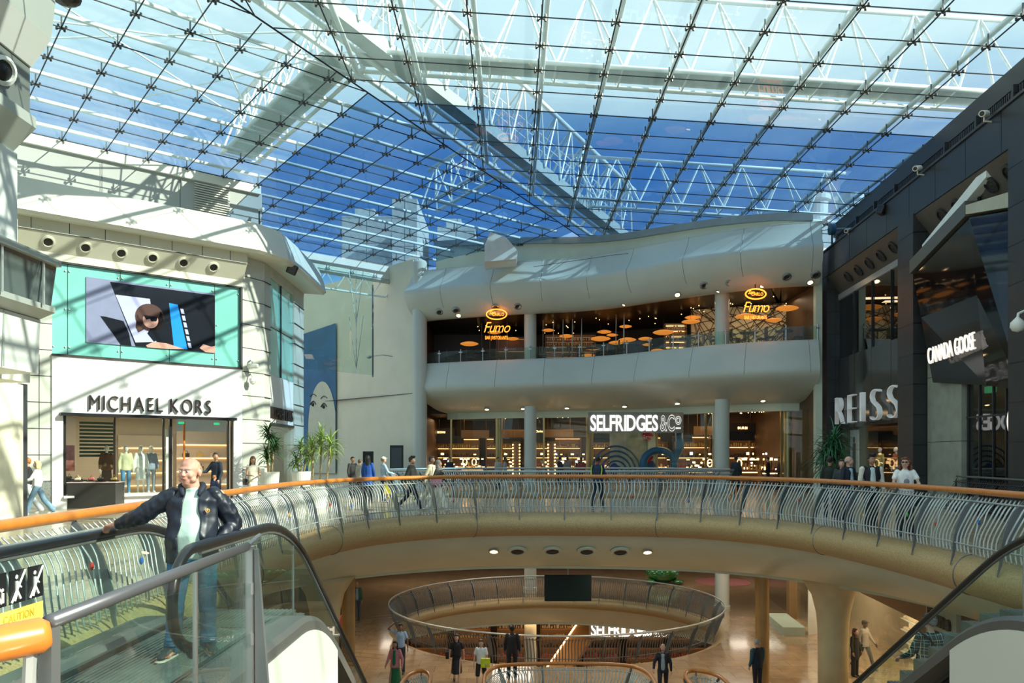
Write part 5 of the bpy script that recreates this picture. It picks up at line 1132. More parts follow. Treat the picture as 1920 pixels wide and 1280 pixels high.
# black display boxes outside with goods
for (x, y, w, d, lab) in ((172, 953, 1.50, .8, 'black display box with white top in front of the shop, nearer one'), (113, 947, .9, 1.1, 'black display box in front of the shop, left and behind')):
    Y = EYE*F/(y-855); c = V(((x-960)/F*Y, Y, 0)); t = thing('display_box', lab, 'display table', c)
    M = Matrix.Translation(c) @ Matrix.Rotation(.12, 4, 'Z'); MB().b2((-w/2, -.02, 0), (w/2, d, .84), bev=.01, M=M).build('body', mat('charcoal_box', (.035, .033, .03), .5), t); MB().b2((-w/2-.02, -.04, .84), (w/2+.02, d+.02, .87), M=M).build('top', M_black if w < 1 else mat('pink_white_top', (.6, .45, .42), .4), t)
    for k in range(4):
        q = M @ V((-w/2+.2+k*w/4.2, .3+.2*(k % 2), .87)); hb = thing('display_bag', '%s item on the %s black display box' % (['leftmost', 'second', 'third', 'rightmost'][k], 'nearer' if w > 1 else 'left rear'), 'handbag', q)
        MB().box(q+V((0, 0, .02)), (.24, .2, .04)).build('tray', M_black, hb); MB().hull((q+V((-.07, 0, .08)), (.05, .05, .05)), (q+V((.07, 0, .1)), (.03, .04, .05))).tube([q+V((-.06, 0, .1)), q+V((0, 0, .24)), q+V((.06, 0, .1))], .01, 5).build('bag', M_goods[k], hb, smooth=True)
# ------------------- recess beyond: beige wall, banner, glass screen
BWp = [V((-5.75, 46.4, 0)), V((-11.1, 52, 0)), V((-22, 62, 0))]
for i in range(2): wallseg('wall_left', (BWp[i+1].x, BWp[i+1].y), (BWp[i].x, BWp[i].y), 0, 13.15, M_beige)
wallseg('trim_34', (-14.5, 55.1), (BWp[0].x, BWp[0].y), 5.35, 5.38, M_joint, out=.01)
dB = (V((-22, 62, 0))-V((-11.1, 52, 0))).normalized(); B0 = V((-11.45, 52.25, 0)); nB = V((-dB.y, dB.x, 0)); nB = nB if nB.y < 0 else -nB
MBn = Matrix.Translation(B0+nB*.05) @ Matrix((-dB, V((0, 0, 1)), nB)).transposed().to_4x4()
t = thing('advert_banner', 'tall blue banner with a pale face drawn on it, beyond the corner of the shop', 'banner', B0)
def bp(pts, z, m, nm): mb = MB(); mb.prism([MBn @ V((x, y, z)) for x, y in pts], nB*.01); mb.build(nm, m, t)
bp([(-6, .6), (0, .6), (0, 10.4), (-6, 9.9)], 0, mat('banner_blue_print', (.02, .12, .25), .5, noise=(.4, .3)), 'cloth')
fa = [(-1.55+1.6*math.cos(a), 3.6+3.1*math.sin(a)) for a in [PI*i/20 for i in range(21)]]+[(-3.15, .6), (-.0, .6)]
bp([(min(x, -.02), y) for x, y in fa], .03, mat('banner_face', (.55, .56, .42), .6), 'face_print')
mb = MB()
for ex, ey in ((-1.3, 5.0), (-2.55, 5.2)):
    mb = MB(); mb.tube([MBn @ V((ex-.32+.08*k, ey+.22*math.sin(PI*k/8), .06)) for k in range(9)], .045, 4); mb.ell(MBn @ V((ex, ey, .05)), (.14, .1, .14), 1); mb.tube([MBn @ V((ex-.35+.09*k, ey+.55+.15*math.sin(PI*k/8), .06)) for k in range(9)], .03, 4); mb.build('eye_print', M_black, t)
e0, e1 = A(2.5, -6.9), A(12.2, -6.9); e0.z = e1.z = 12.2
mb = MB(); q0, q1 = A(1, -7), A(12.3, -7); mb.rings([[p+V((0, 0, z))+nA*o for o, z in ((0, 12.35), (.12, 12.35), (.12, 13.12), (0, 13.12))] for p in (q0, q1)]); struct('trim_43', mb, M_lite)
t = thing('eaves_truss', 'small steel truss hanging under the edge of the glass roof at the recess', 'truss', e0)
MB().tube([e0, e1], .14, 4).build('top_chord', M_guard, t); MB().tube([e0+V((0, .3, -.9)), e1+V((-.8, -.4, -.9)), e1], .06, 6).build('bottom_chord', M_stub, t)
mb = MB(); [mb.tube([e0.lerp(e1, k/8), e0.lerp(e1, (k+.5)/8)+V((0, 0, -.9)), e0.lerp(e1, (k+1)/8)], .035, 5) for k in range(7)]; mb.build('web_member', M_stub, t)
p0, p1 = at(566, 690, 41.5), at(699, 699, 45.2); t = thing('glass_windscreen', 'tall pale green glass windscreen below the roof edge at the recess', 'glass screen', p0)
mb = MB(); mb.prism([p0, V((p1.x, p1.y, p0.z)), V((p1.x, p1.y, 12)), V((p0.x, p0.y, 12))], (.01, .015, 0)); mb.build('pane', M_gesc, t); MB().tube([(p1.x, p1.y, p0.z-.1), (p1.x, p1.y, 11.4)], .05, 6).build('frame_post', M_fin, t)
mb = MB(); q = p0.lerp(p1, .75); [mb.tube([(q.x, q.y, z), (q.x+dx, q.y, z+3)], .015, 4) for z in (6.5, 9) for dx in (-.4, .4)]; mb.tube([(q.x, q.y, 6.3), (q.x, q.y, 12)], .02, 4); mb.build('stay_rods', M_steel, t)
# things on the beige wall
c = at(748, 856, 46.9); t = thing('information_totem', 'black upright information screen standing before the beige wall', 'totem', (c.x, c.y-1, 0)); MB().b2((c.x-.38, c.y-1.0, .0), (c.x+.38, c.y-.8, 2.35), bev=.02).build('case', M_black, t); MB().b2((c.x-.3, c.y-1.02, .6), (c.x+.3, c.y-1.0, 2.2)).build('display', mat('totem_screen', (.04, .07, .08), .2), t)
c = at(690, 862, 46); t = thing('information_totem', 'smaller dark totem behind the person in blue', 'totem', (c.x, c.y, 0)); MB().b2((c.x-.3, c.y, 0), (c.x+.3, c.y+.15, 2.0)).build('case', M_black, t)
c = at(736, 668, 47.3); t = thing('wall_lamp', 'small grey spotlight on a curved arm on the beige wall', 'lamp', c); MB().tube([c, c+V((-.5, -.3, .05)), c+V((-1.2, -.5, -.05))], .03, 6).build('arm', M_steel, t); MB().ell(c+V((-1.3, -.5, -.1)), (.16, .12, .1)).build('head', M_steel, t)
for k, (x, y) in enumerate(((776, 530), (776, 590))): one('conduit', MB().tube([at(x, y, 46.2), at(x, y+70, 46.2)], .04, 5), M_fin, 'thin dark conduit beside the grey drum column, %s piece' % ('upper', 'lower')[k], 'pipe')
# lamps/cameras on the stone corner
for z, lab in ((0, 'white box lamp on the stone corner pier'), (1, 'white dome camera on the stone corner pier')):
    c = at(474, 686+26*z, 30.2); t = thing('security_camera' if z else 'wall_light', lab, 'camera' if z else 'lamp', c)
    (MB().lathe([(.02, .1), (.12, .05), (.13, -.05), (.09, -.14), (.01, -.18)], c, 16) if z else MB().box(c, (.4, .2, .16), bev=.03)).build('housing', M_white, t); MB().tube([c+V((0, 0, .1)), c+V((-.1, .1, .25)), c+V((-.2, .35, .25))], .03, 6).build('bracket', M_white, t)
c = at(548, 505, 31.9); t = thing('flood_light', 'black flood lamp hanging on the pale canopy corner', 'lamp', c); MB().box(c, (.4, .3, .4), rot=(.2, .4, .3), bev=.05).build('housing', M_black, t)
# ------------------- near left building: bays running along the mall edge
def xprof(name, prof, m, Ya=8, Yb=19.0): mb = MB(); mb.rings([[V((x, Y, z)) for x, z in prof] for Y in (Ya, Yb)]); return struct(name, mb, m)
M_gg = mat('grey_green_cladding', (.34, .37, .34), .4, noise=(.8, .06)); M_gl = mat('light_grey_cladding', (.62, .65, .62), .4, noise=(.8, .05))
xprof('wall_left', [(-16, 11.6), (-10.95, 11.6), (-10.85, 12.4), (-10.85, 17), (-16, 17)], M_gg); xprof('ceiling', [(-10.95, 11.6), (-11.4, 10.95), (-16, 10.95), (-16, 11.6)], M_gl)
xprof('wall_left', [(-11.45, 10.95), (-11.45, 9.75), (-16, 9.75), (-16, 10.95)], mat('dark_soffit_panel', (.13, .145, .135), .4)); xprof('trim_35', [(-11.3, 9.75), (-11.3, 9.5), (-11.9, 8.9), (-16, 8.9), (-16, 9.75)], M_gg)
xprof('wall_left', [(-11.75, 8.9), (-11.75, 6.4), (-16, 6.4), (-16, 8.9)], M_gl); xprof('trim_36', [(-10.7, 6.35), (-10.7, 6.2), (-16, 6.2), (-16, 6.75), (-11.6, 6.55)], M_gg)
xprof('wall_left', [(-10.82, 6.2), (-10.95, 5.25), (-16, 5.25), (-16, 6.2)], mat('smoked_band_glass', (.10, .125, .12), .12, coat=1)); xprof('trim_37', [(-10.85, 5.25), (-10.85, 5.12), (-11.25, 4.95), (-16, 4.95), (-16, 5.25)], M_gg)
xprof('wall_left', [(-11.2, 4.95), (-11.25, 3.68), (-16, 3.6), (-16, 4.95)], M_gl)
mb = MB(); [mb.b2((-10.80, Y, 5.2), (-10.77, Y+.05, 6.3)) for Y in (16.9, 18.4)]; [mb.b2((-11.18, Y, 3.7), (-11.21, Y+.02, 4.95)) for Y in (17.6,)]; struct('trim_38', mb, M_guard)
for k, (X, Y, z) in enumerate(((-11.40, 17.9, 10.35),)):
    t = thing('ceiling_speaker', 'round grey speaker on the tall cladding at the left picture edge', 'speaker', (X, Y, z)); M = Matrix.Translation((X, Y, z)) @ V((.9, -.3, -.3)).to_track_quat('Z', 'Y').to_matrix().to_4x4()
    MB().lathe([(.32, -.1), (.32, .05), (.24, .09), (.22, .02)], seg=24).build('ring', M_gl, t, M=M); MB().lathe([(.22, .02), (.15, .03), (.01, .06)], seg=20).build('cone', M_black, t, M=M)
c = at(127, -2, 15.0); one('flood_light', MB().ell(c, (.25, .2, .14)), M_black, 'dark lamp at the very top left above the roof glass', 'lamp')
one('column', MB().lathe([(1.0, 0), (1.0, 3.7)], (-14.55, 21.9, 0), 40), mat('cream_drum', (.80, .76, .58), .5), 'fat cream drum column at the left picture edge', 'column')
mb = MB(); mb.b2((-14.27, 22.9, 0), (-14.05, 23.2, 3.8)); struct('trim_39', mb, M_lou); mb = MB(); mb.b2((-22, 24.3, 0), (-15.2, 24.6, 9)); mb.b2((-22, 8, 0), (-16, 19, 16)); struct('wall_left', mb, M_gl)
mb = MB(); mb.b2((-16, 18.9, 3.6), (-12.35, 20.5, 3.9)); struct('ceiling', mb, M_lite)
# lower floor left shops
mb = MB(); mb.b2((-13.3, 12, -5.7), (-13, 45, -2.1)); struct('wall_left', mb, mat('lower_left_wall', (.45, .40, .32), .5))
for k, (Y, m, lab) in enumerate(((23.5, M_wood, 'orange'), (27.5, M_black, 'black'), (31.5, M_mk, 'white'), (35.5, M_shelf, 'brown'))):
    mb = MB(); mb.b2((-13, Y, -5.6), (-12.9, Y+2.4, -3.0)); one('shopfront_panel', mb, m, '%s lit shopfront panel on the lower left wall' % lab, 'shopfront')
area((-9, 27, -2.3), (2, 5), 90, (1, .85, .65))
# ================================================================== escalators
M_treads = mat('ribbed_step_metal', (.26, .28, .27), .35, .5, noise=(3, .2)); M_deck = mat('escalator_deck_steel', (.17, .175, .165), .38, .5); M_clad = mat('white_escalator_cladding', (.66, .66, .58), .4, noise=(.9, .02)); M_skirt = mat('dark_skirt', (.035, .04, .045), .3, .4)
SL = math.tan(math.radians(34.0)); CR = 8.8; BOT = -5.7
def epath(h, crest, y0=None, y1=None, k=.9):
    """flat run, rounded crest, slope, rounded foot in the (Y, z) plane at height h above the steps"""
    y0 = 5.0 if y0 is None else y0; foot = CR-BOT/SL
    P = [(y0, h)]
    n = 10
    for i in range(n+1):
        t = i/n; y = crest-k+2*k*t; P.append((y, h-SL*k*t*t))
    yf = foot+(crest-CR)
    for i in range(n+1):
        t = i/n; y = yf-.6+1.2*t; P.append((y, BOT+h+SL*.6*(1-t)**2))
    P.append((y1 or yf+1.6, BOT+h)); return P
def newel_top(y, h, r=.34): return [(y+.9, h-2*r), (y+.3, h-2*r)]+[(y+.3-r*math.cos(a)*1.0-.0, h-r+r*math.sin(a)) for a in [-PI/2+PI*i/12 for i in range(13)]][1:]
def escalator(name, label, xl, xr, y_new, clad_sides, sign=False):
    root = thing(name, label, 'escalator', ((xl+xr)/2, 7.5, 0))
    foot = CR-BOT/SL
    for side, x, yn in (('l', xl, y_new[0]), ('r', xr, y_new[1])):
        s = -1 if side == 'l' else 1
        top = [(y, z) for y, z in epath(1.04, 8.45, y0=yn+.5) if y >= yn+.3]
        r = .36; arc = [(yn+r*(1-math.sin(a))-.0, 1.04-r+r*math.cos(a)) for a in [PI/2+PI/2*(1-i/8.) for i in range(9)]]
        arc = [(yn+r-r*math.sin(a), 1.04-r+r*math.cos(a)) for a in [PI*(1-i/16) for i in range(17)]]
        bend = [(yn+1.0, .02), (yn+.35, .18)] ; P = arc+top
        P = [(yn+r+.0, .26)]+arc[1:]+top
        yb = top[-1][0]; zb = top[-1][1]; P += [(yb+r*math.sin(a), zb-r+r*math.cos(a)) for a in [PI*i/10 for i in range(1, 11)]]
        MB().tube([(x, y, z) for y, z in P], .043, 10, sx=.9).build('handrail', M_rubber, root, smooth=True)
        # steel track under the handrail
        MB().tube([(x, y, z-.05) for y, z in top], .018, 6).build('handrail_track', M_deck, root)
        # glass between deck and handrail
        mb = MB(); low = [(y, max(-99, z-1.0)+.06) for y, z in top]; n = len(top)
        mb.rings([[V((x-.006, y, a)), V((x+.006, y, a)), V((x+.006, y, b)), V((x-.006, y, b))] for (y, b), (_, a) in zip([(y, z-.06) for y, z in top], low)]); 
        gp = mb.build('glass_panel', M_gesc, root)
        fr = MB()
        mb = MB(); mb.rings([[V((x-.006, y, a)), V((x+.006, y, a)), V((x+.006, y, b)), V((x-.006, y, b))] for (y, a, b) in [(yn+.09, .3, .75), (yn+.2, .12, .9), (yn+.5, .06, .94)]]); mb.build('glass_panel', M_gesc, root)
        for q in (.33, .62): 
            i = int(len(top)*q); y, z = top[i]; MB().b2((x-.009, y-.006, z-.95), (x+.009, y+.006, z-.06)).build('glass_joint', M_steel, root)
        # deck band beside the steps and the skirt
        dk = epath(.03, CR, y0=yn-.1, k=.8); o0, o1 = (x-.26, x+.10) if s < 0 else (x-.10, x+.26)
        mb = MB(); mb.rings([[V((o0, y, z-.14)), V((o1, y, z-.14)), V((o1, y, z+.0)), V((o1-.04, y, z+.05)), V((o0+.04, y, z+.05)), V((o0, y, z))] for y, z in dk]); mb.build('deck', M_deck, root)
        xi = x+.14 if s < 0 else x-.14; mb = MB(); mb.rings([[V((xi-.02, y, z-.35)), V((xi+.02, y, z-.35)), V((xi+.02, y, z+.02)), V((xi-.02, y, z+.02))] for y, z in dk]); mb.build('skirt', M_skirt, root)
        xo = x-.25 if s < 0 else x+.25; mb = MB()
        mb.rings([[V((xo-.02, y, z-1.5)), V((xo+.02, y, z-1.5)), V((xo+.02, y, z-.1)), V((xo-.02, y, z-.1))] for y, z in dk if z > -4.3]); mb.build('cladding', M_clad, root)
    # landing plate, comb and steps
    a, b = xl+.16, xr-.16
    MB().b2((a, 3.0, -.08), (b, 8.0, 0)).build('landing_plate', M_treads, root)
    mb = MB(); [mb.b2((a+.02+k*.045, 5.6, 0), (a+.035+k*.045, 8.0, .008)) for k in range(int((b-a)/.045))]; mb.build('ribs', M_treads, root)
    MB().b2((a, 8.0, -.06), (b, 8.12, .01)).build('comb', M_deck, root)
    y = 8.12; z = -.005; i = 0
    while z > -5.6:
        d = .40; dz = min(.27, .06*i); 
        mb = MB(); mb.b2((a, y, z-.30), (b, y+d, z)); [mb.b2((a+.01+k*.05, y, z), (a+.03+k*.05, y+d, z+.008)) for k in range(int((b-a)/.05))]; mb.build('step', M_treads, root)
        y += d; z -= dz if z > -5.3 else .3; i += 1
    # underside
    und = [(y, z-1.45) for y, z in epath(.03, CR, y0=5.5) if z > -4.3]; mb = MB(); mb.rings([[V((xl-.25, y, z)), V((xr+.25, y, z)), V((xr+.25, y, z-.04)), V((xl-.25, y, z-.04))] for y, z in und]); mb.build('underside', M_clad, root)
    return root
esc = escalator('escalator', 'glass-sided escalator on the left on which the man in the dark jacket stands', -3.60, -2.36, (3.6, 5.55), 'r')
esc2 = escalator('escalator', 'glass-sided escalator on the right going down with a man in a checked shirt on it', 5.52, 6.95, (4.6, 4.6), 'l')
# caution stickers on the left glass
t = thing('caution_sticker', 'yellow caution sticker with three black pictograms on the left escalator glass', 'sticker', (-3.58, 5.9, .5))
MC = Matrix.Translation((-3.58, 5.05, 0)) @ Matrix((V((0, 1, 0)), V((0, 0, 1)), V((1, 0, 0)))).transposed().to_4x4()
MB().b2((0, .40, 0), (1.05, .62, .004), M=MC).build('yellow_label', mat('caution_yellow', (.85, .62, .10), .5), t)
M_yl = mat('caution_amber_print', (.55, .33, .02), .5)
writing('CAUTION', MC @ Matrix.Translation((.75, .535, .006)), .055, .003, M_yl, t, width=.36, split=False, name='lettering')
for k, w in enumerate((.42, .5)): writing(('Keep clear of edges', 'Hold handrail firmly')[k], MC @ Matrix.Translation((.75, .48-.045*k, .006)), .022, .003, M_yl, t, width=w, split=False, name='lettering')
for k in range(3):
    x0 = .42+.22*k; MB().b2((x0, .66, 0), (x0+.19, .90, .004), M=MC).build('black_pictogram', M_black, t)
    mb = MB(); c = lambda a, b: MC @ V((x0+a, .66+b, .008)); mb.ell(c(.08, .19), (.006, .018, .018), 1); mb.tube([c(.08, .16), c(.08, .09), c(.05, .02)], .012, 5); mb.tube([c(.08, .09), c(.12, .03)], .012, 5); mb.tube([c(.08, .15), c(.13, .11)], .009, 5)
    if k: mb.tube([c(.02, .01), c(.18, .23)], .009, 5)
    else: mb.ell(c(.14, .12), (.006, .014, .014), 1); mb.tube([c(.14, .10), c(.14, .03)], .010, 5)
    mb.build('white_figure', M_white, t)
# near glass barrier with grey top rail, posts and the wooden rail end
t = thing('glass_barrier', 'near glass barrier with a dark grey tubular top rail in front of the man', 'barrier', (-1.8, 4.3, 0))
a, b = at(92, 1166, 2.98), at(463, 1024, 5.6)
MB().tube([a, b], .030, 12).build('top_rail', mat('grey_rail_paint', (.12, .13, .14), .3, .5), t, smooth=True)
mid = a.lerp(b, .60)
for p, q in ((a, mid), (mid, b)):
    mb = MB(); p2, q2 = p.lerp(q, .01), p.lerp(q, .99); mb.prism([V((p2.x, p2.y, -.35)), V((q2.x, q2.y, -.35)), V((q2.x, q2.y, q2.z-.03)), V((p2.x, p2.y, p2.z-.03))], (.012, 0, 0)); mb.build('glass_panel', M_gesc, t)
MB().b2((mid.x-.006, mid.y-.02, -.35), (mid.x+.016, mid.y+.0, mid.z-.03)).build('joint', M_steel, t)
MB().b2((b.x-.0, b.y-.03, -.5), (b.x+.045, b.y+.05, b.z+.0)).build('post', M_steel, t); MB().prism([(b.x+.05, b.y, b.z-.02), (b.x+.07, b.y, b.z-.02), (b.x+.22, b.y+.02, -.9), (b.x+.06, b.y+.02, -.9)], (0, .04, 0)).build('post', M_fin, t)
for z in (.1, .45, .8): MB().tube([(b.x+.045, b.y-.04, z-.04), (b.x+.045, b.y-.04, z+.04)], .016, 8).build('hinge', M_steel, t)
MB().tube([b, b+V((-.15, .75, .0))], .02, 6).build('return_bar', M_steel, t)
MB().b2((a.x-.03, a.y-.02, -.5), (a.x+.02, a.y+.04, a.z-.02)).build('post', M_fin, t)
t = thing('wooden_handrail', 'thick orange wooden handrail end at the bottom left corner', 'handrail', (-1.9, 2.8, 0))
w0 = at(78, 1190, 2.93); w1 = at(-260, 1258, 2.62)
MB().tube([w1, w1.lerp(w0, .5), w0, w0+(w0-w1).normalized()*.028], [.066, .066, .066, .045], 20).build('rail', M_wood, t, smooth=True)
for k in (.25, .62, .93): p = w1.lerp(w0, k); MB().tube([p+V((0, 0, -.05)), p+V((-.02, 0, -.5)), p+V((-.05, .05, -1.0))], .022, 6).build('post', M_guard, t)
# ---- hanging television in the lower storey
a, b = at(1021, 1127, 28.2), at(1109, 1078, 28.2)
t = thing('hanging_television', 'black flat television hanging above the round lower opening', 'television', ((a.x+b.x)/2, 28.2, a.z)); MB().b2((a.x, 28.2, a.z), (b.x, 28.3, b.z), bev=.01).build('housing', mat('tv_black', (.01, .01, .01), .6, spec=.2), t); MB().b2((a.x+.03, 28.19, a.z+.05), (b.x-.03, 28.2, b.z-.03)).build('screen', mat('tv_screen', (.005, .012, .009), .4, spec=.2), t); MB().tube([((a.x+b.x)/2, 28.3, b.z), ((a.x+b.x)/2, 28.3, -2.0)], .03, 6).build('hanger', M_fin, t)
# green play sculpture on the lower floor
c = at(1242, 1079, 47); t = thing('green_sculpture', 'glossy bright green frog-like play sculpture beyond the round lower balustrade', 'sculpture', (c.x, c.y, -5.7)); M_gr = mat('glossy_green', (.015, .16, .03), .12, coat=1)
MB().ell((c.x, c.y, -5.15), (1.0, .8, .55), 3).build('body', M_gr, t, smooth=True); 
mb = MB(); [mb.ell((c.x+.9*math.cos(a)*math.cos(e), c.y-.7*math.sin(a)*math.cos(e), -5.15+.52*math.sin(e)), .12, 2) for a in [PI*i/9 for i in range(10)] for e in (.2, .6, 1.0)]; mb.build('bumps', M_gr, t, smooth=True)
for s in (-1, 1): MB().ell((c.x+s*.4, c.y-.3, -4.62), .2, 2).build('eye', M_gr, t, smooth=True); MB().ell((c.x+s*.8, c.y-.6, -5.55), (.3, .4, .14), 2).build('foot', M_gr, t, smooth=True)
one('round_rug', MB().lathe([(1.6, -5.7), (1.6, -5.68), (.01, -5.68)], (c.x+3.6, c.y+.2, 0), 32), mat('pink_rug', (.34, .12, .12), .8), 'round pink mat beside the green sculpture', 'mat')
# brass arcs inlaid in the lower floor
for k, r in enumerate((3.6, 4.1)):
    mb = MB(); mb.rings([[V((-4.2+q*math.cos(a), 33.5+q*math.sin(a), z)) for q, z in ((r, -5.705), (r+.07, -5.705), (r+.07, -5.695), (r, -5.695))] for a in [PI*.55+PI*.9*i/40 for i in range(41)]]); struct('trim_%d' % (40+k), mb, mat('inlay_dark', (.22, .13, .06), .3))
# ================================================================== plants
def blade(mb, c, az, el, L, w, droop):
    pts = []; n = 6; d = V((math.cos(az), math.sin(az), 0)); s = V((-d.y, d.x, 0)); p = V(c); e = el
    R = []
    for i in range(n+1):
        t = i/n; ww = w*(math.sin(PI*min(1, .25+t*.75))+.02)*.5
        R.append([p-s*ww, p-V((0, 0, ww*.3)), p+s*ww]); p = p+(d*math.cos(e)+V((0, 0, math.sin(e))))*L/n; e -= droop/n
    vs = [[mb.bm.verts.new(q) for q in r] for r in R]
    for A_, B_ in zip(vs, vs[1:]):
        for k in range(2): mb.bm.faces.new((A_[k], A_[k+1], B_[k+1], B_[k]))
M_soil = mat('soil', (.05, .03, .02), .9); M_pot = mat('white_planter', (.72, .72, .66), .4); M_trunk = mat('pale_trunk', (.45, .33, .17), .8, noise=(12, .3))
def plant(name, label, c, pot_h, pot_r, stems, leafL, leafW, nl, col, droop=1.2, spread=1.3):
    c = V(c); t = thing(name, label, 'potted plant', c)
    if not pot_h: MB().lathe([(.3, 0), (.42, .7), (.36, .7), (.35, .62), (.01, .62)], c, 28).build('planter', M_pot, t)
    r = random.Random(hash(label) % 1000 if False else len(label))
    if pot_h: MB().lathe([(pot_r*.68, 0), (pot_r*.75, .03), (pot_r, pot_h), (pot_r*.9, pot_h), (pot_r*.88, pot_h-.06)], c, 28).build('planter', M_pot, t, smooth=False); MB().lathe([(pot_r*.87, pot_h-.08), (.01, pot_h-.07)], c, 20).build('soil', M_soil, t)
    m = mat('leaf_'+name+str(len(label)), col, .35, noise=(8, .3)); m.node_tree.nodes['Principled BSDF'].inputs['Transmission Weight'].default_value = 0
    fol = MB(); tr = MB()
    for dx, dy, h in stems:
        b = c+V((dx*.3, dy*.3, pot_h-.1)); e = c+V((dx, dy, h)); tr.tube([b, b.lerp(e, .5)+V((dx*.1, 0, 0)), e], [.045, .035, .03], 7)
        for k in range(nl):
            f = k/nl; az = r.uniform(0, 2*PI); z = -leafL*.75*r.random() if nl > 40 else -.25*r.random()
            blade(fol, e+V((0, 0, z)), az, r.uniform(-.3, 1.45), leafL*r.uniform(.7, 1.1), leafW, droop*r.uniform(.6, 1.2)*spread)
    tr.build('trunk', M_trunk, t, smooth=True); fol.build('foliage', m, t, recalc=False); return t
plant('dracaena', 'dark green dracaena in a white planter beside the stone corner', (-8.85, 29.2, 0), 1.15, .36, [(-.1, 0, 1.9), (.15, .1, 2.3), (0, -.1, 2.75)], .62, .07, 60, (.035, .10, .03), droop=1.0)
plant('dracaena', 'bushy green plant in a white planter to the right of the dark dracaena', (-7.9, 30.0, 0), 1.15, .36, [(-.2, 0, 1.7), (.2, .1, 1.9), (0, -.1, 2.2)], .6, .05, 55, (.12, .22, .04), droop=1.2)
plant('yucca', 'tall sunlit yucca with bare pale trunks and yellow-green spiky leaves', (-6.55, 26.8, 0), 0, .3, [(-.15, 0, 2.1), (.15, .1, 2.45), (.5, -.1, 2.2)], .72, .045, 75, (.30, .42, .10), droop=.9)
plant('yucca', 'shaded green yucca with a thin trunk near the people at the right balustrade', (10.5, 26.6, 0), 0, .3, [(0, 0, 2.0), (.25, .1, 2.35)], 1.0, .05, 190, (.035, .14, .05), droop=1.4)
# ================================================================== people
M_skin = {k: mat('skin_'+k, c, .5, noise=(6, .06)) for k, c in (('pale', (.62, .36, .26)), ('ruddy', (.66, .33, .23)), ('tan', (.42, .23, .14)), ('brown', (.20, .10, .06)), ('dark', (.07, .035, .022)))}
def cloth(name, c, rough=.75): return mat('cloth_'+name, c, rough, noise=(9, .12), bump=(14, .25))
def hand(mb, w, d, n, s, k=1.0, curl=(.35, .5, .45), fr=.0088, spread=.03):
    """palm and five separate fingers; w wrist, d direction of the hand, n palm normal, s thumb side"""
    w, d, n = V(w), V(d).normalized(), V(n).normalized(); t = d.cross(n).normalized()*s; n = t.cross(d).normalized() if t.cross(d).dot(n) > 0 else -t.cross(d).normalized()
    p0 = w; p1 = w+d*.085*k
    mb.hull((p0, (.024*k,)*3), (p1+t*.026*k, (.015*k,)*3), (p1-t*.028*k, (.014*k,)*3), (w+d*.03*k+t*.025*k, (.014*k,)*3))
    for i, (o, L) in enumerate(((.028, .070), (.010, .078), (-.009, .073), (-.027, .058))):
        b = p1+t*o*k; a = 0; prev = b-d*.01*k; R = fr*k*(1 if i < 3 else .9)
        for j, f in enumerate((.44, .31, .25)):
            a += curl[j]; dd = d*math.cos(a)+n*math.sin(a)+t*(o*spread*20); q = prev+dd.normalized()*L*f*k*1.08
            mb.hull((prev, R), (q, R*.94)); prev = q
    b = w+d*.025*k+t*.026*k; q = b+(d*.7+t*.75+n*.25).normalized()*.036*k; r_ = q+(d*.9+t*.35+n*.45).normalized()*.03*k
    mb.hull((b, .012*k), (q, .0105*k)); mb.hull((q, .0105*k), (r_, .009*k))
def head_prims(mb, R, c, k=1.0, ears=True, wide=1.0):
    """R turns the head, c is its centre; face looks along -Y before turning"""
    f = lambda p: V(c)+R @ (V(p)*k)
    e = lambda p, r: mb.ell(f(p), tuple(x*k for x in r), 2, rot=R.to_euler())
    e((0, .012, .025), (.074*wide, .092, .088)); e((0, -.02, -.02), (.062*wide, .075, .075)); e((0, -.045, -.068), (.040*wide, .040, .034)); e((0, -.055, -.09), (.026*wide, .024, .018))
    for s in (-1, 1):
        e((s*.036*wide, -.06, -.025), (.026, .024, .026)); e((s*.045*wide, -.03, -.06), (.026, .035, .028))
        if ears: e((s*.076*wide, .012, -.010), (.010, .020, .032)); e((s*.083*wide, .018, -.002), (.006, .012, .02))
    e((0, -.074, .028), (.046*wide, .014, .011))
    mb.hull((f((0, -.085, .018)), .008*k), (f((0, -.102, -.022)), .0115*k)); mb.hull((f((-.012, -.098, -.026)), .007*k), (f((.012, -.098, -.026)), .007*k))
    mb.hull((f((-.016, -.088, -.053)), .007*k), (f((.016, -.088, -.053)), .007*k))
    return f
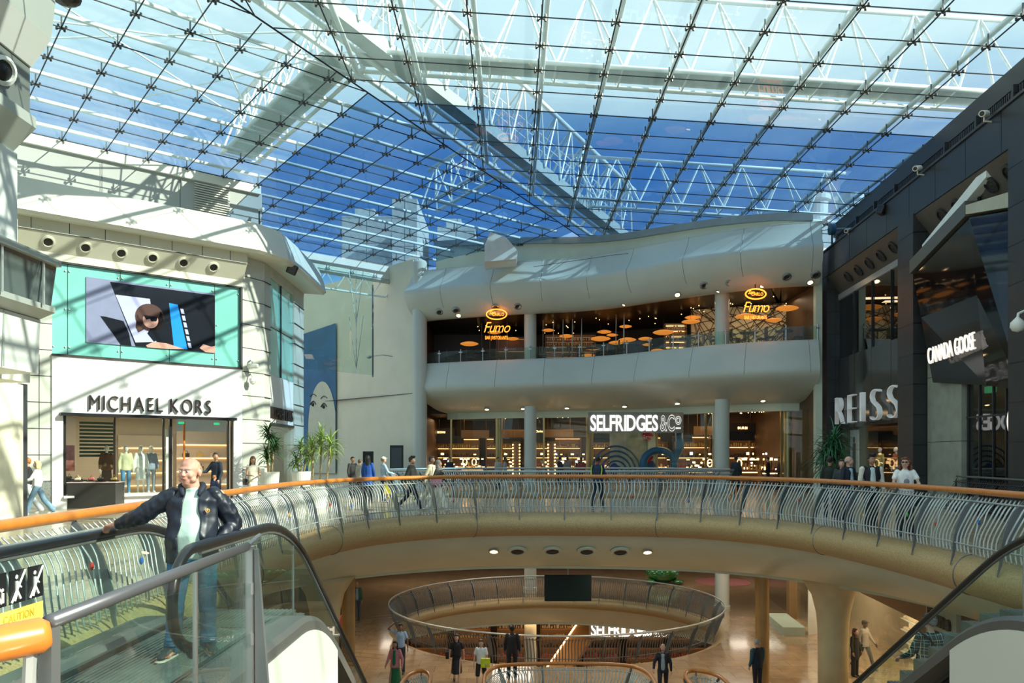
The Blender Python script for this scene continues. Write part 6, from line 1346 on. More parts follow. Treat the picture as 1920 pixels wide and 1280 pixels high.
def face_parts(root, R, c, k=1.0, lip=(.45, .16, .13), brow=(.08, .04, .02), glasses=False, local=True, wide=1.0):
    f = lambda p: V(c)+R @ (V(p)*k)
    for s in (-1, 1):
        if not glasses:
            MB().ell(f((s*.030, -.082, .006)), (.0115*k, .007*k, .0065*k), 2, rot=R.to_euler()).build('eye', mat('eye_white', (.75, .72, .68), .2), root, local=local, smooth=True)
            MB().ell(f((s*.030-.002, -.0885, .006)), (.0052*k, .003*k, .0055*k), 1, rot=R.to_euler()).build('iris', mat('iris_dark', (.03, .03, .035), .15), root, local=local, smooth=True)
        MB().hull((f((s*.046, -.083, .024)), .0035*k), (f((s*.016, -.093, .027)), .004*k)).build('eyebrow', mat('brow_%d' % int(brow[0]*1000), brow, .8), root, local=local, smooth=True)
    mb = MB(); mb.hull((f((-.022, -.088, -.051)), .004*k), (f((0, -.098, -.049)), .0055*k)); mb.hull((f((.022, -.088, -.051)), .004*k), (f((0, -.098, -.049)), .0055*k)); mb.hull((f((-.016, -.09, -.058)), .005*k), (f((.016, -.09, -.058)), .005*k)); mb.build('lips', mat('lips_%d' % int(lip[0]*100), lip, .45), root, local=local, smooth=True)
    if glasses:
        mb = MB()
        for s in (-1, 1): mb.ell(f((s*.032, -.096, .008)), (.026*k, .006*k, .019*k), 2, rot=R.to_euler()); mb.tube([f((s*.056, -.09, .012)), f((s*.078*wide, .01, .012))], .003*k, 5)
        mb.tube([f((-.01, -.1, .012)), f((.01, -.1, .012))], .003*k, 5); mb.build('sunglasses', M_black, root, local=local, smooth=True)
def hair_mesh(style, R, c, k):
    f = lambda p: V(c)+R @ (V(p)*k); mb = MB(); e = lambda p, r: mb.ell(f(p), tuple(x*k for x in r), 2, rot=R.to_euler())
    if style in ('short', 'long', 'bob', 'tail', 'curly', 'quiff'):
        e((0, .028, .045), (.082, .092, .085)); e((0, -.035, .088), (.062, .05, .032)); e((0, .075, .0), (.062, .035, .06))
        for s in (-1, 1): e((s*.070, .03, .015), (.017, .045, .045))
    if style == 'quiff': e((0, -.06, .118), (.06, .045, .035)); e((.03, -.03, .125), (.045, .05, .03)); e((-.035, 0, .12), (.04, .05, .035))
    if style in ('long', 'bob'):
        z = -.32 if style == 'long' else -.13
        mb.hull((f((0, .07, .0)), .07*k), (f((0, .075, z)), (.075*k, .035*k, .03*k)))
        for s in (-1, 1): mb.hull((f((s*.070, .02, .03)), .028*k), (f((s*.078, .03, z*.85)), .028*k))
    if style == 'tail': mb.hull((f((0, .11, .04)), .03*k), (f((0, .15, -.14)), .02*k))
    if style == 'curly':
        r = random.Random(4)
        for i in range(46):
            a = r.uniform(0, 2*PI); h = r.uniform(-.20, .10); 
            if math.sin(a) < -.35 and h < .09: continue
            e((math.cos(a)*(.09-.1*max(0, h)+.03*(h < -.05)), .03+math.sin(a)*.08, h), (.032, .032, .03))
    if style == 'balding':
        e((0, .075, .0), (.066, .035, .05))
        for s in (-1, 1): e((s*.070, .035, .0), (.014, .04, .035))
    return mb
def person(label, loc, rz, H=1.75, skin='pale', hair=('short', (.05, .03, .02)), top=((.05, .05, .06), 'long'), bottom=((.03, .04, .07), 'trousers'), shoe=(.05, .05, .05), legs=((0, 0), (0, 0)), arms=None, head=(0, 0), vox=.016, detail=False, fat=1.0, extra=None, inner=None, cat='person', group=None, lean=0.0, fgr=None, hat=None, name='person', glasses=False):
    k = H/1.75; root = thing(name, label, cat, loc, rz, group); sk = M_skin[skin] if skin in M_skin else mat('mannequin_'+skin, (.75, .72, .66), .35)
    c = lambda p: V(p)*k
    J = {}
    low = 9
    for s, (a, b) in zip((-1, 1), legs):
        hip = V((s*.092*fat**.5, 0, .92)); kn = hip+V((s*.012, -math.sin(a), -math.cos(a)))*.43; an = kn+V((0, -math.sin(a-b), -math.cos(a-b)))*.40; J[s] = [hip, kn, an, a-b]; low = min(low, an.z-(.075 if a-b > -.3 else .06))
    dz = -low
    for s in (-1, 1): J[s] = [p+V((0, 0, dz)) for p in J[s][:3]]+[J[s][3]]
    up = V((0, 0, dz)); ln = lambda p: V((p[0], p[1]-(p[2]-.95)*math.sin(lean), .95+(p[2]-.95)*math.cos(lean)))+up
    arms = arms or {}
    Aj = {}
    for s in (-1, 1):
        sh = ln((s*.180*fat**.4, .01, 1.42)); v = arms.get(s, (0.06, .12, .25))
        if len(v) == 2 and isinstance(v[0], (tuple, Vector)): el, wr = V(v[0]), V(v[1])
        else:
            f, ab, eb = v; el = sh+V((s*math.sin(ab), -math.sin(f)*math.cos(ab), -math.cos(f)*math.cos(ab)))*.285
            wr = el+V((s*math.sin(ab*.3)-s*.35*math.sin(eb)*(eb > .9), -math.sin(f+eb), -math.cos(f+eb))).normalized()*.245
        Aj[s] = (sh, el, wr)
    R = (Euler((head[1], 0, head[0])).to_matrix()); hc = ln((0, -.015, 1.625))
    # body: one continuous skin
    b = MB(); head_prims(b, R, c(hc), k)
    b.chain([(c(ln((0, .005, 1.40))), .05*k), (c(ln((0, .0, 1.50))), .048*k), (c(hc+V((0, .015, -.04))), .05*k)])
    tor = [((0, 0, 1.36), (.145, .085, .085)), ((0, 0, 1.2), (.13, .09, .09)), ((0, 0, 1.08), (.12, .085, .08)), ((0, 0, .95), (.14, .095, .085))]
    b.chain([(c(ln(p)), tuple(q*k*fat**.5 for q in r)) for p, r in tor])
    for s in (-1, 1):
        sh, el, wr = Aj[s]; b.chain([(c(sh-V((s*.02, 0, .0))), .045*k), (c(el), .033*k), (c(wr), .022*k)])
        d = (wr-el).normalized(); nn = V((-s, 0, 0)) if abs(d.z) > .6 else V((0, 0, -1)); hand(b, c(wr), d, nn, s*(1 if abs(d.z) > .6 else 1)*-1, k*1.02, curl=(.3, .35, .3), fr=max(.0095, vox*.62) if vox > .012 else .0095)
        hip, kn, an, sa = J[s]; b.chain([(c(hip), .065*k), (c(kn), .045*k), (c(an), .032*k)])
        b.hull((c(an), .03*k), (c(an+V((0, -.1, -.045))), .022*k))
    link('body', remesh(b, vox*.85), sk, root, local=True, smooth=True)
    M1 = Matrix.Translation((0, 0, 0))
    if top:
        tc_, kind = top[0], top[1]; tm = top[2] if len(top) > 2 else cloth('%03d%03d%03d' % tuple(int(q*999) for q in tc_), tc_); tk = 1.16 if kind != 'puffer' else 1.42
        t = MB(); hem = {'dress': .95, 'jacket': .84, 'puffer': .86, 'coat': .60}.get(kind, .90)
        L = [((0, .0, 1.385), (.125, .07, .06)), ((0, 0, 1.34), (.150, .092, .08)), ((0, 0, 1.2), (.138, .098, .08)), ((0, -.005*fat, 1.06), (.135*fat**.3, .1*fat**.6, .07)), ((0, 0, max(.95, hem+.06)), (.146, .105, .06))]
        t.chain([(c(ln(p)), tuple(q*k*tk*fat**.5 for q in r)) for p, r in L])
        if hem < .9: t.hull((c(ln((0, 0, .97))), (.150*k*tk, .11*k*tk, .05*k)), (c(ln((0, 0, hem+.03))), (.155*k*tk, .118*k*tk, .03*k)))
        for s in (-1, 1):
            sh, el, wr = Aj[s]; base = sh-V((s*.035, 0, .005)); rr_ = .060*k*(tk/1.16)
            if kind in ('short', 'dress'): t.hull((c(base), rr_*1.05), (c(sh.lerp(el, .55)), rr_*.92))
            elif kind == 'vest': t.hull((c(base), rr_*.8), (c(sh.lerp(el, .05)), rr_*.8))
            else: t.chain([(c(base), rr_*1.08), (c(el), rr_*.86), (c(el.lerp(wr, .92)), rr_*.62)])
        t.chain([(c(ln((0, .005, 1.44))), (.075*k, .062*k, .03*k)), (c(ln((0, .01, 1.475))), (.058*k, .055*k, .02*k))])
        link({'jacket': 'jacket', 'puffer': 'jacket', 'coat': 'coat', 'dress': 'dress_top'}.get(kind, 'shirt'), remesh(t, vox, 2), tm, root, local=True, smooth=True)
    if inner:   # shirt front showing between open jacket edges
        i_ = MB(); i_.chain([(c(ln((0, -.055, 1.40))), (.062*k, .055*k, .05*k)), (c(ln((0, -.066, 1.25))), (.075*k, .055*k, .05*k)), (c(ln((0, -.070*fat**.6, 1.05))), (.08*k, .068*k*fat**.5, .05*k)), (c(ln((0, -.066, .93))), (.08*k, .062*k, .04*k))])
        link('shirt_front', remesh(i_, vox*.8, 2), cloth('%03d%03d%03d' % tuple(int(q*999) for q in inner), inner), root, local=True, smooth=True)
    bc, bk = bottom[0], bottom[1]; bmn = cloth('%03d%03d%03db' % tuple(int(q*999) for q in bc), bc); t = MB()
    t.hull((c(ln((0, 0, .99))), (.135*k*fat**.5, .098*k*fat**.4, .05*k)), (c(V((0, 0, .90))+up), (.155*k*fat**.5, .112*k*fat**.4, .06*k)))
    if bk in ('trousers', 'wide', 'shorts'):
        for s in (-1, 1):
            hip, kn, an, sa = J[s]; w2 = {'trousers': .055, 'wide': .085, 'shorts': .08}[bk]; kw = {'trousers': .064, 'wide': .082, 'shorts': .078}[bk]
            if bk == 'shorts': t.hull((c(hip), .088*k), (c(hip.lerp(kn, .85)), kw*k))
            else: t.chain([(c(hip), .088*k*fat**.4), (c(kn), kw*k), (c(an+V((0, .005, .0))), w2*k)])
    else:
        zl = {'skirt': .50, 'long_dress': .14, 'midi': .36}[bk]; yl = (J[-1][2].y+J[1][2].y)/2
        t.hull((c(V((0, 0, .88))+up), (.155*k, .115*k, .05*k)), (c((0, yl*.5, zl+.02)), (.19*k, (.15+abs(J[-1][2].y-J[1][2].y)*.25)*k, .02*k)))
    link({'trousers': 'trousers', 'wide': 'trousers', 'shorts': 'shorts'}.get(bk, 'skirt'), remesh(t, vox, 2), bmn, root, local=True, smooth=True)
    for s in (-1, 1):
        hip, kn, an, sa = J[s]; q = an; tilt = max(-.9, min(.3, sa)); fd = V((0, -math.cos(tilt), -math.sin(tilt)*-1 if tilt > 0 else math.sin(tilt))); dn = V((0, fd.z, -abs(fd.y)))
        sh_ = MB(); sh_.hull((c(q+dn*.045+V((0, .03, 0))), (.036*k, .040*k, .03*k)), (c(q+fd*.13+dn*.05), (.038*k, .045*k, .024*k)), (c(q+dn*.005), (.038*k,)*3))
        sh_.build('shoe', mat('shoe_%03d%03d' % (int(shoe[0]*999), int(shoe[2]*999)), shoe, .5), root, local=True, smooth=True)
    if hair: 
        hm = hair_mesh(hair[0], R, c(hc), k)
        if len(hm.bm.verts): link('hair', remesh(hm, vox*.8, 2), mat('hair_%03d%03d' % (int(hair[1][0]*999), int(hair[1][2]*999)), hair[1], .6, noise=(40, .3)), root, local=True, smooth=True)
    if hat:
        f = lambda p: c(hc)+R @ (V(p)*k); mb = MB()
        if hat[0] == 'hijab':
            mb.ell(f((0, .022, .03)), (.09*k, .10*k, .105*k), 2); mb.hull((f((0, .045, -.03)), .085*k), (f((0, .02, -.17)), (.10*k, .09*k, .04*k))); mb.hull((f((0, -.01, -.11)), (.07*k, .07*k, .02*k)), (f((0, -.03, -.22)), (.13*k, .10*k, .03*k)))
            link('headscarf', remesh(mb, vox*.8, 2), cloth('scarf%03d' % int(hat[1][0]*999), hat[1]), root, local=True, smooth=True)
        else:
            mb.ell(f((0, .012, .055)), (.085*k, .102*k, .075*k), 3, rot=R.to_euler()); mb.hull((f((0, -.08, .062)), (.06*k, .03*k, .008*k)), (f((0, -.145, .055)), (.045*k, .02*k, .006*k)))
            link('cap', remesh(mb, vox*.6, 1), cloth('cap%03d%03d' % (int(hat[1][0]*999), int(hat[1][2]*999)), hat[1]), root, local=True, smooth=True)
    if detail: face_parts(root, R, c(hc), k, brow=hair[1] if hair else (.1, .06, .04), glasses=glasses)
    if extra: extra(root, k, J, Aj, c, ln)
    return root
def bag_extra(col, side=1, size=(.12, .26, .22), yoff=.0, z=.82, nm='shoulder bag'):
    def fn(root, k, J, Aj, c, ln): pass
    return fn
def side_bag(label, loc, rz, off, size, col, strap=None):
    """a bag carried by somebody: a thing of its own"""
    M = Matrix.Translation(loc) @ Matrix.Rotation(rz, 4, 'Z'); p = M @ V(off); t = thing('bag', label, 'bag', p)
    MB().box((0, 0, 0), size, bev=min(size)*.25, M=Matrix.Translation(p) @ Matrix.Rotation(rz, 4, 'Z')).build('body', cloth('bag%d%d' % (int(col[0]*99), int(col[1]*99)), col, .4), t)
    if strap: MB().tube([M @ V(q) for q in strap], .009, 5).build('strap', M_black, t)
def ppos(x, Y, z=0): return V(((x-960)/F*Y, Y, z))
rd = math.radians
walkA = ((.42, .12), (-.35, .25)); walkB = ((-.38, .30), (.40, .10)); st = ((.03, .03), (-.03, 0))
SW = {-1: (-.35, .10, .25), 1: (.35, .10, .35)}
# --- upper floor, left
person('person walking left in a black T-shirt and pale jeans with ginger hair', ppos(52, 24.2), rd(-70), 1.74, 'pale', ('quiff', (.55, .22, .05)), ((.02, .02, .022), 'short'), ((.62, .66, .68), 'wide'), (.8, .8, .78), walkA, SW)
person('person walking left in a white top and blue jeans with blonde hair', ppos(70, 23.6), rd(-75), 1.66, 'pale', ('bob', (.75, .55, .28)), ((.85, .84, .80), 'long'), ((.18, .30, .42), 'wide'), (.8, .8, .8), walkB, {-1: (-.2, .1, .5), 1: (.5, .1, .7)})
person('person in a navy long-sleeved top holding a child at the shop entrance', ppos(405, 25.4), rd(-25), 1.86, 'tan', ('short', (.03, .02, .015)), ((.012, .02, .04), 'long'), ((.02, .025, .04), 'trousers'), (.03, .03, .03), st, {-1: (.5, .25, 1.0), 1: (.1, .2, .4)}, head=(.9, 0))
person('small ginger-haired child in a navy coat at the shop entrance', ppos(402, 24.8), rd(160), 1.15, 'pale', ('short', (.35, .14, .04)), ((.02, .03, .08), 'jacket'), ((.03, .03, .05), 'trousers'), (.1, .1, .1), st)
person('woman with long brown hair in a cream dress looking at her phone', ppos(474, 25.2), rd(35), 1.74, 'tan', ('long', (.12, .04, .02)), ((.78, .72, .55), 'vest'), ((.80, .74, .56), 'long_dress'), (.6, .5, .4), st, {-1: (.25, .1, 1.3), 1: (.25, .1, 1.5)}, head=(0, .25))
side_bag('small black shoulder bag of the woman in the cream dress', ppos(474, 25.2), rd(35), (-.24, -.02, .92), (.09, .24, .2), (.01, .01, .01), [(-.24, 0, 1.0), (-.15, .0, 1.46), (.0, .06, 1.42)])
# --- upper floor, middle
person('person in a dark jacket seen beside the smaller grey-clad person left of the blue coat', ppos(661, 33), rd(40), 1.72, 'tan', ('short', (.02, .015, .01)), ((.03, .03, .03), 'jacket'), ((.02, .02, .03), 'trousers'), legs=st)
person('person in a grey jacket close behind the one in blue', ppos(675, 32.2), rd(150), 1.62, 'pale', ('short', (.1, .06, .03)), ((.32, .33, .31), 'jacket'), ((.03, .03, .04), 'trousers'), legs=st)
person('person seen from behind in a bright blue coat with a dark braid', ppos(690, 29.5), rd(175), 1.78, 'brown', ('long', (.01, .01, .01)), ((.01, .07, .32), 'coat'), ((.01, .01, .015), 'trousers'), legs=st)
person('person in a light blue shirt and white cap', ppos(719, 29.8), rd(120), 1.72, 'pale', ('short', (.3, .2, .1)), ((.36, .50, .60), 'jacket'), ((.02, .03, .05), 'trousers'), (.3, .3, .3), st, {-1: (.4, .15, .9), 1: (.4, .15, 1.1)}, hat=('cap', (.8, .78, .7)))
side_bag('yellow carrier bag held by the person in the white cap', ppos(719, 29.0), 0, (.15, 0, .55), (.28, .1, .42), (.75, .60, .03), [(.15, 0, .75), (.15, .0, .95)])
person('person with a beard striding right in a black puffer jacket', ppos(772, 25.2), rd(80), 1.80, 'tan', ('quiff', (.015, .012, .01)), ((.018, .02, .018), 'puffer'), ((.01, .01, .015), 'trousers'), (.7, .7, .68), ((.45, .1), (-.42, .35)), SW)
person('man in a cream jacket walking right behind the woman in a headscarf', ppos(809, 26.2), rd(75), 1.80, 'brown', ('short', (.01, .01, .01)), ((.60, .52, .36), 'jacket'), ((.62, .58, .48), 'trousers'), (.7, .7, .7), walkB, SW)
person('woman in a grey headscarf, dark jacket and white trousers walking right', ppos(822, 25.0), rd(80), 1.68, 'tan', None, ((.05, .05, .045), 'jacket'), ((.80, .77, .68), 'wide'), (.75, .75, .7), walkA, SW, hat=('hijab', (.16, .15, .14)))
side_bag('pink bag on the hip of the woman in the headscarf', ppos(818, 24.8), rd(0), (0, -.05, .95), (.36, .12, .26), (.7, .25, .35), [(-.15, 0, 1.05), (-.1, .0, 1.4)])
person('person in navy with lime green stripes alone at the middle of the balustrade', ppos(1121, 26.0), rd(150), 1.76, 'brown', ('short', (.015, .012, .01)), ((.012, .025, .07), 'jacket'), ((.012, .015, .03), 'trousers'), (.6, .6, .58), ((.18, .02), (-.2, .05)), {-1: (.3, .1, .7), 1: (.3, .1, .7)},
       extra=lambda root, k, J, Aj, c, ln: [MB().tube([c(ln((s*.16, .09, 1.44))), c(ln((s*.19, .10, 1.32))), c(ln((s*.17, .125, 1.12)))], .018, 6).build('lime_stripe', mat('lime', (.45, .75, .02), .5), root, local=True) for s in (-1, 1)])
person('person in dark clothes standing at the right end of the store front', ppos(1380, 36.0), rd(160), 1.74, 'brown', ('short', (.01, .01, .01)), ((.02, .025, .03), 'jacket'), ((.015, .02, .04), 'trousers'), legs=st)
for i, (x, Y, col, lab) in enumerate(((843, 43, (.02, .02, .025), 'left window of the store, black top'), (934, 42.6, (.5, .48, .42), 'store front, pale top left of the first column'), (947, 43, (.35, .4, .42), 'store front, grey top left of the first column'), (1050, 45.5, (.03, .03, .03), 'under the brand panels right of the first column'), (1064, 45.2, (.25, .22, .2), 'right of the first column, grey top'), (1090, 44, (.3, .06, .05), 'left of the entrance, dark red top'), (1440, 40.5, (.02, .02, .02), 'right part of the store, black top'), (1462, 41, (.03, .03, .05), 'near the right store pillar'))):
    person('distant shopper inside the %s' % lab, ppos(x, Y), rd(40*i), 1.70, ('pale', 'tan', 'brown')[i % 3], ('short', (.03, .02, .015)), (col, 'long'), ((.02, .02, .03), 'trousers'), legs=st, vox=.03, group='distant shoppers in the department store')
# --- upper floor, right
person('person with dark hair in a black hooded top next to the shaded yucca', ppos(1556, 21.8), rd(150), 1.74, 'tan', ('short', (.015, .012, .01)), ((.012, .02, .015), 'jacket'), ((.02, .02, .03), 'trousers'), (.6, .6, .6), st)
person('woman with dark brown hair half hidden behind the man in the navy blazer', ppos(1578, 21.4), rd(-20), 1.66, 'pale', ('bob', (.06, .03, .02)), ((.04, .05, .05), 'long'), ((.02, .02, .03), 'trousers'), legs=st)
person('bald older man in a navy blazer and light blue shirt looking right', ppos(1591, 19.9), rd(25), 1.77, 'pale', ('balding', (.4, .36, .32)), ((.012, .018, .035), 'jacket'), ((.015, .03, .08), 'trousers'), (.65, .65, .65), ((.25, .02), (-.28, .2)), {-1: (.0, .1, .3), 1: (.1, .12, .3)}, head=(.8, 0), detail=True, inner=(.42, .55, .62), vox=.014, fat=1.1)
person('young man with curly black hair in a black and white varsity jacket', ppos(1634, 18.9), rd(-5), 1.79, 'tan', ('quiff', (.012, .01, .01)), ((.015, .015, .02), 'jacket'), ((.02, .02, .022), 'wide'), (.1, .1, .1), ((.1, .02), (-.12, .1)), {-1: (-.05, .22, .3), 1: (-.05, .22, .3)}, head=(.25, .1), detail=True, inner=(.60, .68, .66), vox=.013,
       extra=lambda root, k, J, Aj, c, ln: [link('white_sleeve', remesh(MB().chain([(c(Aj[s][0]+V((s*.02, 0, -.02))), .070*k), (c(Aj[s][1]), .058*k), (c(Aj[s][1].lerp(Aj[s][2], .9)), .045*k)]), .014, 2), cloth('varsity', (.72, .70, .60)), root, local=True, smooth=True) for s in (-1, 1)])
person('woman with curly auburn hair and sunglasses in a white printed T-shirt, leaning on the balustrade', ppos(1697, 17.45), rd(-12), 1.72, 'pale', ('curly', (.16, .05, .02)), ((.84, .83, .80), 'short'), ((.025, .025, .03), 'wide'), (.1, .1, .1), st, {-1: (.45, .25, 1.05), 1: (.45, .2, 1.15)}, head=(-.35, .0), detail=True, glasses=True, vox=.013, fat=1.25,
       extra=lambda root, k, J, Aj, c, ln: MB().ell(c(ln((0.0, -.118, 1.20))), (.06, .022, .075), 2).build('shirt_print', mat('print_grey', (.22, .25, .28), .6), root, local=True, smooth=True))
person('seated-level person in a light blue top and white cap beyond the right-hand glass', ppos(1904, 23.6), rd(90), 1.70, 'brown', ('short', (.02, .02, .02)), ((.20, .32, .42), 'long'), ((.4, .38, .05), 'trousers'), legs=st, hat=('cap', (.7, .7, .68)))
person('distant dark figure behind the glass beside the concrete wall', ppos(1810, 25.9), rd(10), 1.70, 'brown', ('short', (.02, .02, .02)), ((.04, .07, .05), 'long'), ((.03, .03, .03), 'trousers'), legs=st)
# --- lower floor
zl = -5.7
person('man in a green jacket and jeans standing on the lower floor by the brown column', ppos(669, 36.2, zl), rd(15), 1.78, 'tan', ('balding', (.3, .28, .25)), ((.03, .10, .06), 'jacket'), ((.03, .06, .12), 'trousers'), (.05, .05, .05), st, inner=(.22, .28, .36))
person('person in red partly hidden behind the cream flared column below', ppos(634, 30.5, zl), rd(0), 1.65, 'tan', ('short', (.02, .02, .02)), ((.3, .04, .03), 'long'), ((.03, .03, .03), 'trousers'), legs=st)
person('long-haired woman in a pink jacket over a green dress, lower floor', ppos(741, 25.3, zl), rd(-15), 1.66, 'tan', ('long', (.012, .01, .01)), ((.60, .22, .24), 'jacket'), ((.01, .14, .05), 'long_dress'), legs=walkA, arms={-1: (.2, .15, .6), 1: (-.1, .2, .3)}, inner=(.01, .16, .06))
person('man in a light blue shirt raising a hand to his head, lower floor', ppos(751, 27.3, zl), rd(0), 1.74, 'brown', ('short', (.01, .01, .01)), ((.30, .45, .62), 'short'), ((.03, .04, .06), 'trousers'), legs=st, arms={-1: ((-.42, -.02, 1.55), (-.20, -.02, 1.74)), 1: (.0, .2, .2)})
person('woman with dark hair in a black dress walking on the lower floor', ppos(856, 26.1, zl), rd(0), 1.70, 'pale', ('long', (.02, .012, .01)), ((.012, .012, .014), 'dress'), ((.012, .012, .014), 'midi'), legs=walkB, arms={-1: (.1, .15, .4), 1: (-.15, .2, .3)})
side_bag('black handbag on the arm of the woman in the black dress', ppos(856, 26.1, zl), 0, (-.3, 0, .95), (.1, .24, .24), (.01, .01, .01), [(-.3, 0, 1.05), (-.24, 0, 1.3)])
person('youth in a white T-shirt and black shorts holding a yellow racket bag', ppos(902, 25.5, zl), rd(-5), 1.66, 'pale', ('short', (.03, .02, .02)), ((.80, .80, .78), 'short'), ((.015, .015, .02), 'shorts'), legs=walkA, arms={-1: (.1, .15, .3), 1: (.3, .1, .8)})
side_bag('yellow and black bag held in front of the youth in the white T-shirt', ppos(902, 25.5, zl), 0, (.15, -.32, .92), (.30, .08, .30), (.70, .75, .03))
person('man dressed in black standing with his back to us at the round lower balustrade', ppos(960, 26.6, zl), rd(175), 1.84, 'dark', ('short', (.01, .01, .01)), ((.010, .010, .012), 'jacket'), ((.01, .012, .02), 'trousers'), legs=st, fat=1.15)
person('grey-haired man with glasses in a dark jacket coming forward on the lower floor', ppos(1243, 24.6, zl), rd(-10), 1.74, 'pale', ('balding', (.3, .28, .26)), ((.015, .015, .02), 'jacket'), ((.02, .02, .03), 'trousers'), legs=walkA, arms={-1: (.35, .3, .5), 1: (-.1, .2, .3)}, inner=(.35, .38, .40), detail=True, head=(0, .2))
person('older man in a navy jacket with teal sleeves walking away below the brown column', ppos(1420, 24.9, zl), rd(205), 1.76, 'pale', ('short', (.35, .33, .3)), ((.012, .02, .035), 'jacket'), ((.02, .02, .03), 'trousers'), legs=st, fat=1.15,
       extra=lambda root, k, J, Aj, c, ln: [link('teal_sleeve', remesh(MB().chain([(c(Aj[s][0]+V((s*.02, 0, -.02))), .072*k), (c(Aj[s][1]), .060*k), (c(Aj[s][1].lerp(Aj[s][2], .9)), .046*k)]), .018, 2), cloth('teal', (.03, .10, .13)), root, local=True, smooth=True) for s in (-1, 1)])
person('woman dressed in black walking on the lower floor beside the flared column', ppos(1603, 27.0, zl), rd(30), 1.64, 'tan', ('short', (.02, .01, .01)), ((.012, .012, .014), 'coat'), ((.012, .012, .014), 'wide'), legs=st, hat=('hijab', (.05, .02, .02)))
person('man in a grey hooded top and dark cap walking beside the woman in black below', ppos(1621, 27.8, zl), rd(35), 1.80, 'dark', ('short', (.01, .01, .01)), ((.30, .27, .24), 'jacket'), ((.03, .05, .05), 'trousers'), (.1, .1, .1), walkB, SW, hat=('cap', (.015, .015, .02)))
# man in the checked shirt on the right escalator
def tartan():
    m = mat('tartan_shirt', (.015, .035, .045), .8); t = m.node_tree; b = t.nodes['Principled BSDF']; co = N(t, 'ShaderNodeTexCoord'); sp = N(t, 'ShaderNodeSeparateXYZ'); t.links.new(co.outputs['Object'], sp.inputs[0])
    def line(o, per, w, ph=0):
        a = N(t, 'ShaderNodeMath', operation='MULTIPLY_ADD'); a.inputs[1].default_value = 1/per; a.inputs[2].default_value = ph; t.links.new(o, a.inputs[0])
        f = N(t, 'ShaderNodeMath', operation='FRACT'); t.links.new(a.outputs[0], f.inputs[0]); l = N(t, 'ShaderNodeMath', operation='LESS_THAN'); l.inputs[1].default_value = w; t.links.new(f.outputs[0], l.inputs[0]); return l.outputs[0]
    prev = None; col = None
    def mixc(fac, c1, c2):
        x = N(t, 'ShaderNodeMix', data_type='RGBA'); t.links.new(fac, x.inputs[0])
        if isinstance(c1, tuple): x.inputs[6].default_value = (*c1, 1)
        else: t.links.new(c1, x.inputs[6])
        x.inputs[7].default_value = (*c2, 1); return x.outputs[2]
    c = mixc(line(sp.outputs['X'], .11, .45), (.012, .03, .05), (.03, .07, .06)); c = mixc(line(sp.outputs['Z'], .11, .4, .2), c, (.025, .055, .055))
    c = mixc(line(sp.outputs['X'], .11, .07, .3), c, (.50, .48, .30)); c = mixc(line(sp.outputs['Z'], .11, .07, .3), c, (.50, .48, .30)); c = mixc(line(sp.outputs['X'], .11, .05, .62), c, (.35, .45, .45)); c = mixc(line(sp.outputs['Z'], .11, .05, .66), c, (.35, .45, .45))
    t.links.new(c, b.inputs['Base Color']); return m
stepz = -SL*(12.0-8.8)+.05
pm = person('man seen from behind in a green checked shirt and cap on the right escalator', (6.28, 12.0, -2.42), rd(185), 1.80, 'pale', ('short', (.25, .22, .2)), ((.02, .04, .05), 'jacket', tartan()), ((.02, .03, .05), 'trousers'), (.05, .05, .05), st, {-1: (.15, .22, .9), 1: (.25, .2, .9)}, fat=1.45, vox=.014, hat=('cap', (.03, .035, .05)),
       extra=lambda root, k, J, Aj, c, ln: MB().tube([c(ln((.18, -.02, 1.50))), c(ln((.10, .125, 1.42))), c(ln((0, .165, 1.22))), c(ln((-.14, .17, 1.0))), c(ln((-.23, .05, .9)))], .017, 6).build('bag_strap', M_black, root, local=True))
# mannequins in the shop windows
def mann(label, loc, rz, topc, botc, bk='trousers', tk='long', col='pale_shop'):
    return person(label, loc, rz, 1.78, col, None, (topc, tk), (botc, bk), (.6, .55, .5), ((.02, .02), (-.02, 0)), {-1: (.0, .14, .15), 1: (.0, .14, .15)}, vox=.02, cat='mannequin', group='mannequins in shop windows', name='mannequin')
for x, t_, b_, bk, tk, lab in ((236, (.66, .60, .38), (.10, .24, .42), 'trousers', 'jacket', 'window mannequin in a pale yellow blazer and blue jeans'), (264, (.85, .84, .80), (.84, .83, .78), 'skirt', 'long', 'window mannequin in a long white tunic'), (283, (.22, .28, .36), (.2, .25, .3), 'trousers', 'jacket', 'window mannequin in a grey-blue suit right of the white tunic'), (200, (.12, .06, .03), (.1, .06, .04), 'midi', 'jacket', 'window mannequin in brown left of the yellow blazer')):
    oo = -1.75 if x in (283, 200) else -1.0; s = MS(x, oo); mann(lab, MP(s, oo, .36), math.atan2(nA.x, -nA.y), t_, b_, bk, tk)
mb = MB(); mbox(mb, MS(150, -.8), MS(305, -.8), .05, .36, -1.9, -.35); one('window_platform', mb, M_mk, 'white display platform behind the fashion shop window', 'platform')
for Y, t_, b_, bk, lab in ((35.0, (.5, .38, .12), (.3, .2, .1), 'midi', 'far mannequin in ochre under the big white letters'), (31.6, (.70, .66, .54), (.68, .64, .5), 'trousers', 'mannequin in a pale suit under the big white letters'), (30.3, (.42, .36, .24), (.5, .42, .28), 'trousers', 'nearest mannequin in khaki under the big white letters'), (33.3, (.45, .12, .05), (.2, .2, .2), 'trousers', 'mannequin in rust red under the big white letters')):
    mann(lab, WP(Y, -1.5, .35), rd(-80), t_, b_, bk)
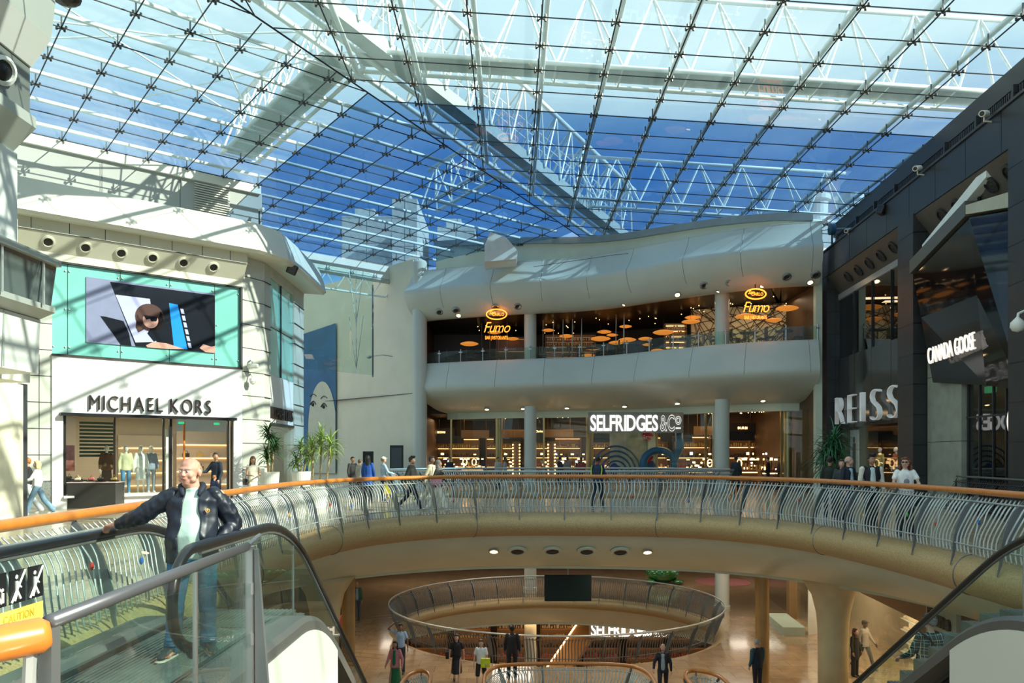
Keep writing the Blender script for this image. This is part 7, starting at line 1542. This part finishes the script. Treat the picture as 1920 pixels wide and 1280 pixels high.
# ------------------------------------------------------------------ the man on the left escalator
MX, MY = -2.74, 6.86
MR = .26
man = thing('person', 'balding man in a navy jacket, pale green T-shirt and jeans on the escalator', 'person', (MX, MY, 0), MR)
WP_ = lambda x, y, z: Matrix.Rotation(-MR, 3, 'Z') @ V((x, y, z))
L_ = lambda x, y, z: V((x, y, z))
Rh = Euler((.04, .02, rd(-24))).to_matrix(); hc = L_(-.02, -.02, 1.588)
shR, elR, wrR = L_(-.20, .02, 1.385), WP_(-.44, -.03, 1.20), WP_(-.68, .08, 1.125)
shL, elL, wrL = L_(.21, .03, 1.385), L_(.325, .10, 1.13), L_(.20, -.04, .965)
hips = {-1: (L_(-.10, 0, .86), L_(-.135, -.015, .47), L_(-.16, .02, .09)), 1: (L_(.10, 0, .86), L_(.115, .05, .47), L_(.115, .12, .09))}
b = MB(); head_prims(b, Rh, hc, 1.06, wide=1.08)
f = lambda p: hc+Rh @ V(p)
b.hull((f((0, -.03, -.095)), (.05, .045, .025)), (f((0, .0, -.13)), (.058, .05, .03)))          # double chin
b.chain([(L_(0, .01, 1.36), .075), (L_(-.005, .0, 1.47), .066), (hc+V((0, .025, -.04)), .064)])
b.chain([(L_(0, 0, 1.30), (.16, .10, .09)), (L_(0, -.01, 1.15), (.15, .11, .09)), (L_(0, -.02, 1.02), (.15, .12, .08)), (L_(0, 0, .90), (.15, .11, .08))])
for sh, el, wr in ((shR, elR, wrR), (shL, elL, wrL)): b.chain([(sh, .05), (el, .04), (wr, .027)])
hand(b, wrR, (wrR-elR)+V((-.12, .06, .02)), (0, -.25, -1), -1, 1.12, curl=(.25, .55, .5), fr=.0092)
hand(b, wrL, V((-.4, -.3, -.8)), (-.6, .2, 0), 1, 1.08, curl=(.5, .6, .5), fr=.0092)
for s in (-1, 1):
    h, k_, a = hips[s]; b.chain([(h, .075), (k_, .05), (a, .036)]); b.hull((a, .034), (a+V((s*.02, -.12, -.05)), .025))
link('body', remesh(b, .0065, 3), M_skin['ruddy'], man, local=True, smooth=True)
face_parts(man, Rh, hc, 1.06, lip=(.50, .20, .16), brow=(.30, .17, .10), wide=1.08)
hm = MB()
for s in (-1, 1): hm.ell(f((s*.077, .045, .005)), (.012, .042, .034), 2)
hm.ell(f((0, .080, .01)), (.070, .030, .055), 2); link('hair', remesh(hm, .007, 2), mat('stubble_hair', (.32, .20, .13), .9, noise=(60, .3)), man, local=True, smooth=True)
M_tee = cloth('mint_tee', (.50, .66, .56)); M_nav = mat('navy_nylon', (.011, .015, .026), .42, noise=(5, .2)); M_jean = mat('blue_denim', (.05, .16, .30), .8, noise=(5, .35), bump=(11, .4))
t = MB(); t.chain([(L_(0, .01, 1.415), (.10, .075, .03)), (L_(0, 0, 1.34), (.185, .105, .06)), (L_(0, -.015, 1.20), (.175, .125, .08)), (L_(0, -.045, 1.05), (.178, .150, .09)), (L_(0, -.035, .92), (.175, .140, .06)), (L_(0, -.02, .86), (.168, .128, .02))])
t.hull((L_(0, .01, 1.40), (.085, .075, .03)), (L_(0, .0, 1.445), (.074, .07, .012))); link('t_shirt', wrinkle(remesh(t, .009, 3), .006, 6), M_tee, man, local=True, smooth=True)
t = MB(); t.hull((L_(0, -.01, .93), (.165, .125, .04)), (L_(0, 0, .83), (.175, .13, .05)))
for s in (-1, 1):
    h, k_, a = hips[s]; t.chain([(h, .105), (h.lerp(k_, .5), .088), (k_, .073), (k_.lerp(a, .6)+V((0, .01, 0)), .066), (a+V((0, .005, .0)), .070)])
    for q in (.04, .075, .12, .50): p = a.lerp(k_, q*1.6); t.ell(p+V((0, -.01, 0)), (.074, .078, .013))
link('jeans', wrinkle(remesh(t, .009, 2), .008, 9, (1, 1, 1.2)), M_jean, man, local=True, smooth=True)
MB().lathe([(.166, 0), (.170, .005), (.170, .03), (.166, .035)], (0, -.012, .895), 32, sx=1, sy=.77).build('belt', M_black, man, local=True)
# open jacket: body shell cut open down the front
t = MB(); t.chain([(L_(0, .015, 1.40), (.155, .095, .04)), (L_(0, .005, 1.34), (.215, .130, .06)), (L_(0, 0, 1.20), (.208, .145, .08)), (L_(0, -.02, 1.04), (.215, .208, .08)), (L_(0, -.01, .88), (.218, .205, .05)), (L_(0, -.005, .80), (.212, .190, .02))])
t.hull((L_(0, .02, 1.40), (.11, .085, .04)), (L_(0, .02, 1.465), (.088, .080, .02)))
me = remesh(t, .010, 3); bm = bmesh.new(); bm.from_mesh(me)
lx = lambda z: -.045-.05*max(0, (1.42-z))/.6; 
def cut(bm, pl_co, pl_no): bmesh.ops.bisect_plane(bm, geom=bm.verts[:]+bm.edges[:]+bm.faces[:], plane_co=pl_co, plane_no=pl_no)
cut(bm, (-.050, 0, 1.42), (1, 0, -.12)); cut(bm, (.062, 0, 1.42), (1, 0, .06)); cut(bm, (0, 0, .825), (0, 0, 1)); cut(bm, (0, 0, 1.455), (0, 0, 1))
dead = [fc for fc in bm.faces if (fc.calc_center_median().y < .03 and (fc.calc_center_median()-V((-.050, 0, 1.42))).dot(V((1, 0, -.12))) > 0 and (fc.calc_center_median()-V((.062, 0, 1.42))).dot(V((1, 0, .06))) < 0) or fc.calc_center_median().z < .825 or fc.calc_center_median().z > 1.455]
bmesh.ops.delete(bm, geom=dead, context='FACES')
for v in bm.verts:
    if v.co.y < 0: v.co.y += .006*math.sin(v.co.z*38+v.co.x*20); v.co.x += .006*math.sin(v.co.z*23)
me2 = bpy.data.meshes.new('jacket'); bm.to_mesh(me2); bm.free(); o = bpy.data.objects.new('tmpj', me2); COL.objects.link(o); sdm = o.modifiers.new('s', 'SOLIDIFY'); sdm.thickness = .012; sdm.offset = -1
dg = bpy.context.evaluated_depsgraph_get(); me3 = bpy.data.meshes.new_from_object(o.evaluated_get(dg)); bpy.data.objects.remove(o); wrinkle(me3, .009, 6, (1.3, 1, .7)); link('jacket', me3, M_nav, man, local=True, smooth=True)
for sh, el, wr, nm in ((shR, elR, wrR, 'r'), (shL, elL, wrL, 'l')):
    t = MB(); s = -1 if nm == 'r' else 1
    t.chain([(sh+V((-s*.04, 0, -.01)), (.078, .080, .080)), (sh.lerp(el, .5)+V((0, 0, -.008)), .080), (el, .072), (el.lerp(wr, .45), .064), (el.lerp(wr, .86), .050)])
    link('sleeve', wrinkle(remesh(t, .009, 2), .013, 9, (1.4, 1, 1.0), s), M_nav, man, local=True, smooth=True)
    d = (wr-el).normalized(); MB().tube([el.lerp(wr, .82), el.lerp(wr, .93), el.lerp(wr, .99)], [.050, .043, .037], 16).build('cuff', cloth('navy_rib', (.015, .02, .035)), man, local=True, smooth=True)
# collar, zip edges and emblem
for s in (-1, 1):
    MB().tube([L_(s*.035, .085, 1.475), L_(s*.078, .05, 1.475), L_(s*.092, -.01, 1.462), L_(s*.078, -.07, 1.43), L_(s*.062, -.105, 1.39)], [.022, .026, .026, .024, .014], 8).build('collar', cloth('navy_rib', (.015, .02, .035)), man, local=True, smooth=True)
mb = MB(); mb.ell(L_(.135, -.135, 1.265), (.013, .004, .015), 2); mb.tube([L_(.135+.016*math.cos(a), -.139, 1.263+.018*math.sin(a)) for a in [PI*.8+PI*1.4*i/12 for i in range(13)]], .0035, 5); mb.build('emblem', mat('emblem_gold', (.65, .38, .12), .5), man, local=True, smooth=True)
# trainers
for s in (-1, 1):
    h, k_, a = hips[s]; o_ = V((s*.055, -.11, 0)); r = MB(); r.hull((a+V((0, .035, -.045)), (.04, .042, .035)), (a+V((0, -.01, -.005)), (.042, .05, .035)), (a+o_*1.25+V((0, -.02, -.048)), (.045, .055, .026))); r.hull((a+V((0, .04, -.03)), (.038, .03, .03)), (a+V((0, .04, .02)), (.035, .03, .02)))
    up_ = link('shoe', remesh(r, .008, 2), mat('trainer_dark', (.045, .05, .05), .6, noise=(40, .4)), man, local=True, smooth=True)
    r = MB(); r.hull((a+V((0, .04, -.078)), (.044, .044, .012)), (a+o_*1.3+V((0, -.03, -.078)), (.048, .055, .012))); q = r.build('sole', mat('trainer_sole', (.62, .58, .50), .6), up_, local=True, smooth=True)
    q = MB().tube([a+V((-.038, .02, -.04)), a+o_*.6+V((-.048, -.01, -.045)), a+o_*1.3+V((-.03, -.06, -.045))], .006, 5).tube([a+V((.038, .02, -.04)), a+o_*.6+V((.046, -.01, -.045)), a+o_*1.3+V((.04, -.05, -.045))], .006, 5).build('trim', mat('trainer_coral', (.6, .16, .10), .6), up_, local=True)
    q = MB()
    for j in range(5): p = a+o_*(.35+.16*j)+V((0, -.015, -.005-.006*j)); q.tube([p+V((-.024, 0, -.006)), p+V((0, -.004, .006)), p+V((.024, 0, -.006))], .0035, 5)
    q.build('laces', mat('laces', (.12, .12, .12), .7), up_, local=True)
